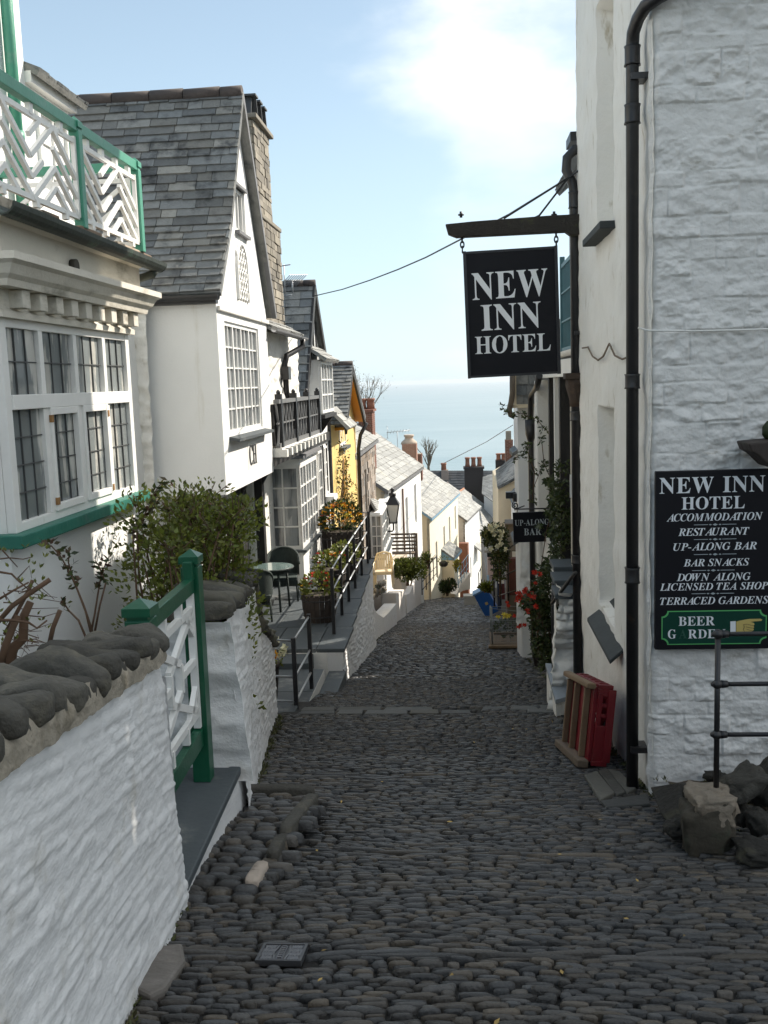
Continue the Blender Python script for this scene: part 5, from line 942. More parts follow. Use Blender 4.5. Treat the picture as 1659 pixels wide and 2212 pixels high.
# dark cross roof with chimneys behind the row
dh = thing('cross_house', 'dark slate roof running across the street bottom with a massive sooty chimney', 'house', (2, 104, -20))
a, b = onY(933, 1016, 106), onY(1085, 1018, 106); dr = MB(); roof_core(dr, a - Vc((1, 5, 5)), b + Vc((3, -5, -5)), a - X_, b + X_ * 3, .1); slates(dr, a - Vc((1, 5, 5)), b + Vc((3, -5, -5)), a - X_, b + X_ * 3, .35, .4, .7, .02); dr.build('roof', SLATE_DARK, dh)
dw = MB(); dw.box((a.x - 1, 101.3, -30), (b.x + 3, 110, a.z - 4.8)); dw.build('wall', WHITE_LIME, dh)
p0, p1 = onY(1003, 1014, 98), onY(1044, 1014, 98); ck = MB(); ck.box((p0.x, 98, p0.z - 6), (p1.x, 99.6, p0.z)); ck.box((p0.x - .1, 97.9, p0.z), (p1.x + .1, 99.7, p0.z + .2)); ck.build('chimney', BRICK_DARK, dh)
for q in (1010, 1023, 1036): pp = onY(q, 1012, 98.6); pm = MB(); pm.lathe((pp.x, 98.8, p0.z + .2), [(.26, 0), (.22, .3), (.2, .75), (.26, .8), (.26, .95)], 10); pm.build('chimney_pot', POT, dh)
p0, p1 = onY(953, 1016, 105), onY(968, 1016, 105); ck = MB(); ck.box((p0.x, 105, p0.z - 4), (p1.x, 106, p0.z + .0)); ck.build('side_chimney', mat('rendered chimney', (.30, .25, .22), .9, .1, 3), dh); pm = MB(); pm.lathe(((p0.x + p1.x) / 2 - .1, 105.5, p0.z), [(.3, 0), (.26, .5), (.32, .6), (.32, .75)], 10); pm.build('chimney_pot', POT, dh)
rh = thing('light_roof_house', 'pale slate roof to the right of the massive chimney', 'house', (4, 95, -18)); q = [onY(1041, 1066, 93), onY(1077, 1092, 88), onY(1043, 1030, 98), onY(1079, 1018, 98)]
rr = MB(); roof_core(rr, q[0], q[1], q[2], q[3], .1); slates(rr, q[0], q[1], q[2], q[3], .35, .4, .7, .02); rr.build('roof', SLATE_FAR, rh); rw = MB(); rw.prism([q[0] + Vc((.2, .3, -.3)), q[1] + Vc((2.5, .3, -.3)), q[3] + Vc((2.5, -.3, -.3)), q[2] + Vc((.2, -.3, -.3))], (0, 0, -12)); rw.build('wall', WHITE_RENDER, rh)
# chimneys on the left row
def brick_stack(par, x0, x1, y0, y1, z0, z1, m=BRICK):
    b = MB(); b.box((x0 + .01, y0 + .01, z0), (x1 - .01, y1 - .01, z1), 1); z = z0; k = 0
    while z < z1 - .02:
        for (a, e, ax) in ((y0, y1, 1), (x0, x1, 0)):
            t = a - (.11 if k % 2 else 0)
            while t < e - .01:
                s, f = max(a, t), min(e, t + .215)
                if ax: b.box((x1 - .03, s + .004, z + .004), (x1 + .004, f - .004, z + .066))
                else: b.box((s + .004, y0 - .004, z + .004), (f - .004, y0 + .03, z + .066))
                t += .225
        z += .075; k += 1
    b.build('chimney', [m, MORTAR], par); return z1
c0, c1 = onY(773, 890, 36), onY(812, 890, 36); z1 = onY(790, 890, 36).z; brick_stack(hW, c0.x, c1.x - .15, 36, 37.2, z1 - 2.2, z1)
kb = MB(); kb.box((c0.x - .06, 35.93, z1), (c1.x - .09, 37.27, z1 + .09)); kb.build('chimney_cap', BRICK, hW)
for q in (783, 801): p = onY(q, 885, 36.6); pm = MB(); pm.lathe((p.x, 36.6, z1 + .09), [(.16, 0), (.14, .2), (.14, .3), (.17, .32), (.17, .40)], 12); pm.build('chimney_pot', POT, hW)
c0, c1 = onY(868, 965, 57), onY(890, 965, 57); z1 = c0.z + .1; brick_stack(far2, c0.x, c1.x + .25, 57, 58.3, z1 - 1.6, z1, mat('pale brick', (.36, .20, .15), .85, .12, 5, .3, 20)); pm = MB(); pm.lathe(((c0.x + c1.x) / 2 + .1, 57.6, z1), [(.5, 0), (.45, .15), (.26, .3), (.24, .42), (.3, .46), (.3, .56)], 12); pm.build('chimney_pot', mat('pale pot', (.48, .38, .30), .8), far2)
c0, c1 = onY(893, 985, 62), onY(904, 985, 62); brick_stack(far2, c0.x, c1.x + .2, 62, 63.2, c0.z - 1.6, c0.z + .1, BRICK)
# bare trees behind the roofs
def bare_tree(px, py_top, py_base, Y, sp, n, label, leafm=None, seed=1, r=.12):
    random.seed(seed); a, b = onY(px, py_base, Y), onY(px, py_top, Y); t = thing('bare_tree', label, 'tree', a, 'bare trees behind the roofs'); tb = MB(); tips = []; Ht = b.z - a.z
    tb.tube([a, a + Z_ * Ht * .28], [r, r * .8], 7)
    for k in range(n): branch(tb, a + Z_ * Ht * R(.12, .3), (R(-sp, sp), R(-sp, sp) * .6, 1), Ht * R(.42, .58), r * .45, 3, tips, .42, 0, 4, .12, (2, 3), (.55, .75))
    tb.build('trunk', BARK, t)
    if leafm:
        lf = MB()
        for p, dd in tips: leaf_clump(lf, p, .3, .3, .3, 3, .05)
        lf.build('crown', leafm, t)
bare_tree(786, 848, 935, 42, .45, 8, 'spindly bare tree behind the red brick chimney with a few pale leaves', LEAF_DRY, 5, .07)
bare_tree(926, 962, 1018, 85, .55, 9, 'leafless tree against the sea above the pale slate roofs', None, 11, .13)
random.seed(77)
# aerials
def aerial(px, py, Y, hgt, ln, label, rot):
    p = onY(px, py, Y); m = MB(); m.tube([p - Z_ * hgt, p], .02, 5); dirv = Vc((math.cos(rot), math.sin(rot), .06)); m.tube([p - dirv * ln * .45, p + dirv * ln * .55], .016, 4)
    s_ = dirv.cross(Z_).normalized()
    for k in range(8): q = p - dirv * ln * .4 + dirv * ln * .9 * k / 7; m.tube([q - s_ * .18 - Z_ * .1, q + s_ * .18 + Z_ * .1], .010, 4)
    for k in (-1, 1): q = p - dirv * ln * .42; m.tube([q + Z_ * .3 * k - s_ * .2, q + Z_ * .3 * k + s_ * .2], .012, 4)
    m.tube([p - dirv * ln * .42 - Z_ * .32, p - dirv * ln * .42 + Z_ * .32], .012, 4)
    tag(m.build('aerial', STEEL), label, 'aerial', 'roof aerials')
aerial(858, 932, 52, 2.0, 1.3, 'television aerial on a tall pole above the long pale roof', .3)
aerial(631, 606, 20.3, .25, .5, 'small television aerial on the ridge of the timbered house', .9)

# ================================================================ LEFT: terrace, railings, tubs and furniture
tw = thing('terrace_wall', 'whitewashed rubble retaining wall under the slate terrace and its railing', 'wall', (-1.9, 17, -5)); TZ = -3.80
mt = MB()
def pt_(u, v):
    Y = 13.62 + (20.75 - 13.62) * u; x = -1.80 - .028 * (Y - 13.6); z0, z1 = sz(Y) - .15, TZ - .055; p = Vc((x, Y, z0 + (z1 - z0) * v)); return p + X_ * (strata(p) * 1.3 + .06 * (1 - v))
mt.grid(pt_, 220, 70); mt.quad((-1.80, 13.62, -4.4), (-1.76, 13.61, TZ - .055), (-3.2, 13.61, TZ - .055), (-3.2, 13.62, -4.4)); mt.quad((-2.0, 20.75, -6.3), (-3.2, 20.75, -6.3), (-3.2, 20.75, TZ - .06), (-2.0, 20.75, TZ - .06)); mt.build('whitewashed_face', WHITE_STONE, tw)
ts = MB(); y = 13.6
while y < 20.75:
    ln = min(R(.8, 1.4), 20.77 - y); x = -1.74 - .028 * (y - 13.6); k = 0; xs = [x, x - .42]
    while xs[-1] > -4.2: xs.append(xs[-1] - R(.5, .95))
    for a, b in zip(xs, xs[1:]): ts.box((b + .006, y + .004, TZ - .06), (a - .006, y + ln - .008, TZ + R(-.004, .004)))
    y += ln
ts.build('paving', SLAB, tw, .006)
tst = thing('terrace_steps', 'slate paved steps rising from the street to the terrace', 'steps', (-2.4, 12, -4.2)); tp = MB()
for (x0, x1, y0, y1, z) in ((-2.75, -1.98, 11.05, 12.1, -3.95), (-2.75, -1.98, 12.11, 13.1, -3.95), (-3.5, -2.76, 11.05, 13.1, -3.95), (-2.75, -2.2, 13.11, 13.6, -3.87), (-3.5, -2.76, 13.11, 13.6, -3.87), (-1.97, -1.66, 11.0, 12.2, -4.03), (-1.97, -1.72, 12.21, 13.5, -4.10), (-3.4, -2.0, 10.5, 11.04, -3.77)): tp.box((x0, y0, z - .22), (x1, y1, z))
tp.build('tread', SLAB, tst, .008)
tr = MB(); tr.box((-3.5, 13.595, -4.3), (-2.0, 13.66, TZ - .062)); tr.box((-2.0, 11.1, -4.3), (-1.975, 13.1, -3.96)); tr.build('riser', WHITE_LIME, tst)
# railings: posts joined by three rails
def railing(name, label, pts, base, hgt, rails, m_post=IRON, m_rail=STEEL, pw=.05, extra=None):
    t = thing(name, label, 'railing', pts[0]); rl = MB()
    for p in pts: b = MB(); b.box((p[0] - pw / 2, p[1] - pw / 2, p[2]), (p[0] + pw / 2, p[1] + pw / 2, p[2] + hgt)); b.build('post', m_post, t, .004)
    for k in rails:
        for a, b in zip(pts, pts[1:]): rl.tube([Vc(a) + Z_ * hgt * k, Vc(b) + Z_ * hgt * k], .014, 8)
    if extra:
        for a, b in extra: rl.tube([a, b], .014, 8)
    rl.build('rails', m_rail, t); return t
RX = -2.02
ys = [onX(q, 1250, RX).y for q in (714, 736, 752, 767, 782, 796)]
tp_ = [(RX, y, TZ + .0) for y in ys]; tp_[0] = (RX + .02, ys[0], TZ - .0)
railing('railing', 'black post railing with grey rails along the terrace edge', tp_, 0, 1.02, (.98, .66, .34))
pa, pb = onX(640, 1519, -2.02), onX(672, 1454, -2.02); pa.z = -3.95; pb.z = -3.95
railing('railing', 'short black railing beside the slate steps at the end of the white wall', [(-2.55, 10.75, -3.82), (pa.x, pa.y, -3.95), (pb.x, pb.y, -3.95)], 0, 1.0, (.96, .52, .22, ))
railing('railing', 'thin black railing across the far end of the terrace', [(-3.25, 20.65, TZ), (-2.65, 20.67, TZ), (RX, 20.7, TZ)], 0, 1.05, (.98, .6, .25), IRON, IRON, .035)
# half barrel tubs with flowers
def tub(px, Y, wd, ht, label, kind, z=TZ):
    X = onY(px, 1250, Y).x; t = thing('flower_tub', label, 'flower tub', (X, Y, z), 'flower tubs on the terrace'); b = MB(); n = 22
    for k in range(n):
        a0, a1 = 2 * math.pi * (k + .04) / n, 2 * math.pi * (k + .96) / n; q = []
        for zf, rf in ((0, .40), (.5, .485), (1, .5)): q.append([(X + wd * rf * math.cos(a), Y + wd * rf * math.sin(a), z + ht * zf) for a in (a0, a1)])
        for i in (0, 1): b.quad(q[i][0], q[i][1], q[i + 1][1], q[i + 1][0])
        b.quad(q[2][0], q[2][1], (X + wd * .44 * math.cos(a1), Y + wd * .44 * math.sin(a1), z + ht), (X + wd * .44 * math.cos(a0), Y + wd * .44 * math.sin(a0), z + ht))
    b.build('barrel', BARREL, t)
    h_ = MB()
    for zf, rf in ((.22, .452), (.8, .503)): h_.tube([(X + wd * rf * math.cos(a), Y + wd * rf * math.sin(a), z + ht * zf) for a in [2 * math.pi * k / 24 for k in range(25)]], .012, 5, 0, False)
    h_.build('hoop', IRON_RUST, t)
    e = MB(); e.tube([(X, Y, z + ht * .9), (X, Y, z + ht * .93)], wd * .45, 16); e.build('soil', EARTH, t)
    lf, fl = MB(), MB(); fc = []
    nL, hL = (700, .22) if kind != 'big' else (1500, .42)
    leaf_clump(lf, (X, Y, z + ht + hL * .45), wd * .52, wd * .52, hL, nL, .08 if kind != 'big' else .09, 0, .9)
    def bloom(mb, p, r, m): 
        for q in range(6): a = q * math.pi / 3 + R(0, .4); mb.leaf(p, (math.cos(a), math.sin(a), R(.1, .7)), r, r * .8, None, m)
    for k in range(95 if kind == 'big' else 16):
        a, rr = R(0, 6.28), math.sqrt(R(0, 1)) * wd * .54; zt = z + ht + hL * (1.25 - .5 * (rr / (wd * .54)) ** 2) + R(-.04, .06) + (R(-.25, .02) if kind == 'big' and rr > wd * .35 else 0)
        bloom(fl, (X + rr * math.cos(a), Y + rr * math.sin(a), zt), R(.045, .07) if kind == 'big' else R(.035, .05), {'big': random.choice((0, 0, 0, 3, 1)), 'red': random.choice((1, 1, 0)), 'mix': random.choice((0, 2, 1)), 'white': 2}[kind])
    lf.build('leaves', LEAF_DARK if kind == 'big' else LEAF, t); fl.build('flowers', [F_ORANGE, F_RED, F_WHITE, F_YELLOW], t)
tub(688, 15.3, .58, .46, 'dark half barrel with small red flowers, nearest the terrace steps', 'red')
tub(714, 17.6, .60, .42, 'dark half barrel with green shoots and one orange flower beside the railing', 'mix')
tub(746, 18.6, .56, .40, 'dark half barrel with cream flowers in front of the big orange display', 'white')
tub(742, 19.95, .84, .78, 'large dark tub overflowing with orange and yellow wallflowers', 'big')
# pot of orange flowers by the short railing
fp = thing('flower_pot', 'tall slim brown pot of orange and cream flowers behind the end of the white wall', 'flower pot', (-2.42, 11.5, -3.95)); pm = MB(); pm.lathe((-2.42, 11.5, -3.95), [(.07, 0), (.10, .25), (.125, .5), (.14, .52), (.14, .56), (.11, .56)], 16); pm.build('pot', BARREL, fp)
lf, fl = MB(), MB(); leaf_clump(lf, (-2.40, 11.5, -3.30), .17, .17, .14, 170, .06)
for k in range(22):
    p = Vc((-2.40 + R(-.17, .2), 11.48 + R(-.16, .16), -3.22 + R(-.14, .12)))
    for q in range(6): a = q * math.pi / 3; fl.leaf(p, (math.cos(a), R(-1, 1) * .4, math.sin(a)), .055, .045, None, 0 if p.x < -2.33 else 1)
lf.build('leaves', LEAF, fp); fl.build('flowers', [F_ORANGE, F_WHITE], fp)
# bistro table and wicker chairs
tbc = onZ(587, 1224, -3.06); tx0, ty0_ = tbc.x, tbc.y
tb = thing('bistro_table', 'round glass topped wicker bistro table on the slate terrace', 'table', (tx0, ty0_, TZ)); m = MB(); m.tube([(tx0, ty0_, -3.075), (tx0, ty0_, -3.055)], .36, 32); m.build('table_top', GLASS_TABLE, tb)
m = MB(); m.tube([(tx0 + .36 * math.cos(a), ty0_ + .36 * math.sin(a), -3.075) for a in [2 * math.pi * k / 28 for k in range(29)]], .022, 6, 0, False); m.tube([(tx0, ty0_, -3.15), (tx0, ty0_, -3.08)], .32, 20); m.build('table_rim', WICKER, tb)
for a in (.6, 2.2, 3.75, 5.3): m = MB(); m.tube([(tx0 + .27 * math.cos(a), ty0_ + .27 * math.sin(a), -3.1), (tx0 + .30 * math.cos(a), ty0_ + .30 * math.sin(a), TZ)], .02, 6); m.build('leg', WICKER, tb)
def wicker_chair(x, y, rot, label, g):
    c = thing('wicker_chair', label, 'chair', (0, 0, 0), g); 
    s = MB(); s.box((-.25, -.24, .38), (.25, .25, .44)); s.box((-.26, -.25, .28), (.26, -.21, .40)); s.build('seat', WICKER, c, .015)
    s = MB(); s.grid(lambda u, v: Vc((.29 * math.sin((u - .5) * 3.5), .02 + .27 * math.cos((u - .5) * 3.5) + .05 * v, .42 + (.20 + .26 * max(0, math.cos((u - .5) * 3.3)) ** .7) * v)), 30, 10); s.grid(lambda u, v: Vc((.275 * math.sin((u - .5) * 3.5), .02 + .25 * math.cos((u - .5) * 3.5) + .05 * v, .42 + (.20 + .26 * max(0, math.cos((u - .5) * 3.3)) ** .7) * v)), 30, 10, flip=True)
    s.tube([(.29 * math.sin((u - .5) * 3.5), .06 + .27 * math.cos((u - .5) * 3.5), .43 + .20 + .26 * max(0, math.cos((u - .5) * 3.3)) ** .7) for u in [k / 24 for k in range(25)]], .022, 6); s.build('backrest', WICKER, c)
    for sx in (-1, 1):
        for sy in (-1, 1): l = MB(); l.tube([(sx * .23, sy * .21, .4), (sx * .25, sy * .24, 0)], .018, 6); l.build('leg', WICKER, c)
    c.location = (x, y, TZ); c.rotation_euler = (0, 0, rot); return c
ch1 = wicker_chair(tx0 + .05, ty0_ + .75, .15, 'dark green wicker chair behind the round glass table', 'wicker chairs on the terrace')
dup(ch1, (tx0 - .15, ty0_ - .72, TZ), 'dark green wicker chair in front of the glass table, half hidden by the wall', math.pi + .2)

# ================================================================ LEFT: lower garden walls and small things by the far doors
LW = mat('far whitewashed wall', (.70, .66, .62), .9, .06, 3, .4, 12)
def V4(c): return (766.9 + .16276 * c[0], 1134.1 + .16276 * c[1])
def trace_wall(name, label, cpts, X, th, m=LW, X2=None, cat='wall', inset=None):
    pts = [onX(*V4(c), X) for c in cpts] if X2 is None else [onP(*V4(c), X, X2) for c in cpts]
    mb = MB(); nn = Vc((-th, 0, 0)); mb.prism(pts, nn); return tag(mb.build(name, m, None, .02), label, cat)
trace_wall('dipped_wall', 'whitewashed wall with a deep U-shaped dip below the terrace end', [(150, 690), (238, 500), (248, 1090), (300, 1170), (380, 1222), (430, 1180), (550, 1040), (560, 1440), (370, 1560), (190, 1690), (100, 1690)], -2.12, .4, WHITE_STONE)
dk = MB(); pts = [onX(*V4(c), -2.08) for c in ((78, 800), (145, 690), (190, 1650), (118, 1720))]; dk.prism(pts, (-.06, 0, 0)); tag(dk.build('drain_strip', SLAB), 'dark slate strip upright against the white wall', 'slate strip')
g0 = onX(*V4((245, 870)), -2.5); bnk = MB(); bnk.grid(lambda u, v: Vc((-2.6 - 1.0 * v, 23.5 + 9 * u, -5.6 - .16 * (9 * u) + .9 * v + .1 * fbm(u * 9, v * 2, 0, 2))), 40, 12); o = bnk.build('bank', EARTH); o['kind'] = 'structure'
sb = MB()
for k in range(70): u, v = R(0, 1), R(0, 1); sb.blob((-2.5 - .9 * v, 24 + 8 * u, -5.55 - .16 * 8 * u + .9 * v), (.05, 0, .03), (0, R(.15, .35), 0), (0, 0, R(.04, .08)), 8, 5, 0, .15, 1.5, .6)
o = sb.build('bank_stones', GREYSTONE); o['kind'] = 'stuff'; o['label'] = 'mossy stones of the bank seen in the dip of the white wall'
trace_wall('wall_pier', 'narrow whitewashed wall pier at the foot of the street steps', [(545, 900), (600, 900), (650, 855), (690, 1300), (620, 1350), (560, 1440)], -2.2, .5)
trace_wall('sloping_wall', 'tall whitewashed wall rising beside the lower steps', [(680, 920), (725, 905), (800, 740), (870, 680), (905, 950), (900, 1180), (830, 1230), (760, 1275), (735, 1200), (700, 1330)], -2.25, .4)
trace_wall('end_wall', 'small pinkish white wall below the round green bush', [(1010, 905), (1060, 840), (1120, 740), (1130, 965), (1075, 960), (1010, 950)], -2.1, .4)
sw_ = MB(); sw_.prism([onY(*V4(c), 60 + (c[0] - 1350) * .05) for c in ((1350, 920), (1400, 790), (1530, 635), (1530, 850), (1440, 870))], (-.4, .3, 0)); tag(sw_.build('ramp_wall', LW), 'whitewashed ramp wall with blue posts at the street bend', 'wall')
def px_bush(name, label, cx, cy, wx, hy, Y, n, m, ls, cat='bush', z=None):
    c = onY(cx, cy, Y); s = Y / FPX; t = thing(name, label, cat, (c.x, c.y, c.z - hy * s)); lf = MB()
    for k in range(9): leaf_clump(lf, c + Vc((R(-.55, .55) * wx * s, R(-.4, .4) * wx * s, R(-.45, .4) * hy * s)), wx * s * .55, wx * s * .5, hy * s * .6, n // 9, ls * R(.8, 1.2), 0, .5, .5)
    lf.build('foliage', m, t); st_ = MB(); tips = []
    for k in range(5): branch(st_, (c.x + R(-.1, .1), c.y, c.z - hy * s * 1.3), (R(-.6, .6), R(-.5, .5), 1), hy * s * 1.3, .03, 1, tips, .6)
    st_.build('stem', TWIG, t); return t
px_bush('round_bush', 'low spreading green bush behind the cream plastic chair', 882, 1230, 44, 28, 34, 6400, mat('moss green leaf', (.085, .105, .014), .6, 0, isl=.4, trans=.2), .10)
px_bush('clipped_bush', 'dark green rounded bush at the street edge by the lower steps', 967, 1265, 18, 18, 55, 2600, LEAF_DARK, .14)
px_bush('garden_plant', 'pale leafy shrub against the cream gable', 921, 1208, 12, 16, 42, 700, LEAF, .12)
# cream plastic chair
pc = onY(829, 1240, 27.5); cz0 = onY(829, 1259, 27.5).z
pch = thing('plastic_chair', 'cream moulded plastic garden chair behind the dipped white wall', 'chair', (pc.x, 27.5, cz0))
q = lambda x, y, z: (pc.x + x, 27.5 + y, cz0 + z)
m = MB(); m.box(q(-.24, -.24, .34), q(.24, .22, .38)); m.box(q(-.24, -.25, .28), q(.24, -.23, .36)); m.build('seat', PLASTIC_CREAM, pch, .02)
m = MB(); 
for k in range(7): x = -.19 + .063 * k; m.prism([q(x - .026, .22, .38), q(x + .026, .22, .38), q(x + .026, .32, .80 - .3 * x * x), q(x - .026, .32, .80 - .3 * x * x)], (0, .02, 0))
m.tube([q(-.24, .2, .36), q(-.25, .28, .62), q(-.20, .33, .80), q(0, .34, .85), q(.20, .33, .80), q(.25, .28, .62), q(.24, .2, .36)], .028, 8); m.build('backrest', PLASTIC_CREAM, pch)
for sx in (-1, 1):
    m = MB(); m.tube([q(sx * .26, .26, .58), q(sx * .30, -.02, .58), q(sx * .28, -.25, .55), q(sx * .27, -.27, .3)], .03, 8); m.build('arm', PLASTIC_CREAM, pch)
    for y in (-.24, .24): m = MB(); m.prism([q(sx * .22, y - .02, .36), q(sx * .28, y - .02, .36), q(sx * .29, y - .02, -.1), q(sx * .25, y - .02, -.1)], (0, .04, 0)); m.build('leg', PLASTIC_CREAM, pch)
# white porch of the long house, lantern on bracket, bench
po = thing('entrance_porch', 'white glazed porch with slate lean-to roof below the stone house', 'porch', (-2.9, 34, -9)); Yp = 33.0
e = [onY(812, 1100, Yp), onY(833, 1107, Yp + 4), onY(796, 1072, Yp + 1), onY(838, 1090, Yp + 6)]
rm = MB(); roof_core(rm, e[0], e[1], e[2], e[3], .06); slates(rm, e[0], e[1], e[2], e[3], .3, .35, .6); rm.build('roof', SLATE_FAR, po)
a, b = onY(800, 1150, Yp), onY(826, 1150, Yp); m = MB(); m.box((a.x, Yp, -11), (b.x, Yp + 4.2, onY(826, 1208, Yp).z)); m.box((a.x, Yp + .08, -9), (b.x - .06, Yp + 4.1, onY(826, 1108, Yp).z)); m.build('wall', WHITE_RENDER, po)
zA, zB = onY(826, 1205, Yp).z, onY(826, 1112, Yp).z
window(po, ((a.x + b.x) / 2, Yp + .06, (zA + zB) / 2), X_, Z_, b.x - a.x, zB - zA, 2, 4, GLASS_CURT, WHITE_PAINT, .06, .03); window(po, (b.x - .05, Yp + 2.1, (zA + zB) / 2), Y_, Z_, 4.0, zB - zA, 5, 3, GLASS_CURT, WHITE_PAINT, .08, .03)
pw = MB(); pw.box((a.x, Yp - .06, zA - .07), (b.x + .08, Yp + 4.2, zA)); pw.build('sill', SLAB, po)
ln_ = thing('street_lantern', 'black street lantern with frosted panes on a wall bracket', 'lantern', onY(849, 1115, 36)); c = onY(849, 1110, 36); m = MB()
g_ = MB(); tp0 = .33; zb0_, zt0_ = c.z - .30, c.z + .36
for k in range(4):
    a0, a1 = math.pi / 4 + k * math.pi / 2, math.pi / 4 + (k + 1) * math.pi / 2; r0, r1 = .17, .33
    P = lambda a, r, z: Vc((c.x + r * math.cos(a), 36 + r * math.sin(a), z)); g_.quad(P(a0, r0, zb0_), P(a1, r0, zb0_), P(a1, r1, zt0_), P(a0, r1, zt0_)); m.tube([P(a0, r0, zb0_), P(a0, r1, zt0_)], .02, 5)
    m.add([P(a0, r1 * 1.1, zt0_), P(a1, r1 * 1.1, zt0_), P(a1, .13, zt0_ + .3), P(a0, .13, zt0_ + .3)], [(0, 1, 2, 3)])
m.box((c.x - .16, 35.84, zb0_ - .05), (c.x + .16, 36.16, zb0_)); m.lathe((c.x, 36, zt0_ + .3), [(.13, 0), (.13, .12), (.06, .14), (.06, .22), (.09, .25), (.02, .33)], 10); m.tube([(c.x, 36, zb0_ - .05), (c.x, 36, zb0_ - .3), (c.x - .05, 36, zb0_ - .36), (-3.4, 36, zb0_ - .36)], .03, 6); m.build('frame', IRON, ln_); g_.build('pane', LANTERN_GLASS, ln_)
be = thing('bench', 'slatted wooden bench in the sun before the long white house', 'bench', onY(868, 1200, 40)); c = onY(866, 1196, 40); L_ = .72
for k in range(5): m = MB(); m.box((c.x - L_, 40.3 + .02 * k, c.z + .12 + .15 * k), (c.x + L_ * .9, 40.34 + .02 * k, c.z + .20 + .15 * k)); m.build('back_slat', WOOD_GREY, be)
m = MB(); m.box((c.x - L_, 39.8, c.z), (c.x + L_ * .9, 40.3, c.z + .05)); m.build('seat', WOOD_GREY, be)
for sx in (-1, .9): m = MB(); m.box((c.x + sx * L_ - .05, 39.8, c.z - .45), (c.x + sx * L_ + .05, 39.88, c.z + .3)); m.box((c.x + sx * L_ - .05, 40.3, c.z - .45), (c.x + sx * L_ + .05, 40.38, c.z + .8)); m.build('leg', WOOD_GREY, be)
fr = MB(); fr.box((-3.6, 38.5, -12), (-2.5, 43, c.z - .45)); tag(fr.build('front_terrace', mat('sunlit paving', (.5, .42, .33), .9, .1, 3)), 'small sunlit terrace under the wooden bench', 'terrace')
# low metal railings further down
def thin_rail(label, a, b, hgt, n, m=IRON, nm='step_railing'):
    a, b = Vc(a), Vc(b); t = thing(nm, label, 'railing', a); rl = MB()
    for k in range(n): p = a.lerp(b, k / (n - 1)); q = MB(); q.tube([p, p + Z_ * hgt], .025, 6); q.build('post', m, t)
    for f in (1, .55, .2): rl.tube([a + Z_ * hgt * f, b + Z_ * hgt * f], .02, 6)
    rl.build('rails', m, t)
thin_rail('black stair railing beside the low bush and white sloping wall', onY(912, 1285, 44), onY(944, 1246, 52), 1.1, 5)
thin_rail('black railing around the bench terrace', onY(886, 1206, 39), onY(900, 1200, 44), 1.0, 4)
thin_rail('pale blue post railing on the ramp wall at the street bend', onY(990, 1270, 58), onY(1013, 1232, 70), 1.2, 5, BLUE_TRIM)
bas = onY(958, 1218, 58); hbk = MB(); hbk.blob(bas, (.28, 0, 0), (0, .28, 0), (0, 0, .2), 10, 6); hb = thing('hanging_basket', 'hanging flower basket beside the slated porch', 'hanging basket', bas); hbk.build('basket', BARREL, hb); lf = MB(); leaf_clump(lf, bas + Z_ * .22, .36, .36, .25, 260, .1); lf.build('leaves', LEAF, hb)
px_bush('planter', 'bright yellow flowers in front of the small white house', 986, 1222, 7, 12, 60, 500, mat('yellow green leaf', (.25, .22, .02), .6, 0, isl=.5), .16, 'flowers')

# ================================================================ LEFT: plants in the bay garden
bu_ = thing('garden_shrub', 'big leafy green shrub spilling over the stone-topped white wall', 'shrub', (-2.2, 7.4, -2.6)); lf, lr_, sm__ = MB(), MB(), MB(); tips = []
for k in range(48):
    t = R(0, 1); Y = 6.5 + 1.75 * t; X = min(-2.08 + R(-.32, .24), -1.475 - .139 * (Y - 5.75) - .2); top = lerp([(6.4, -1.05), (6.8, -.88), (7.5, -.90), (8.1, -1.06), (8.6, -1.22), (9.0, -1.4)], Y) + R(-.28, .0)
    b0_ = Vc((X + R(-.1, .1), Y, -2.6 - .1 * (Y - 5))); q = Vc((X + R(-.2, .2), Y + R(-.25, .25), top)); pts = [b0_.lerp(q, i / 5) + Vc((R(-.06, .06), R(-.06, .06), 0)) for i in range(6)]; sm__.tube(pts, [.016 - .002 * i for i in range(6)], 4)
    for i in range(1, 6):
        if i < 3 and random.random() < .3: continue
        leaf_clump(lf, pts[i], .19, .24, .19, int(150 * R(.5, 1.3)), .046, 0, .6, .6)
    for _ in range(3):
        e = q + Vc((R(-.15, .15), R(-.15, .15), R(.05, .17))); sm__.tube([q, e], .004, 3)
        for i in range(9): p = q.lerp(e, i / 8); (lf if random.random() < .75 else lr_).leaf(p, (R(-1, 1), R(-1, 1), R(-.2, .8)), .048, .022)
lf.build('foliage', LEAF, bu_); lr_.build('young_leaves', LEAF_RED, bu_); sm__.build('stem', TWIG, bu_)
pr2 = thing('red_leaved_shrub', 'thin stemmed shrub with dark red young leaves against the white bay wall', 'shrub', (-2.4, 5.5, -2.0)); lf, sm__ = MB(), MB()
def sprig(pix, Yd, dens=7, ls=.05, r=.008, bare=.3):
    pts = [onY(x, y, Yd + .03 * i) for i, (x, y) in enumerate(pix)]; sm__.tube(pts, [r * (1 - .6 * i / (len(pts) - 1)) for i in range(len(pts))], 5)
    for i, (a, b) in enumerate(zip(pts, pts[1:])):
        nseg = max(1, int((b - a).length / .016)); f0 = i / (len(pts) - 1)
        if f0 < bare: continue
        for k in range(nseg):
            p = a.lerp(b, k / nseg)
            for _ in range(max(1, dens // 3)): lf.leaf(p + Vc((R(-.02, .02), R(-.03, .03), R(-.02, .02))), (R(-1, 1), R(-1, 1), R(-.5, .9)), ls * R(.7, 1.3), ls * .5, None, 0 if random.random() < .6 else 1)
sprig([(196, 1365), (185, 1320), (165, 1268), (150, 1235), (130, 1200), (112, 1180), (90, 1172)], 5.6); sprig([(200, 1365), (182, 1310), (160, 1255), (148, 1215), (150, 1190)], 5.65)
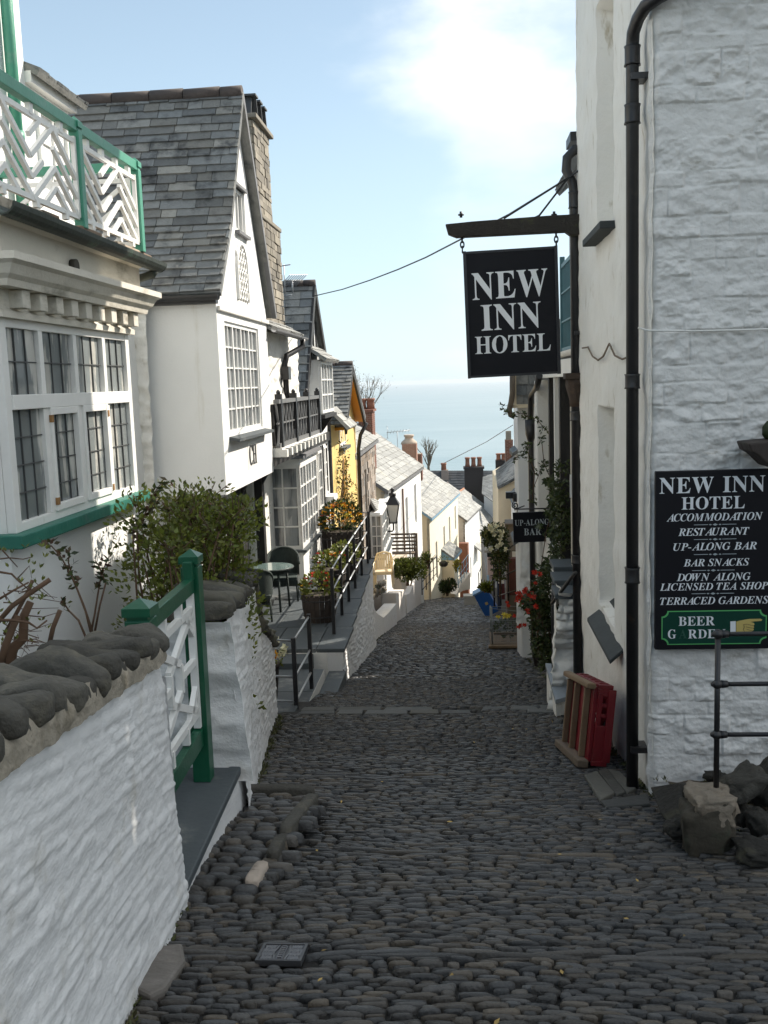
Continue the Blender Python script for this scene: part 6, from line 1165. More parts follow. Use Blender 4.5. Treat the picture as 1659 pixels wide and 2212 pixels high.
sprig([(196, 1370), (204, 1330), (212, 1280), (220, 1235), (240, 1195)], 5.9, 8); sprig([(204, 1368), (215, 1310), (228, 1260), (215, 1225), (205, 1210)], 5.8, 8); sprig([(185, 1375), (170, 1340), (150, 1320), (138, 1303), (132, 1290)], 5.5, 8, .045)
sprig([(330, 1180), (322, 1120), (330, 1070), (345, 1048), (375, 1040)], 7.6, 9, .06); sprig([(300, 1210), (296, 1140), (318, 1100), (338, 1085)], 7.0, 9, .06); sprig([(470, 1150), (440, 1100), (420, 1060), (412, 1052)], 8.6, 5, .05)
lf.build('foliage', [LEAF_RED, LEAF_DARK], pr2); sm__.build('stem', TWIG, pr2)
pr3 = thing('pruned_shrub', 'hard pruned bare shrub with cut brown branches beside the bay window', 'shrub', (-2.0, 4.0, -2)); sm__ = MB(); lf = MB()
def limb(pix, Yd, r0, r1): pts = [onY(x, y, Yd + .02 * i) for i, (x, y) in enumerate(pix)]; sm__.tube(pts, [r0 + (r1 - r0) * i / (len(pts) - 1) for i in range(len(pts))], 7)
limb([(-12, 1500), (10, 1450), (28, 1400), (50, 1380), (52, 1330), (66, 1300)], 4.35, .034, .018); limb([(0, 1440), (14, 1390), (28, 1355), (40, 1330)], 4.3, .02, .016); limb([(-10, 1350), (25, 1310), (60, 1285), (82, 1270), (108, 1252)], 4.3, .012, .012); limb([(10, 1370), (38, 1320), (62, 1275), (70, 1253)], 4.35, .010, .009); limb([(30, 1440), (33, 1400), (34, 1375)], 4.4, .011, .01)
limb([(106, 1395), (115, 1355), (130, 1318)], 4.9, .013, .013); limb([(-5, 1296), (30, 1275), (62, 1258)], 4.2, .006, .004); limb([(-5, 1235), (25, 1240), (40, 1255), (60, 1272)], 4.25, .006, .003); limb([(-5, 1208), (20, 1205), (50, 1208), (70, 1203)], 4.3, .004, .002); limb([(5, 1188), (20, 1205), (38, 1225)], 4.3, .004, .002); limb([(-8, 1340), (28, 1340), (62, 1345), (80, 1357), (102, 1340)], 4.25, .008, .004)
for _ in range(26): x, y = R(-10, 70), R(1240, 1440); limb([(x, y), (x + R(-10, 40), y + R(-30, 22)), (x + R(10, 90), y + R(-30, 30))], 4.3 + R(0, .3), .0035, .0012)
for _ in range(40): p = onY(R(-5, 105), R(1180, 1400), 4.3 + R(0, .3)); [lf.leaf(p, (R(-1, 1), R(-1, 1), 1), .03, .012) for _ in range(3)]
sm__.build('branch', TWIG, pr3); lf.build('buds', LEAF, pr3)

# ================================================================ RIGHT: the inn
inn = thing('inn_building', 'tall whitewashed stone inn on the corner carrying the black hotel signs', 'building', (2.5, 8, -3)); IX, IY, IY1 = 1.25, 6.5, 10.42
def yx(px, py): p = onX(px, py, IX); return p.y, p.z
rc_lo = (8.06, -2.10, 8.98, -.27); rc_up = (8.06, 1.22, 8.98, 3.12)
sw = MB(); U = -Y_; O = Vc((IX, IY1, 0)); fl = lambda r: rect(IY1 - r[2], r[1], IY1 - r[0], r[3])
H1 = 5.6; random.seed(5)
def side_wall(u, v):                                             # gently uneven limewashed stone
    Y = IY + (IY1 - IY) * u; z = -4.3 + (H1 + 4.3) * v; d = .014 * fbm(Y * 1.6, z * 2.2, 0, 2, 4) + .012 * nse(Y, z * .8, 3, 1) - .05 * max(0, (-2.2 - z)) * .5
    for r in (rc_lo, rc_up):
        fy = min(max(0, (Y - r[0]) / .02), max(0, (r[2] - Y) / .02), 1); fz = min(max(0, (z - r[1]) / .03), max(0, (r[3] - z) / .05), 1); d -= .13 * min(fy, fz) * -1 if False else -0.0
        d += -.18 * min(fy, fz) * 1.0
    return Vc((IX - d, Y, z))
def side_grid():
    ys = sorted(set([IY + (IY1 - IY) * k / 110 for k in range(111)] + [8.06, 8.08, 8.98, 8.96])); zs = sorted(set([-4.3 + (H1 + 4.3) * k / 240 for k in range(241)] + [-2.10, -2.07, -.27, -.32, 1.22, 1.25, 3.12, 3.07]))
    b = len(sw.v)
    for z in zs:
        for y in ys: sw.v.append(tuple(side_wall((y - IY) / (IY1 - IY), (z + 4.3) / (H1 + 4.3))))
    n = len(ys)
    for j in range(len(zs) - 1):
        for i in range(n - 1): sw.f.append((b + j * n + i, b + (j + 1) * n + i, b + (j + 1) * n + i + 1, b + j * n + i + 1)); sw.m.append(0); sw.s.append(True)
side_grid()
sw.quad((IX, IY1, -4.3), (IX + 4, IY1, -4.3), (IX + 4, IY1, H1), (IX, IY1, H1))
sw.build('street_wall', WHITE_LIME, inn)
# gable of big squared stones under thick whitewash
rows = []; z = -3.4
while z < H1:
    h_ = R(.08, .24); x = IX - R(0, .3); cuts = []
    while x < 4.2: cuts.append((x, R(-.007, .010), R(.003, .014))); x += R(.12, .48)
    rows.append((z, z + h_, cuts)); z += h_
def gdisp(x, z):
    for z0, z1, cuts in rows:
        if z0 <= z < z1:
            k = 0
            while k + 1 < len(cuts) and cuts[k + 1][0] <= x: k += 1
            x0, hgt, rf = cuts[k]; x1 = cuts[k + 1][0] if k + 1 < len(cuts) else 5
            wob = .02 * nse(x * 4, z * 4, 0); e = min(x - x0, x1 - x, z - z0 + wob, z1 - z - wob); f = max(0, min(1, e / .009)); f = f * f * (3 - 2 * f)
            return f * (.0035 + hgt * .9 + rf * 1.9 * fbm(x * 9, z * 12, x0, 1, 4)) + .006 * fbm(x * 2, z * 2, 5, 1.5, 3) + .003 * fbm(x * 14, z * 22, 1, 1, 3)
    return 0
gw = MB()
def gfn(u, v):
    x = IX + 1.3 * u; z = -3.3 + 6.8 * v; d = gdisp(x, z); edge = max(0, 1 - u * 26) ** 2; return Vc((x - .012 * edge + .018 * edge * fbm(0, z * 5, 2, 1, 3), IY - d * (1 - edge * .6) + .045 * edge, z))
gw.grid(gfn, 200, 840); gw.quad((IX + 1.3, IY, -3.4), (IX + 6, IY, -3.4), (IX + 6, IY, H1), (IX + 1.3, IY, H1)); gw.quad((IX - .012, IY, 3.5), (IX + 1.3, IY, 3.5), (IX + 1.3, IY, H1), (IX - .012, IY, H1)); gw.quad((IX, IY, -4.0), (IX + 1.3, IY, -4.0), (IX + 1.3, IY, -3.3), (IX, IY, -3.3)); gw.build('gable_wall', WHITE_BLOCK, inn)
while z < H1: h_ = R(.12, .3); qe.blob((IX + .03, IY + .06, z + h_ / 2), (.055 + R(-.012, .008), 0, 0), (0, .085, 0), (0, 0, h_ * .56), 8, 6, 0, .1, 2, .4); z += h_

sg = MB(); sg.box((IX - .12, 7.98, 1.14), (IX + .02, 9.06, 1.20)); sg.build('window_sill', SILL, inn, .008)
sg = MB(); sg.prism([(IX + .14, 7.66, -2.05), (IX - .11, 7.58, -2.24), (IX - .11, 8.97, -2.24), (IX + .14, 8.97, -2.05)], (0, 0, -.035)); sg.build('window_sill', SILL, inn, .006)
def pipe(name, pts, r, collars, m=IRON_RUST, par=inn, brk=()):
    p = MB(); p.tube(pts, r, 14)
    for c, h in collars: p.tube([Vc(c) - Z_ * h / 2, Vc(c) - Z_ * h / 2 + Z_ * .015, Vc(c) + Z_ * h / 2 - Z_ * .015, Vc(c) + Z_ * h / 2], [r * 1.3, r * 1.18, r * 1.18, r * 1.3], 14)
    for c in brk: p.box(Vc(c) - Vc((.02, r * 1.7, .02)), Vc(c) + Vc((.13, r * 1.7, .02)))
    return p.build(name, m, par)
px, py = 1.175, 6.72
_b = [onY(x, y, py - .25 * f) for x, y, f in ((1366, 100, 0), (1368, 70, .1), (1378, 40, .5), (1394, 14, 1), (1425, -8, 1.2), (1500, -45, 1.3), (1700, -75, 1.4))]; px = _b[0].x
pipe('downpipe', [(px, py, -3.06), *_b], .042, [((px, py, _b[0].z - .06), .12), ((px, py, _b[0].z - .42), .12), ((px, py, -.05), .10), ((px, py, -1.38), .11)], brk=((px, py, _b[0].z - .2), (px, py, -2.62)))
p0 = onY(1243, 500, IY1); qx, qy = p0.x - .01, IY1 - .02
pipe('downpipe', [(qx + .12, qy, 2.28), (qx + .0, qy, 2.27), (qx - .07, qy, 2.20), (qx - .08, qy, 2.08), (qx - .02, qy, 1.95), (qx, qy, 1.86), (qx, qy, -3.3)], .050, [((qx, qy, 1.78), .16), ((qx, qy, -.42), .10), ((qx, qy, -1.95), .10)], brk=((qx, qy, .44),))
hp_ = MB(); hp_.tube([(qx, qy, -.02), (qx, qy, -.10), (qx, qy, -.24), (qx, qy, -.32)], [.105, .11, .07, .065], 8); hp_.box((qx - .12, qy - .11, -.03), (qx + .12, qy + .11, .03)); hp_.build('rainwater_head', mat('rusty hopper', (.05, .032, .022), .8, .2, 6, .5, 25, col2=(.10, .06, .035), c2=(.5, .7), c2s=8), inn)
st2 = MB(); q = onY(1240, 305, IY1 + .2); st2.box(q - Vc((.06, .2, .04)), q + Vc((.3, .2, .05))); st2.build('pipe_stub', IRON, inn)
wr = MB(); q = [onX(*p, IX - .03) for p in ((1258, 752), (1270, 750), (1280, 770), (1292, 778), (1303, 770), (1316, 742), (1328, 768), (1345, 776), (1360, 770))]; wr.tube(q, .008, 5); wr.build('cable', WOOD_GREY, inn)
wr = MB(); q = [onY(*p, IY - .04) for p in ((1378, 708), (1400, 714), (1500, 715), (1600, 713), (1700, 709))]; wr.tube(q, .006, 5); wr.build('cable', WHITE_LIME, inn)
rfi = MB(); e0, e1, t0, t1 = (IX - .2, IY1 + .3, H1), (IX - .2, IY - .2, H1), (3.6, IY1 + .3, H1 + 2.2), (3.6, IY - .2, H1 + 2.2); roof_core(rfi, e0, e1, t0, t1, .1); slates(rfi, e0, e1, t0, t1, .25, .3, .5); rfi.build('roof', SLATE, inn)
# notice board on the gable
NY = IY - .055; nb_ = thing('notice_board', 'black hotel notice board listing rooms, bar and tea shop on the white gable', 'sign', (1.6, NY, -1.3))
def V6(c): return (1350 + .2442 * c[0], 918 + .2442 * c[1])
tl, bl_ = onY(*V6((258, 412)), NY), onY(*V6((272, 1985)), NY); nx0, nz1, nz0 = (tl.x + bl_.x) / 2, tl.z, bl_.z; K = FPX / NY; ncx = onY(*V6((778, 1000)), NY).x; nx1 = 2 * ncx - nx0
b = MB(); b.box((nx0, NY - .015, nz0), (nx1, NY + .03, nz1)); b.build('board', BLACK_BOARD, nb_, .006)
bfz = NY - .0155
def nline(s, c0, c1, ybase, cap, style): a, e = onY(*V6((c0, ybase)), bfz), onY(*V6((c1, ybase)), bfz); return ((a.x + e.x) / 2, e.x - a.x, (a.z + e.z) / 2)
lt = MB()
for (s, c0, c1, yb, cap, style) in (('NEW INN', 305, 1238, 597, 138, 'U'), ('HOTEL', 500, 1058, 742, 108, 'U'), ('ACCOMMODATION', 368, 1208, 845, 66, 'I'), ('RESTAURANT', 470, 1088, 975, 66, 'I'), ('UP-ALONG BAR', 427, 1153, 1105, 66, 'I'), ('BAR SNACKS', 517, 1087, 1246, 64, 'I'), ('DOWN ALONG', 457, 1098, 1375, 66, 'I'), ('LICENSED TEA SHOP', 308, 1257, 1458, 64, 'I'), ('TERRACED GARDENS', 310, 1258, 1584, 66, 'I')):
    x, wd, z = nline(s, c0, c1, yb, cap, style); text(lt, s, (x, bfz, z), X_, Z_, cap * .2442 / K, wd, style)
lt.build('lettering', LETTER, nb_)
dv = MB()
for yb, off in ((880, 0), (1010, 0), (1143, 0), (1285, -16), (1490, -20)):
    x, wd, z = nline('', 610 + off, 985 + off, yb, 0, 'U')
    for sx in (-1, 1): dv.box((x + sx * wd * .17 if sx > 0 else x - wd / 2, bfz - .003, z - .0016), (x + wd / 2 if sx > 0 else x - wd * .17, bfz + .001, z + .0016))
    for k, r in ((-1, .6), (0, 1), (1, .6)): c = Vc((x + k * wd * .115, bfz - .003, z)); dv.add([c + X_ * .017 * r, c + Z_ * .008 * r, c - X_ * .017 * r, c - Z_ * .008 * r], [(0, 1, 2, 3)])
dv.build('divider', LETTER_GREY, nb_)
gp = MB(); a, e = onY(*V6((322, 1945)), bfz), onY(*V6((1255, 1632)), bfz); gx0, gx1, gz0, gz1 = a.x, e.x, a.z, e.z
def notched(i, r):
    x0, x1, z0, z1 = gx0 + i, gx1 - i, gz0 + i, gz1 - i; pts = []
    for (cx, cz, a0) in ((x0, z0, 90), (x1, z0, 180), (x1, z1, 270), (x0, z1, 0)):
        for k in range(7): t = math.radians(a0 - 15 * k); pts.append((cx + r * math.cos(t), cz + r * math.sin(t)))
    return pts
def ringm(mb, i, r, y, mi): pts = notched(i, r); vs = [Vc((p[0], y, p[1])) for p in pts]; t = tessellate_polygon([[Vc((p[0], p[1], 0)) for p in pts]]); mb.add(vs, t, mi)
ringm(gp, 0, .038, bfz - .002, 1); ringm(gp, .007, .040, bfz - .0035, 0); gp.build('green_panel', [SIGN_GREEN, SIGN_LINE], nb_)
lt = MB()
for (s, c0, c1, yb, cap) in (('BEER', 472, 792, 1772, 82), ('G', 378, 450, 1886, 80), ('RDEN', 556, 886, 1884, 80)): x, wd, z = nline(s, c0, c1, yb, cap, 'U'); text(lt, s, (x, bfz - .004, z), X_, Z_, cap * .2442 / K, wd, 'U')
x, wd, z = nline('A', 474, 546, 1886, 80, 'U'); text(lt, 'A', (x, bfz - .004, z), X_, Z_, 80 * .2442 / K, wd, 'U', 1)
lt.build('lettering', [LETTER, mat('faded letter', (.012, .075, .05), .5, 0)], nb_)
hm = MB(); h3 = lambda x, y, d=.006: onY(*V6((x, y)), bfz - d)
hm.add([h3(932, 1738), h3(980, 1735), h3(980, 1842), h3(932, 1845)], [(3, 2, 1, 0)], 1)
hand = [(985, 1740), (1010, 1732), (1060, 1722), (1100, 1716), (1200, 1714), (1216, 1722), (1206, 1733), (1140, 1738), (1112, 1742), (1142, 1752), (1146, 1766), (1136, 1775), (1143, 1788), (1136, 1798), (1140, 1812), (1128, 1822), (1128, 1838), (1105, 1845), (1050, 1846), (1010, 1842), (985, 1836)]
P_ = [h3(*c) for c in hand]; hm.add(P_, [t for t in tessellate_polygon([[Vc((c[0], -c[1], 0)) for c in hand]])], 0)
for pp in (((1050, 1764), (1080, 1762), (1112, 1770), (1136, 1775)), ((1072, 1786), (1110, 1794), (1136, 1798)), ((1076, 1806), (1104, 1816), (1128, 1822)), ((1050, 1764), (1056, 1790), (1046, 1812), (1060, 1826))):
    for a, e in zip(pp, pp[1:]): hm.beam(h3(*a, .007), h3(*e, .007), .002, .002, mi=2)
hm.build('pointing_hand', [HAND, LETTER, LETTER_BLACK], nb_)
# hanging sign, its beam, stays and chains
SY = IY1 - .12
hs = thing('sign_bracket', 'dark mossy timber beam with iron stays holding the hanging hotel sign', 'bracket', onY(1250, 485, SY)); bm_ = MB()
bt = [onY(x, y, SY - .06) for x, y in ((962, 484), (968, 505), (986, 512), (1222, 500), (1233, 508), (1252, 506), (1252, 462), (1190, 465), (1020, 478))]; bm_.prism(bt, (0, .12, 0)); bm_.build('beam', MOSSY_BEAM, hs, .008)
sb = MB()
for a, e in (((1088, 472), (1228, 384)), ((1163, 468), (1226, 386)), ((1156, 470), (1164, 466))): sb.tube([onY(*a, SY), onY(*e, SY)], .011, 6)
sb.tube([onY(1226, 386, SY), onY(1262, 360, SY + .05)], .010, 6); sb.build('iron_stay', IRON, hs)
for cx_ in (996, 1197): 
    t_ = onY(cx_, 470, SY); ebm = MB(); ebm.tube([t_, t_ + Z_ * .06], .014, 6); ebm.tube([t_ + Z_ * .02, t_ + Z_ * .035], .03, 6); ebm.build('eye_bolt', IRON, hs)
sn = thing('hanging_sign', 'black hanging hotel sign with big white capitals on a timber beam', 'sign', onY(1105, 680, SY)); cs = [onY(*p, SY) for p in ((1001, 545), (1203, 533), (1208, 806), (1013, 817))]
c0 = (cs[0] + cs[1] + cs[2] + cs[3]) / 4; sU = ((cs[1] - cs[0]) + (cs[2] - cs[3])).normalized(); sV = ((cs[0] - cs[3]) + (cs[1] - cs[2])).normalized(); sV = (sV - sU * sV.dot(sU)).normalized(); sN = sU.cross(sV); sw_, sh_ = (cs[1] - cs[0]).length, (cs[1] - cs[2]).length
b = MB(); b.obox(c0, sU * sw_ / 2, sV * sh_ / 2, sN * .03); b.build('board', BLACK_BOARD, sn, .004)
fm = MB()
for k in (-1, 1): fm.obox(c0 + sU * k * (sw_ / 2 - .012), sU * .016, sV * (sh_ / 2 + .008), sN * .042); fm.obox(c0 + sV * k * (sh_ / 2 - .008), sU * (sw_ / 2 - .03), sV * .012, sN * .038)
fm.build('frame', mat('sign frame', (.016, .016, .020), .45, .1, 4), sn)
lt = MB(); fr_ = c0 + sN * .0305
def sl_text(s, x0, x1, yb, cap):
    a, e = onY(*x0, SY - .03), onY(*x1, SY - .03); a = a - sN * (a - fr_).dot(sN); e = e - sN * (e - fr_).dot(sN); text(lt, s, (a + e) / 2, e - a, sV - (e - a).normalized() * sV.dot((e - a).normalized()), cap * SY / FPX, (e - a).length, 'U', 0, 6)
V3 = lambda x, y: ((1700 + x / 1.8437) / 1.8517, (500 + y / 1.8437) / 1.8517)
sl_text('NEW', V3(352, 1292), V3(908, 1255), 0, 55); sl_text('INN', V3(418, 1518), V3(858, 1490), 0, 53); sl_text('HOTEL', V3(372, 1690), V3(928, 1662), 0, 36)
lt.build('lettering', LETTER, sn)
chn = MB()
for (cx_, y0, y1) in ((998, 512, 545), (1201, 500, 534)):
    a, e = onY(cx_, y0, SY), onY(cx_ + 1, y1, SY); m_2 = (a + e) / 2; chn.tube([a, a.lerp(e, .4)], .010, 6)
    for k in range(2): cc_ = a.lerp(e, .5 + .32 * k); ax = X_ if k == 0 else Y_; chn.tube([cc_ + ax * .018 * math.cos(t) + Z_ * .034 * math.sin(t) for t in [2 * math.pi * j / 12 for j in range(13)]], .008, 5, 0, False)
chn.build('chain', IRON, sn)
# cable crossing the street to the inn
cb = MB(); A_, B_ = onX(676, 640, -3.0), onY(1228, 384, SY + .12); pts = []
for (px_c, py_c), f in (((676, 640), 0), ((740, 625), .2), ((800, 605), .4), ((860, 582), .55), ((920, 556), .68), ((980, 525), .80), ((1040, 494), .89), ((1100, 463), .95), ((1228, 384), 1)): Yc = A_.y + (B_.y - A_.y) * f; pts.append(onY(px_c, py_c, Yc))
cb.tube(pts, .010, 6); tag(cb.build('overhead_cable', IRON), 'black cable slung across the street from the gable to the sign beam', 'cable')
cb = MB(); cb.tube([onY(1108, 918, 17), onY(1050, 955, 40), onY(960, 1000, 85)], [.006, .012, .03], 5); tag(cb.build('thin_wire', WOOD_GREY), 'thin wire running down towards the leafless tree', 'wire')

# ================================================================ RIGHT: timbered bar front beyond the inn
bar = thing('bar_building', 'white and black timbered bar front with white beam and column beyond the inn', 'building', (1.6, 13, -4)); BXr = 1.27
m = MB(); m.prism([(BXr, IY1 + .02, .0), (BXr, 15.9, -.02), (BXr, 15.9, .22), (BXr, IY1 + .02, .20)], (.25, 0, 0)); m.build('white_beam', WHITE_LIME, bar, .01)
m = MB(); z = -4.2
m.box((BXr - .05, 15.75, -6), (BXr + .32, 16.15, -.05)); m.build('column', WHITE_LIME, bar, .03)
m = MB(); m.box((BXr + .02, 12.75, -4.2), (BXr + .20, 12.9, .0)); m.box((BXr + .04, 14.5, -5), (BXr + .3, 14.65, .0)); m.build('timber_post', BLACK_WOOD, bar)
m = MB(); m.box((BXr + .03, 13.6, -4.4), (BXr + .09, 13.68, .0)); m.build('white_post', WHITE_PAINT, bar)
m = MB(); m.box((1.95, IY1, -5.5), (2.3, 17, 3.0)); m.box((BXr + .0, IY1 + .9, -2.2), (2.0, IY1 + 1.0, .0)); m.build('recessed_wall', mat('beige wall', (.50, .46, .38), .85, .06, 2, .3, 25), bar)
m = MB(); m.box((BXr + .1, IY1 + .02, .22), (4, 17, .30)); m.build('balcony_floor', GUTTER_GREY, bar)
m = MB(); m.box((1.9, IY1 + .02, .30), (4, 17, 3.1)); m.build('upper_wall', WHITE_RENDER, bar)
rr_ = MB(); roof_core(rr_, (1.7, 17.2, 3.1), (1.7, IY1 + .05, 3.1), (3.8, 17.2, 4.9), (3.8, IY1 + .05, 4.9), .1); slates(rr_, (1.7, 17.2, 3.1), (1.7, IY1 + .05, 3.1), (3.8, 17.2, 4.9), (3.8, IY1 + .05, 4.9), .25, .3, .5); rr_.build('roof', SLATE, bar)
rl = thing('balcony_railing', 'blue green upright balcony railing behind the hanging sign', 'railing', (1.38, 12, .3)); TEAL = mat('teal railing', (.06, .15, .17), .5, .1, 4); m = MB(); y0_, y1_ = IY1 + .05, 12.95; zt_, zb_ = onX(1215, 592, 1.36).z, .36
zt_ = 1.42
for z, h_ in ((zt_, .05), (zt_ - .36, .02), (zb_ + .34, .02), (zb_, .05)): m.box((1.34, y0_, z - h_), (1.38, y1_, z))
m.build('rail', TEAL, rl); m = MB(); y = y0_ + .06
while y < y1_: m.box((1.352, y - .008, zb_), (1.368, y + .008, zt_ - .03)); y += .11
m.build('baluster', TEAL, rl); m = MB(); m.box((1.33, y1_, .3), (1.39, y1_ + .06, zt_ + .1)); m.build('post', TEAL, rl)
gw2 = MB(); gutter(gw2, (1.30, IY1 + .1, .30), (1.30, 13.4, .29), .06); gw2.build('gutter', WHITE_LIME, bar)
bpz = MB(); q = [onX(x, y, 1.22) for x, y in ((1165, 812), (1160, 835), (1147, 855), (1146, 900), (1148, 980), (1152, 1110), (1157, 1400))]; q[3:] = [Vc((1.22, q[3].y, p.z)) for p in q[3:]]; bpz.tube(q, .05, 8); c = q[3]; bpz.tube([c + Z_ * -.05, c - Z_ * .3, c - Z_ * .42], [.10, .09, .055], 8); bpz.build('downpipe', IRON_RUST, bar)
# slate-hung gable and white wall
sgb = thing('slate_gable_house', 'narrow white house with slate hung gable below the timbered bar', 'house', (1.6, 18, -6)); X0 = 1.03
m = MB(); m.box((X0, 17.6, -7), (3, 18.9, -.48)); m.build('wall', WHITE_RENDER, sgb)
m = MB(); e0, e1, t0, t1 = (X0 - .02, 17.55, -.50), (2.4, 17.55, -.50), (X0 - .02, 17.57, 1.0), (2.4, 17.57, 1.0); roof_core(m, e0, e1, t0, t1, .1); slates(m, e0, e1, t0, t1, .19, .22, .36); m.build('slate_hanging', SLATE, sgb)
m = MB(); m.box((X0 - .06, 17.5, -.48), (X0 - .02, 17.62, 1.0)); m.box((X0 - .1, 17.45, -.53), (X0 + .3, 17.54, -.47)); m.build('bargeboard', CREAM, sgb)
m = MB(); q = [onY(x, y, 17.4) for x, y in ((1107, 800), (1107, 850), (1104, 870), (1100, 885), (1103, 896), (1112, 900))]; m.tube(q, .05, 8); m.build('downpipe', mat('brown pipe 2', (.12, .09, .06), .6), sgb)
m = MB(); zz = -1.75
for (y, z) in ((18.2, -1.35), (18.3, -3.0)): m.prism([(X0 - .1, y - .5, z), (X0 + .02, y - .5, z + .08), (X0 + .02, y + .6, z + .08), (X0 - .1, y + .6, z)], (0, 0, -.07))
m.build('window_sill', SLAB, sgb)
m = MB(); m.box((X0 - .07, 18.2, -2.3), (X0 + .05, 18.5, -2.15)); m.box((X0 - .2, 18.3, -2.25), (X0 - .02, 18.45, -2.13)); m.build('wall_lamp', IRON, sgb)
# up-along bar sign
US = 15.2; ub = thing('bar_sign', 'small black bar sign hanging from a scrolled iron bracket among creepers', 'sign', onY(1145, 1135, US)); C4 = lambda x, y: (1026 + .2279 * x, 1080 + .2279 * y)
cs = [onY(*C4(*p), US) for p in ((358, 120), (735, 105), (740, 392), (366, 402))]; cc0 = sum(cs, Vc()) / 4; uU = (cs[1] - cs[0]).normalized(); uV = Z_ - uU * uU.z; uV.normalize(); uN = uU.cross(uV)
m = MB(); m.obox(cc0, uU * (cs[1] - cs[0]).length / 2, uV * (cs[0] - cs[3]).length / 2, uN * .025); m.build('board', BLACK_BOARD, ub, .004)
lt = MB(); lo = cc0 + uN * .026
def ut(s, a, e, cap): a, e = onY(*C4(*a), US - .026), onY(*C4(*e), US - .026); text(lt, s, (a + e) / 2 + uN * .002, (e - a), uV, cap * .2279 * US / FPX, (e - a).length, 'U')
ut('UP-ALONG', (378, 246), (702, 232), 56); ut('BAR', (466, 334), (628, 330), 64); lt.build('lettering', LETTER_GREY, ub)
m = MB(); a = onY(*C4(*(372, 88)), US); e = onY(*C4(*(760, 78)), US); m.tube([a, e], .012, 6); sc = onY(*C4(382, 52), US); m.tube([sc + X_ * (.055 * (1 - k / 22) * math.cos(k * .55 + 2.2)) + Z_ * (.06 * (1 - k / 22) * math.sin(k * .55 + 2.2)) for k in range(18)], .010, 5); m.tube([onY(*C4(376, 72), US), a, onY(*C4(430, 70), US), onY(*C4(470, 55), US)], .010, 5)
for x in (400, 690): m.tube([onY(*C4(x, 84), US), onY(*C4(x, 118), US)], .008, 5)
m.build('scroll_bracket', IRON, ub)
# slate topped wall, slab and plants by the bar
lwl = thing('low_wall', 'whitewashed rubble side wall with slate slab top beside the drainpipe', 'wall', (1.2, 12, -3.5)); m = MB()
def lw_f(u, v): p = Vc((1.04 + .6 * u + .0, 10.62, -3.9 + 1.55 * v)); return p + Vc((-.8 * course_disp(p.x * 1.4 + 3, p.z * .45 - 1) * (1 - u), -7 * course_disp(p.x * 1.4 + 3, p.z * .45 - 1), 0)) + Vc((-.14 * max(0, 1 - v) * (1 - u) + .05 * nse(p.x * 5, p.z * 5, 2), -.06 * fbm(p.x * 4, p.z * 5, 1, 1) - .05 * math.sin(p.z * 13), 0))
m.grid(lw_f, 40, 110)
rough_patch(m, (1.12, 12.1, -4.4), (.92, 10.62, -4.0), (1.04, 10.62, -2.35), (1.12, 12.1, -2.35), 40, 30, lambda p, u, v: .04 * fbm(p.y * 3, p.z * 5, 0, 1)); m.build('whitewashed_face', WHITE_LIME, lwl)
m = MB(); 
for (a, e, z) in ((10.58, 11.05, -2.38), (11.07, 11.6, -2.33), (11.62, 12.15, -2.28)): m.box((1.0 + (a - 10.6) * .08, a, z - .05), (1.6, e, z + .01))
m.build('slate_top', SLAB, lwl, .008)
if 0: m = MB(); m.prism([onX(*p, .97) for p in ((1193, 1240), (1213, 1290), (1214, 1340), (1208, 1372), (1196, 1380), (1192, 1300))], (.05, 0, 0)); tag(m.build('dark_slate_sheet', SLATE_DARK), 'dark slate sheet upright against the low wall behind the red flowers', 'slate sheet')
gsl = thing('slab_step', 'pale grey slate slab on a low rubble base behind the red sledge', 'step', (1.0, 10.3, -3.6)); a = [onZ(*p, -3.42) for p in ((1178, 1432), (1225, 1436), (1240, 1500), (1200, 1512))]; m = MB(); m.prism(a, (0, 0, -.05)); m.build('slab', mat('pale slate slab', (.24, .27, .30), .5, .08, 3), gsl, .006)
m = MB(); m.prism([p + Z_ * -.052 + (sum(a, Vc()) / 4 - p) * .08 for p in a], (0, 0, -.40)); m.build('base', WHITE_LIME, gsl)
m = MB(); q = onZ(1195, 1443, -3.41); m.tube([q, q + Z_ * .8, q + Vc((.02, .05, 1.05))], .018, 8); tag(m.build('iron_post', IRON), 'thin black iron post standing on the pale slate slab', 'post')
m = MB(); m.tube([onY(1192, 1305, 10.9), onY(1243, 1236, 10.2)], .02, 8); tag(m.build('leaning_pole', IRON_RUST), 'grey pole slanting up to the drainpipe above the slate topped wall', 'pole')
wp = MB(); wp.prism([onY(x, y, 10.9) for x, y in ((1231, 1025), (1245, 1025), (1245, 1075), (1231, 1075))], (0, .01, 0)); tag(wp.build('paper_notice', WHITE_PAINT), 'small white notice beside the far drainpipe', 'notice')
# creeper on the bar front
def px_leaves(mb, pts, Y0, Y1, n, ls, sp):
    for x, y, w_ in pts:
        for _ in range(int(n * w_)): Yd = R(Y0, Y1); p = onY(x + R(-sp, sp) * w_, y + R(-sp, sp) * w_, Yd); mb.leaf(p, (R(-1, 1), R(-1, 1), R(-1, .7)), ls * R(.7, 1.4), ls * .5)
cp_ = thing('bar_creeper', 'dark green climbing plant hanging round the bar sign and drainpipes', 'climbing plant', (1.3, 13.5, -4)); lf, tw_ = MB(), MB()
px_leaves(lf, [(1212, 1010, 1), (1208, 1050, 1.3), (1203, 1080, 1.2), (1216, 1090, 1.5), (1212, 1130, 1.5), (1222, 1140, 1.4), (1205, 1115, 1.1), (1212, 1165, 1.5), (1228, 1170, 1.3), (1224, 1110, 1.2), (1203, 1190, .9), (1186, 1040, .5), (1230, 1135, 1.0), (1195, 1150, .6), (1185, 1108, .25), (1165, 1135, .12)], 12.4, 14.6, 220, .07, 13)
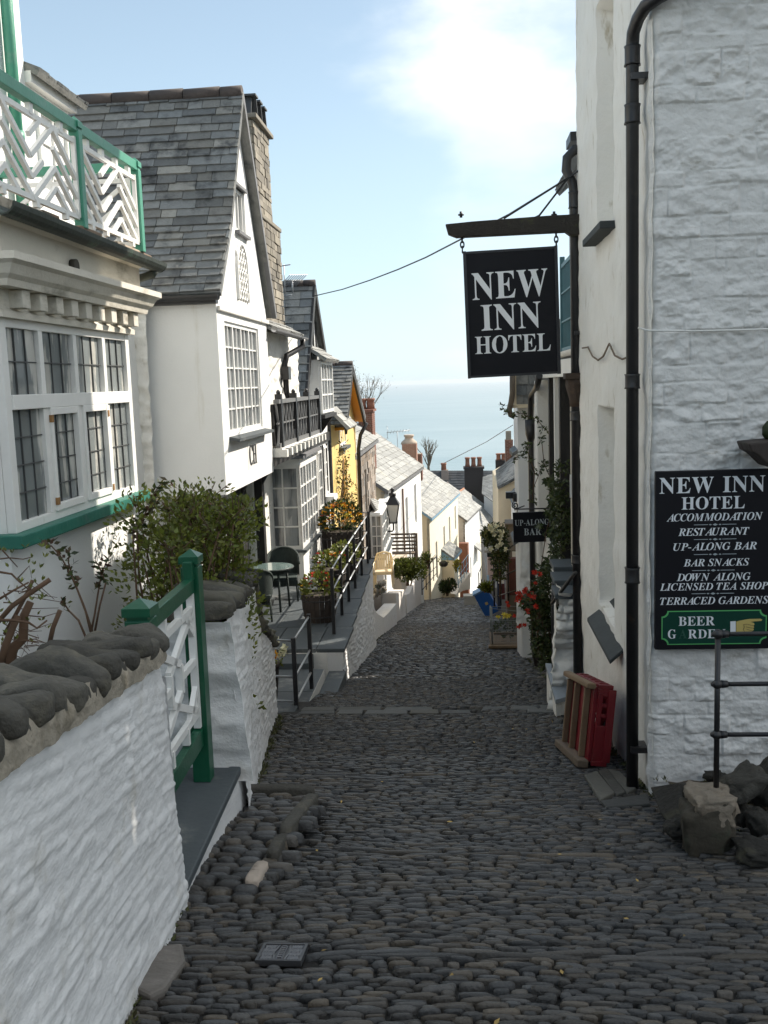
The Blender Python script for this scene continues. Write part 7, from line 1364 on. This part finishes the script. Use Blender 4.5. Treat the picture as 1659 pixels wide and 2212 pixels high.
for pp in (((1160, 1400), (1165, 1250), (1180, 1150), (1200, 1060), (1175, 1000), (1170, 950)), ((1200, 1230), (1205, 1120), (1190, 1020), (1195, 960)), ((1140, 900), (1130, 893), (1110, 895), (1095, 890), (1085, 880)), ((1160, 905), (1175, 925), (1195, 940)), ((1112, 990), (1130, 980), (1140, 960)), ((1135, 965), (1145, 990), (1155, 1020), (1150, 1080)), ((1185, 1000), (1170, 1010), (1150, 1060))): tw_.tube([onY(x, y, 15 + .2 * (i % 2)) for i, (x, y) in enumerate(pp)], .007, 4); px_leaves(lf, [(x, y, .5) for x, y in pp], 14.6, 15.2, 34, .06, 14)
lf.build('foliage', LEAF_DARK, cp_); tw_.build('stem', TWIG, cp_)
# red flowered plants in front
rp_ = thing('red_flower_plant', 'tall leafy plant with many small red flowers below the bar sign', 'flowers', (1.0, 14, -4.3)); lf, fl, tw_ = MB(), MB(), MB()
px_leaves(lf, [(1165, 1330, 1.4), (1175, 1360, 1.4), (1185, 1400, 1.4), (1160, 1300, 1.3), (1180, 1300, 1.3), (1150, 1290, 1), (1140, 1300, .8), (1170, 1270, 1), (1185, 1250, 1), (1190, 1215, .8), (1175, 1235, .8), (1190, 1340, 1.3), (1170, 1395, 1.2), (1195, 1420, .9), (1180, 1430, .8)], 12.6, 13.6, 170, .075, 17)
for x, y in ((1120, 1283), (1124, 1290), (1133, 1277), (1130, 1285), (1137, 1292), (1142, 1286), (1116, 1297), (1127, 1300), (1148, 1283), (1152, 1288), (1160, 1312), (1141, 1321), (1155, 1236), (1157, 1260), (1166, 1240), (1111, 1330), (1095, 1300), (1098, 1308), (1122, 1352), (1133, 1350), (1135, 1273), (1118, 1290), (1145, 1294), (1158, 1310), (1139, 1318)):
    p = onY(x, y, 12.7 + R(-.2, .3)); r = R(.03, .055)
    for k in range(7): a = k * .9; fl.leaf(p, (math.cos(a), R(-.6, .2), math.sin(a)), r, r * .9)
for k in range(16): x, y = R(1150, 1195), R(1380, 1430); tw_.tube([onY(x, y, 13), onY(x + R(-20, 10), y - R(60, 150), 13 + R(-.3, .3))], .007, 4)
lf.build('foliage', LEAF_DARK, rp_); fl.build('flowers', F_RED, rp_); tw_.build('stem', TWIG, rp_)
pp_ = thing('plant_pot', 'dark plant pot at the street edge under the red flowers', 'plant pot', onG(1172, 1440)); c = onG(1172, 1440); m = MB(); m.lathe(c, [(.13, 0), (.17, .2), (.19, .34), (.2, .36), (.2, .4), (.17, .4)], 14); m.build('pot', BARREL, pp_)
# wooden sledge used as flower cage
slg = thing('flower_sledge', 'wooden sledge with wire mesh sides holding flowers on the cobbles', 'sledge', onG(1097, 1405)); c = onG(1097, 1404); s = c.y / FPX
lx, rx_ = -40 * s, 42 * s; W2 = MB()
P = lambda x, y, z: c + Vc((x, y, z - .2 * y))
m = MB(); m.box(P(lx - .02, 0, .03), P(rx_, .10, .11)); m.box(P(lx + .1, .9, .12), P(rx_ - .1, .98, .2)); m.build('runner', WOOD, slg, .01)
m = MB(); m.box(P(lx + .03, .12, .12), P(rx_ - .02, 1.1, .17)); m.box(P(lx + .1, .15, .30), P(rx_ - .05, .19, .36)); m.build('deck', WOOD_GREY, slg)
m = MB()
for x in (lx + .06, rx_ - .05):
    for y in (.1, 1.1): m.tube([P(x, y, .1), P(x, y, .88)], .016, 6)
for z in (.4, .6, .86): m.tube([P(lx + .06, .1, z), P(rx_ - .05, .1, z - (.08 if z > .8 else 0)), P(rx_ - .05, 1.1, z), P(lx + .06, 1.1, z), P(lx + .06, .1, z)], .007, 4)
for k in range(22): x = lx + .06 + (rx_ - lx - .11) * k / 21; m.tube([P(x, .1, .15), P(x, .1, .62)], .0025, 3)
for k in range(10): z = .17 + .05 * k; m.tube([P(lx + .06, .1, z), P(rx_ - .05, .1, z)], .0025, 3)
m.build('wire_cage', mat('galvanised wire', (.20, .22, .22), .5, .1, 5, metal=.4), slg)
m = MB(); leaf_clump(m, P(.05, .5, .42), .32, .3, .16, 520, .07, 0, .6); m.build('leaves', LEAF_DARK, slg); m = MB()
for (x, y) in ((1092, 1328), (1096, 1331), (1089, 1332), (1076, 1332), (1088, 1327), (1099, 1329)):
    p = onY(x, y, c.y + .3)
    for k in range(6): m.leaf(p, (math.cos(k), -.4, math.sin(k)), .06, .05)
m.build('flowers', F_YELLOW, slg)
# blue bin, rails, display stand, doorway further down
bc = onG(1050, 1330); bb2 = thing('blue_bin', 'tilted blue plastic box lying at the street edge by the black rail', 'box', bc); q = Matrix.Rotation(math.radians(-27), 3, 'Y'); m = MB(); ctr = bc + Z_ * .52 + X_ * .02
m.obox(ctr, q @ Vc((.27, 0, 0)), Vc((0, .28, 0)), q @ Vc((0, 0, .46))); m.build('body', BLUE, bb2, .03); m = MB(); m.obox(ctr + q @ Vc((0, 0, .49)), q @ Vc((.30, 0, 0)), Vc((0, .31, 0)), q @ Vc((0, 0, .03))); m.build('lid', mat('faded blue lid', (.12, .25, .42), .5), bb2, .01)
m = MB(); m.obox(ctr - Y_ * .281, q @ Vc((.05, 0, 0)), Vc((0, .003, 0)), q @ Vc((0, 0, .05))); m.build('badge', mat('ochre badge', (.5, .35, .12), .6), bb2)
bx_ = onG(1016, 1307); m = MB(); m.box(bx_ + Vc((-.3, 0, 0)), bx_ + Vc((.3, .5, .38))); m.box(bx_ + Vc((-.33, -.03, .38)), bx_ + Vc((.33, .53, .46))); tag(m.build('pale_box', mat('pale grey box', (.5, .48, .42), .8)), 'pale grey box on the cobbles left of the blue bin', 'box')
ra = onG(1031, 1308); 
thin_rail('black street railing leading down past the display stand', (ra.x + .1, ra.y, ra.z), (ra.x + .9, ra.y + 16, ra.z - 2.0), 1.6, 6, IRON, 'street_railing')
thin_rail('black railing of the raised shop forecourt on the right', onY(1068, 1310, 30), onY(1118, 1300, 24), 1.5, 4, IRON, 'street_railing')
YK = 40; kp = thing('display_stand', 'pinkish shop display stand with shelves under a stone lean-to roof', 'display stand', onY(1065, 1300, YK)); K2 = lambda x, y: (961.3 + .1302 * x, 1123.3 + .1302 * y)
def qbox(par, name, x0, y0, x1, y1, Yd, dp_, m, lab=None):
    a, e = onY(*K2(x0, y1), Yd), onY(*K2(x1, y0), Yd); b = MB(); b.box((a.x, Yd, a.z), (e.x, Yd + dp_, e.z)); return b.build(name, m, par)
qbox(kp, 'cabinet', 720, 620, 870, 1240, YK, .6, PINK); 
for yy in (715, 820, 920): qbox(kp, 'shelf', 755, yy - 6, 868, yy + 6, YK - .03, .02, BLACK_WOOD)
qbox(kp, 'counter', 700, 1060, 875, 1085, YK - .1, .5, BLACK_WOOD); qbox(kp, 'picture_card', 780, 945, 825, 1045, YK - .03, .02, BLACK_WOOD); qbox(kp, 'blue_card', 697, 915, 730, 1075, YK - .08, .03, mat('pale blue card', (.35, .50, .62), .7)); qbox(kp, 'canopy_back', 700, 505, 860, 615, YK + .1, .4, BLACK_WOOD)
e0, e1 = onY(*K2(650, 505), YK - .3), onY(*K2(1030, 500), YK - .3); m = MB(); m.prism([e0, e1, onY(*K2(1030, 400), YK + 1.5), onY(*K2(690, 415), YK + 1.5)], (0, 0, -.1)); m.build('stone_roof', GREYSTONE, kp)
sw3 = thing('slate_hung_wall', 'brown slate hung house wall behind the small bar sign', 'wall', onY(1105, 1200, 30)); a, e = onY(*K2(1020, 640), 30), onY(*K2(1265, 60), 30); m = MB(); slates(m, (a.x, 30, a.z), (e.x + .6, 30, a.z), (a.x, 30.06, e.z), (e.x + .6, 30.06, e.z), .27, .3, .5, .02); m.box((a.x, 30.06, a.z - 4), (e.x + 2, 31, e.z)); m.build('slate_hanging', mat('brown hung slate', (.17, .15, .125), .8, .12, 5, .3, 20, isl=.3), sw3); qbox(sw3, 'coping_strip', 1000, 60, 1270, 110, 29.9, .3, WOOD_GREY); qbox(sw3, 'white_course', 1115, 525, 1245, 625, 29.93, .05, WHITE_LIME)
dr3 = thing('red_doorway', 'dark red doorway and shopfront under the slate hung wall', 'shopfront', onY(1110, 1290, 29)); qbox(dr3, 'doorway', 1040, 640, 1230, 1250, 29, .3, mat('dark red wood', (.10, .03, .022), .7, .2, 3)); qbox(dr3, 'notice', 885, 970, 975, 1055, 28.5, .03, LETTER); qbox(dr3, 'noticeboard_post', 872, 700, 915, 1500, 28.55, .06, mat('navy post', (.02, .03, .07), .6)); qbox(dr3, 'red_panel', 875, 1060, 990, 1320, 28.6, .2, mat('wine red panel', (.09, .015, .02), .6))
wbt = thing('white_buttress', 'tapering whitewashed stone buttress behind the red flowers', 'buttress', onY(1135, 1300, 17.4)); m = MB()
def wb_f(u, v):
    l, r_ = 1114 + 17 * v + 0, 1157 - 2 * v; p = onY(l + (r_ - l) * u, 1345 - 176 * v, 17.35); return p + Vc((.035 * nse(p.z * 5, u * 3, 1) * (1 - u), -.05 * math.sin(math.pi * u) - .05 * fbm(p.x * 4, p.z * 4, 3, 1) - (.06 if u > .62 else 0), 0))
m.grid(wb_f, 24, 60); m.build('whitewashed_face', WHITE_LIME, wbt); m = MB(); qL = onY(1126, 1250, 17.38); m.box((qL.x, 17.4, -7), (qL.x + .3, 18, onY(1131, 1170, 17.4).z)); m.build('core', WHITE_LIME, wbt)
rbu = thing('rose_bush', 'tall rose bush with pale blossoms beside the shop display', 'shrub', onY(1072, 1240, 26)); lf, fl, tw_ = MB(), MB(), MB()
px_leaves(lf, [(1060, 1150, 1), (1072, 1145, 1.2), (1080, 1165, 1.2), (1055, 1165, .8), (1085, 1150, .8), (1075, 1185, 1), (1083, 1205, .9), (1063, 1172, .8), (1088, 1180, .7), (1080, 1220, 1.0), (1078, 1240, .9), (1072, 1205, 1.0), (1052, 1150, .8), (1090, 1200, .8)], 25.6, 26.6, 170, .10, 14)
for k in range(15): p = onY(R(1058, 1094), R(1132, 1190), 25.6); [fl.leaf(p, (math.cos(j), R(-.6, 0), math.sin(j)), .09, .08) for j in range(6)]
tw_.tube([onY(1080, 1290, 26), onY(1080, 1220, 26), onY(1072, 1150, 26)], .02, 5); lf.build('foliage', LEAF_DARK, rbu); fl.build('flowers', F_WHITE, rbu); tw_.build('stem', TWIG, rbu)
px_bush('forecourt_plant', 'low leafy plants along the shop forecourt', 1052, 1268, 14, 10, 31, 500, LEAF, .12, 'plants')
fcp = MB(); a = onY(1054, 1264, 39); fcp.box((a.x, 38.5, -14), (a.x + 3, 52, a.z)); tag(fcp.build('forecourt', mat('forecourt stone', (.22, .21, .20), .9, .1, 3, .3, 20)), 'raised stone forecourt of the shop on the right of the street', 'forecourt')
# cream gable and chimneys far right
YG = 47; cg = thing('cream_gable_house', 'cream gabled house with grey slate roof and red chimney low on the right', 'house', onY(1095, 1120, YG)); q = [onY(x, y, YG) for x, y in ((1076, 1050), (1114, 1029), (1128, 1022), (1128, 1230), (1078, 1230))]; m = MB(); m.prism(q, (0, 8, 0)); m.build('wall', CREAM, cg)
m = MB(); e0, e1, t0, t1 = onY(1074.5, 1053, YG - .2), onY(1130, 1022, YG - .2), onY(1071, 1016, YG + 5), onY(1130, 968, YG + 5); roof_core(m, e0, e1, t0, t1, .1); slates(m, e0, e1, t0, t1, .3, .35, .6, .02); m.build('roof', SLATE, cg)
p0, p1 = onY(1091, 950, 52), onY(1108, 950, 52); brick_stack(cg, p0.x, p1.x, 52, 52.6, p0.z - 1.8, p0.z); a, e = onY(1093, 950, 52.1), onY(1104, 931, 52.1); m = MB(); m.box((a.x, 52.05, p0.z), (e.x, 52.4, e.z)); m.build('chimney_pot', GREYSTONE, cg)
p0, p1 = onY(1071, 995, 60), onY(1091, 995, 60); m = MB(); m.box((p0.x, 60, p0.z - 3), (p1.x, 60.8, p0.z)); m.build('chimney', BRICK_DARK, cg)
for x in (1077, 1088): a = onY(x, 994, 60.3); m = MB(); m.lathe((a.x, 60.3, p0.z), [(.16, 0), (.14, .1), (.13, .32), (.17, .34), (.17, .42)], 10); m.build('chimney_pot', POT, cg)

# ================================================================ RIGHT: red sledges against the inn wall
def red_sledge(name, label, a, e, z0, hgt, dep, tilt, slats=True):
    """a, e: bottom corners (street side) from far to near; the crate leans back to the wall"""
    t = thing(name, label, 'sledge', a, 'red sledges against the inn wall'); a, e = Vc(a), Vc(e); d = (e - a).normalized(); bk_ = Vc((-d.y, d.x, 0)).normalized()
    if bk_.x < 0: bk_ = -bk_
    up = (Z_ + bk_ * tilt).normalized(); out = d.cross(up).normalized(); out = out if out.x < 0 else -out; ln = (e - a).length; P = lambda u, v, w_: a + d * (u * ln) + up * (v * hgt) - out * w_
    def pl(mb, u0, u1, v0, v1, w0, w1): mb.obox((P(u0, v0, w0) + P(u1, v1, w1)) / 2, d * ln * (u1 - u0) / 2, up * hgt * (v1 - v0) / 2, out * (w1 - w0) / 2)
    m = MB(); pl(m, .02, .98, .04, .97, .02, .05)
    for (v0, v1) in ((.0, .05), (.95, 1.0)): pl(m, .0, 1, v0, v1, .055, dep)
    for k in range(6): pl(m, .04 + .16 * k, .10 + .16 * k, .955, 1.012, .07, dep - .02)
    for u0, u1 in ((-.012, .02), (.98, 1.012)):                     # ends with hand slots
        pl(m, u0, u1, .05, .50, .05, dep); pl(m, u0, u1, .90, .95, .05, dep); pl(m, u0, u1, .50, .90, .05, .05 + dep * .22); pl(m, u0, u1, .50, .90, .05 + dep * .55, dep)
        for v in (.60, .73, .86): pl(m, u0, u1, v - .0, v + .045, .05 + dep * .22, .05 + dep * .55)
    pl(m, 1.0, 1.03, .05, .95, dep - .04, dep + .02); pl(m, 1.0, 1.02, .0, .06, .04, dep)
    m.build('crate', RED, t, .004)
    if slats:
        m = MB(); pl(m, -.06, 1.04, .95, 1.02, -.05, .02); m.build('top_runner', WOOD, t, .012); m = MB(); pl(m, -.06, 1.04, -.03, .07, -.07, .02); m.build('bottom_runner', WOOD_GREY, t, .012)
        for u in (.08, .42, .84): m = MB(); pl(m, u - .022, u + .022, .072, .93, -.03, .018); m.build('slat', WOOD, t, .004)
    return t
a, e = onG(1217, 1618), onG(1264, 1662)
ap = Vc((.80, 8.25, 0)); ep = Vc((.905, 7.42, 0)); 
red_sledge('red_sledge', 'red slotted crate sledge with three pale wooden slats leaning by the drainpipe', (a.x, a.y, sz(a.y) + .035), (e.x, e.y, sz(e.y) + .035), 0, .66, .165, .10)
red_sledge('red_sledge', 'second red crate sledge half hidden behind the slatted one', (a.x + .10, a.y + .95, sz(a.y + .95) + .03), (a.x + .02, a.y + .12, sz(a.y + .1) + .03), 0, .56, .22, .42, False)
# kerb flags under the drainpipe
kf = MB()
for (pp) in (((1262, 1682), (1290, 1672), (1328, 1722), (1296, 1738)), ((1292, 1672), (1312, 1668), (1352, 1720), (1330, 1724)), ((1312, 1668), (1340, 1672), (1375, 1712), (1354, 1720)), ((1296, 1738), (1400, 1725), (1405, 1745), (1310, 1752))): kf.prism([onG(*p) + Z_ * R(.02, .04) for p in pp], (0, 0, -.1))
o = kf.build('kerb_flags', KERB, None, .012); o['kind'] = 'structure'
# stones at the corner of the inn
def boulder(name, label, px_c, px_r, Yd, rz, m, group=None, sq=.6, dy=.2, ang=0):
    c = onY(*px_c, Yd); b = MB(); r = px_r * .82 * Yd / FPX; rz *= .85; dy *= .85; ca, sa = math.cos(ang), math.sin(ang); b.blob(c, (r * ca, 0, r * sa), (0, dy, 0), (-rz * sa, 0, rz * ca), 30, 20, 0, .34, 1.6, sq); return tag(b.build(name, m), label, 'stone', group)
sbm = MB(); sbm.prism([onY(x, y, Yd) for x, y, Yd in ((1405, 1700, 6.2), (1468, 1690, 6.0), (1485, 1785, 5.5), (1455, 1790, 5.5), (1425, 1752, 5.8))], (.02, .05, -.05)); tag(sbm.build('slate_stone', DARK_ROCK, None, .008), 'flat dark slate stone sloping at the white inn corner', 'stone')
boulder('boulder', 'large long grey boulder behind the handrail post', (1608, 1690), 30, 5.55, .15, COPING, None, .7, .16, -1.0); boulder('boulder', 'grey boulder at the edge of the gable beside the long one', (1655, 1690), 34, 5.6, .14, DARK_ROCK, None, .6, .16, -.9); boulder('boulder', 'dark boulder tucked behind the cemented block', (1562, 1725), 24, 5.6, .12, DARK_ROCK, None, .6, .12, -1.1)
boulder('boulder', 'small rounded stone left of the cemented block', (1455, 1790), 22, 5.4, .045, DARK_ROCK, None, .8, .1); boulder('boulder', 'flat mossy stone on the cobbles right of the cemented block', (1630, 1838), 46, 5.0, .05, DARK_ROCK, None, .7, .16); boulder('boulder', 'round dark stone below the long boulders', (1638, 1775), 30, 5.3, .07, DARK_ROCK, None, .8, .12); boulder('boulder', 'brownish stone wedged under the long boulders', (1600, 1760), 20, 5.45, .06, DARK_ROCK, None, .7, .12)
wdg = MB(); wdg.grid(lambda u, v: Vc((1.35 + 1.6 * u, 5.3 + 1.15 * v, -2.86 + .10 * v + .07 * fbm(u * 5, v * 4, 0, 2))), 24, 16); o = wdg.build('bank_soil', EARTH); o['kind'] = 'structure'
cbk = thing('post_block', 'rough stone block capped with pale cracked cement carrying the handrail', 'stone block', onG(1520, 1830)); c = onY(1528, 1770, 5.25); m = MB()
def shell(c, ex, ey, ez, amp, off): 
    b = MB(); b.blob(c, ex, ey, ez, 34, 24, 0, amp, 2.2, .38); return b
m = shell(c + Vc((.0, 0, -.03)), (.135, 0, .03), (.02, .14, 0), (-.01, 0, .155), .22, 1); m.build('stone', mat('brown block stone', (.048, .040, .028), .9, .2, 6, .8, 18, col2=(.05, .055, .035), c2=(.5, .7), c2s=5), cbk)
m = shell(c + Vc((.015, .0, .085)), (.115, 0, .0), (.0, .125, 0), (.0, 0, .085), .30, 2); m.build('cement_cap', mat('cracked cement', (.23, .19, .145), .95, .2, 7, .9, 25, col2=(.14, .11, .08), c2=(.52, .66), c2s=7), cbk)
hr = thing('handrail', 'black iron handrail with ball joints in front of the notice board', 'railing', onY(1548, 1690, 5.22)); HYr = 5.22; pb, pt2 = onY(1547, 1700, HYr), onY(1548, 1368, HYr); m = MB(); m.tube([Vc((pb.x, HYr, pb.z)), Vc((pb.x, HYr, pt2.z))], .0155, 12); m.build('post', IRON_RUST, hr)
for py in (1370, 1478, 1587):
    q = onY(1548, py, HYr); q.x = pb.x; m = MB(); m.tube([q, q + Vc((1.3, .0, -.0))], .0125, 10); m.build('rail', IRON_RUST, hr); m = MB(); m.blob(q, (.030, 0, 0), (0, .028, 0), (0, 0, .026), 14, 10); m.tube([q + X_ * .02, q + X_ * .055], [.022, .018], 10); m.tube([q - X_ * .034, q - X_ * .018], [.010, .018], 8); m.build('ball_joint', IRON_RUST, hr)
wpl = thing('wall_planter', 'dark weathered wall bracket planter above the notice board', 'planter', onY(1655, 985, IY - .2)); q = [onY(x, y, IY - .32) for x, y in ((1617, 958), (1700, 950), (1700, 1012), (1668, 1012), (1640, 985), (1624, 976))]; m = MB(); m.prism(q, (0, .28, 0)); m.build('trough', BARREL, wpl, .01); c = onY(1664, 930, IY - .15); m = MB(); m.blob(c, (.05, 0, 0), (0, .06, 0), (0, 0, .06), 12, 8, 0, .2, 2); m.build('plant_clump', LEAF_DARK, wpl)
m = MB(); m.box((1.30, 12.1, -5.6), (1.9, 15.7, -2.45)); m.build('base_wall', WHITE_LIME, bar)
for (ya, yb, zt, lab) in ((19.0, 26.8, .6, 'unseen tall house block added to shade the street'), (27.0, 35.8, -1.2, 'unseen house block added to shade the middle of the street'), (36.0, 46.5, -5.5, 'unseen low house block added to shade the lower walls'), (56.0, 72, -8.6, 'unseen house block added to shade the street end')):  # unseen house blocks with roofs, added to keep the sun off the street
    hh = sgb if ya < 36 else cg; m = MB(); m.box((2.35, ya, -10 - .2 * (ya - 19)), (6.5, yb, zt)); m.build('shade_mass', WHITE_RENDER, hh)
    m = MB(); e0, e1, t0, t1 = (2.2, yb + .1, zt), (2.2, ya - .1, zt), (4.4, yb + .1, zt + 1.7), (4.4, ya - .1, zt + 1.7); roof_core(m, e0, e1, t0, t1, .1); slates(m, e0, e1, t0, t1, .3, .35, .6); m.build('shade_mass_roof', SLATE, hh)
hh = cg; m = MB(); m.box((4.3, 36.2, -12), (9, 48, -1.2)); m.box((4.3, 48.01, -14), (9, 62, -3.6)); m.build('upper_shade_mass', WHITE_RENDER, hh)  # higher unseen blocks added so the lower left walls stay in shade
fl_ = MB()
for k in range(26):
    p = Vc((R(-.9, 1.1), 3.0 + 8 * R(0, 1) ** 1.6, 0)); p.z = sz(p.y) + .024; fl_.leaf(p, (R(-1, 1), R(-1, 1), R(-.1, .1)), R(.02, .045), R(.012, .02), (R(-.3, .3), R(-.3, .3), 1))
o = fl_.build('fallen_leaves', mat('yellow dead leaf', (.30, .20, .06), .7, 0, isl=.5)); o['kind'] = 'stuff'; o['label'] = 'scattered yellow dead leaves on the cobbles'; o['category'] = 'leaves'
rbm = MB()
for k in range(60):
    u, v = R(0, 1), R(0, 1); X = 1.34 + .9 * u; Y = 5.25 + 1.15 * v; rbm.blob((X, Y, -2.80 + .1 * v - .02 * (Y < 5.5)), (R(.03, .075), R(-.02, .02), 0), (0, R(.03, .06), 0), (0, 0, R(.02, .05)), 10, 7, 0, .3, 1.6, .6)
o = rbm.build('loose_stones', DARK_ROCK); o['kind'] = 'stuff'; o['label'] = 'small loose dark stones bedded at the foot of the gable'; o['category'] = 'stones'
wd_ = MB()
def weeds(tab, y0, y1, n, off):
    for _ in range(n):
        Y = R(y0, y1); p = Vc((lerp(tab, Y) + off + R(-.02, .03), Y, sz(Y) + .005)); l = R(.015, .05)
        for _k in range(random.randint(3, 8)): wd_.leaf(p + Vc((R(-.02, .02), R(-.03, .03), 0)), (R(-1, 1), R(-1, 1), R(.4, 1.3)), l, l * .4)
weeds(LEFT, 3.0, 4.2, 40, .05); weeds(LEFT, 6.1, 10.3, 130, .03); weeds(LEFT, 13.7, 30, 160, .03); weeds(RIGHT, 6.4, 10.4, 130, -.03); weeds(RIGHT, 11, 20, 80, -.1)
for _ in range(70): p = Vc((R(1.25, 2.2), R(5.3, 6.45), -2.74)); [wd_.leaf(p + Vc((R(-.02, .02), R(-.02, .02), R(0, .02))), (R(-1, 1), R(-1, 1), R(.3, 1.2)), R(.02, .05), R(.008, .018)) for _k in range(6)]
o = wd_.build('weeds', mat('wall foot weeds', (.055, .07, .018), .6, 0, isl=.5, hue=((.09, .08, .03), 1.3))); o['kind'] = 'stuff'; o['label'] = 'small green weeds and moss along the foot of the walls'; o['category'] = 'weeds'
# ================================================================ sea haze
hz = MB(); hz.box((-30000, -60, -97.5), (30000, 31000, 14)); hzm = bpy.data.materials.new('haze'); hzm.use_nodes = True; hn = hzm.node_tree; hn.nodes.clear()
ho = hn.nodes.new('ShaderNodeOutputMaterial'); hv = hn.nodes.new('ShaderNodeVolumePrincipled'); hv.inputs['Density'].default_value = 5.5e-5; hv.inputs['Color'].default_value = (.86, .92, .97, 1); hv.inputs['Anisotropy'].default_value = .25
hn.links.new(hv.outputs[0], ho.inputs['Volume']); o = hz.build('haze', hzm); o['kind'] = 'stuff'; o['label'] = 'pale sea haze over the water'; o['category'] = 'haze'
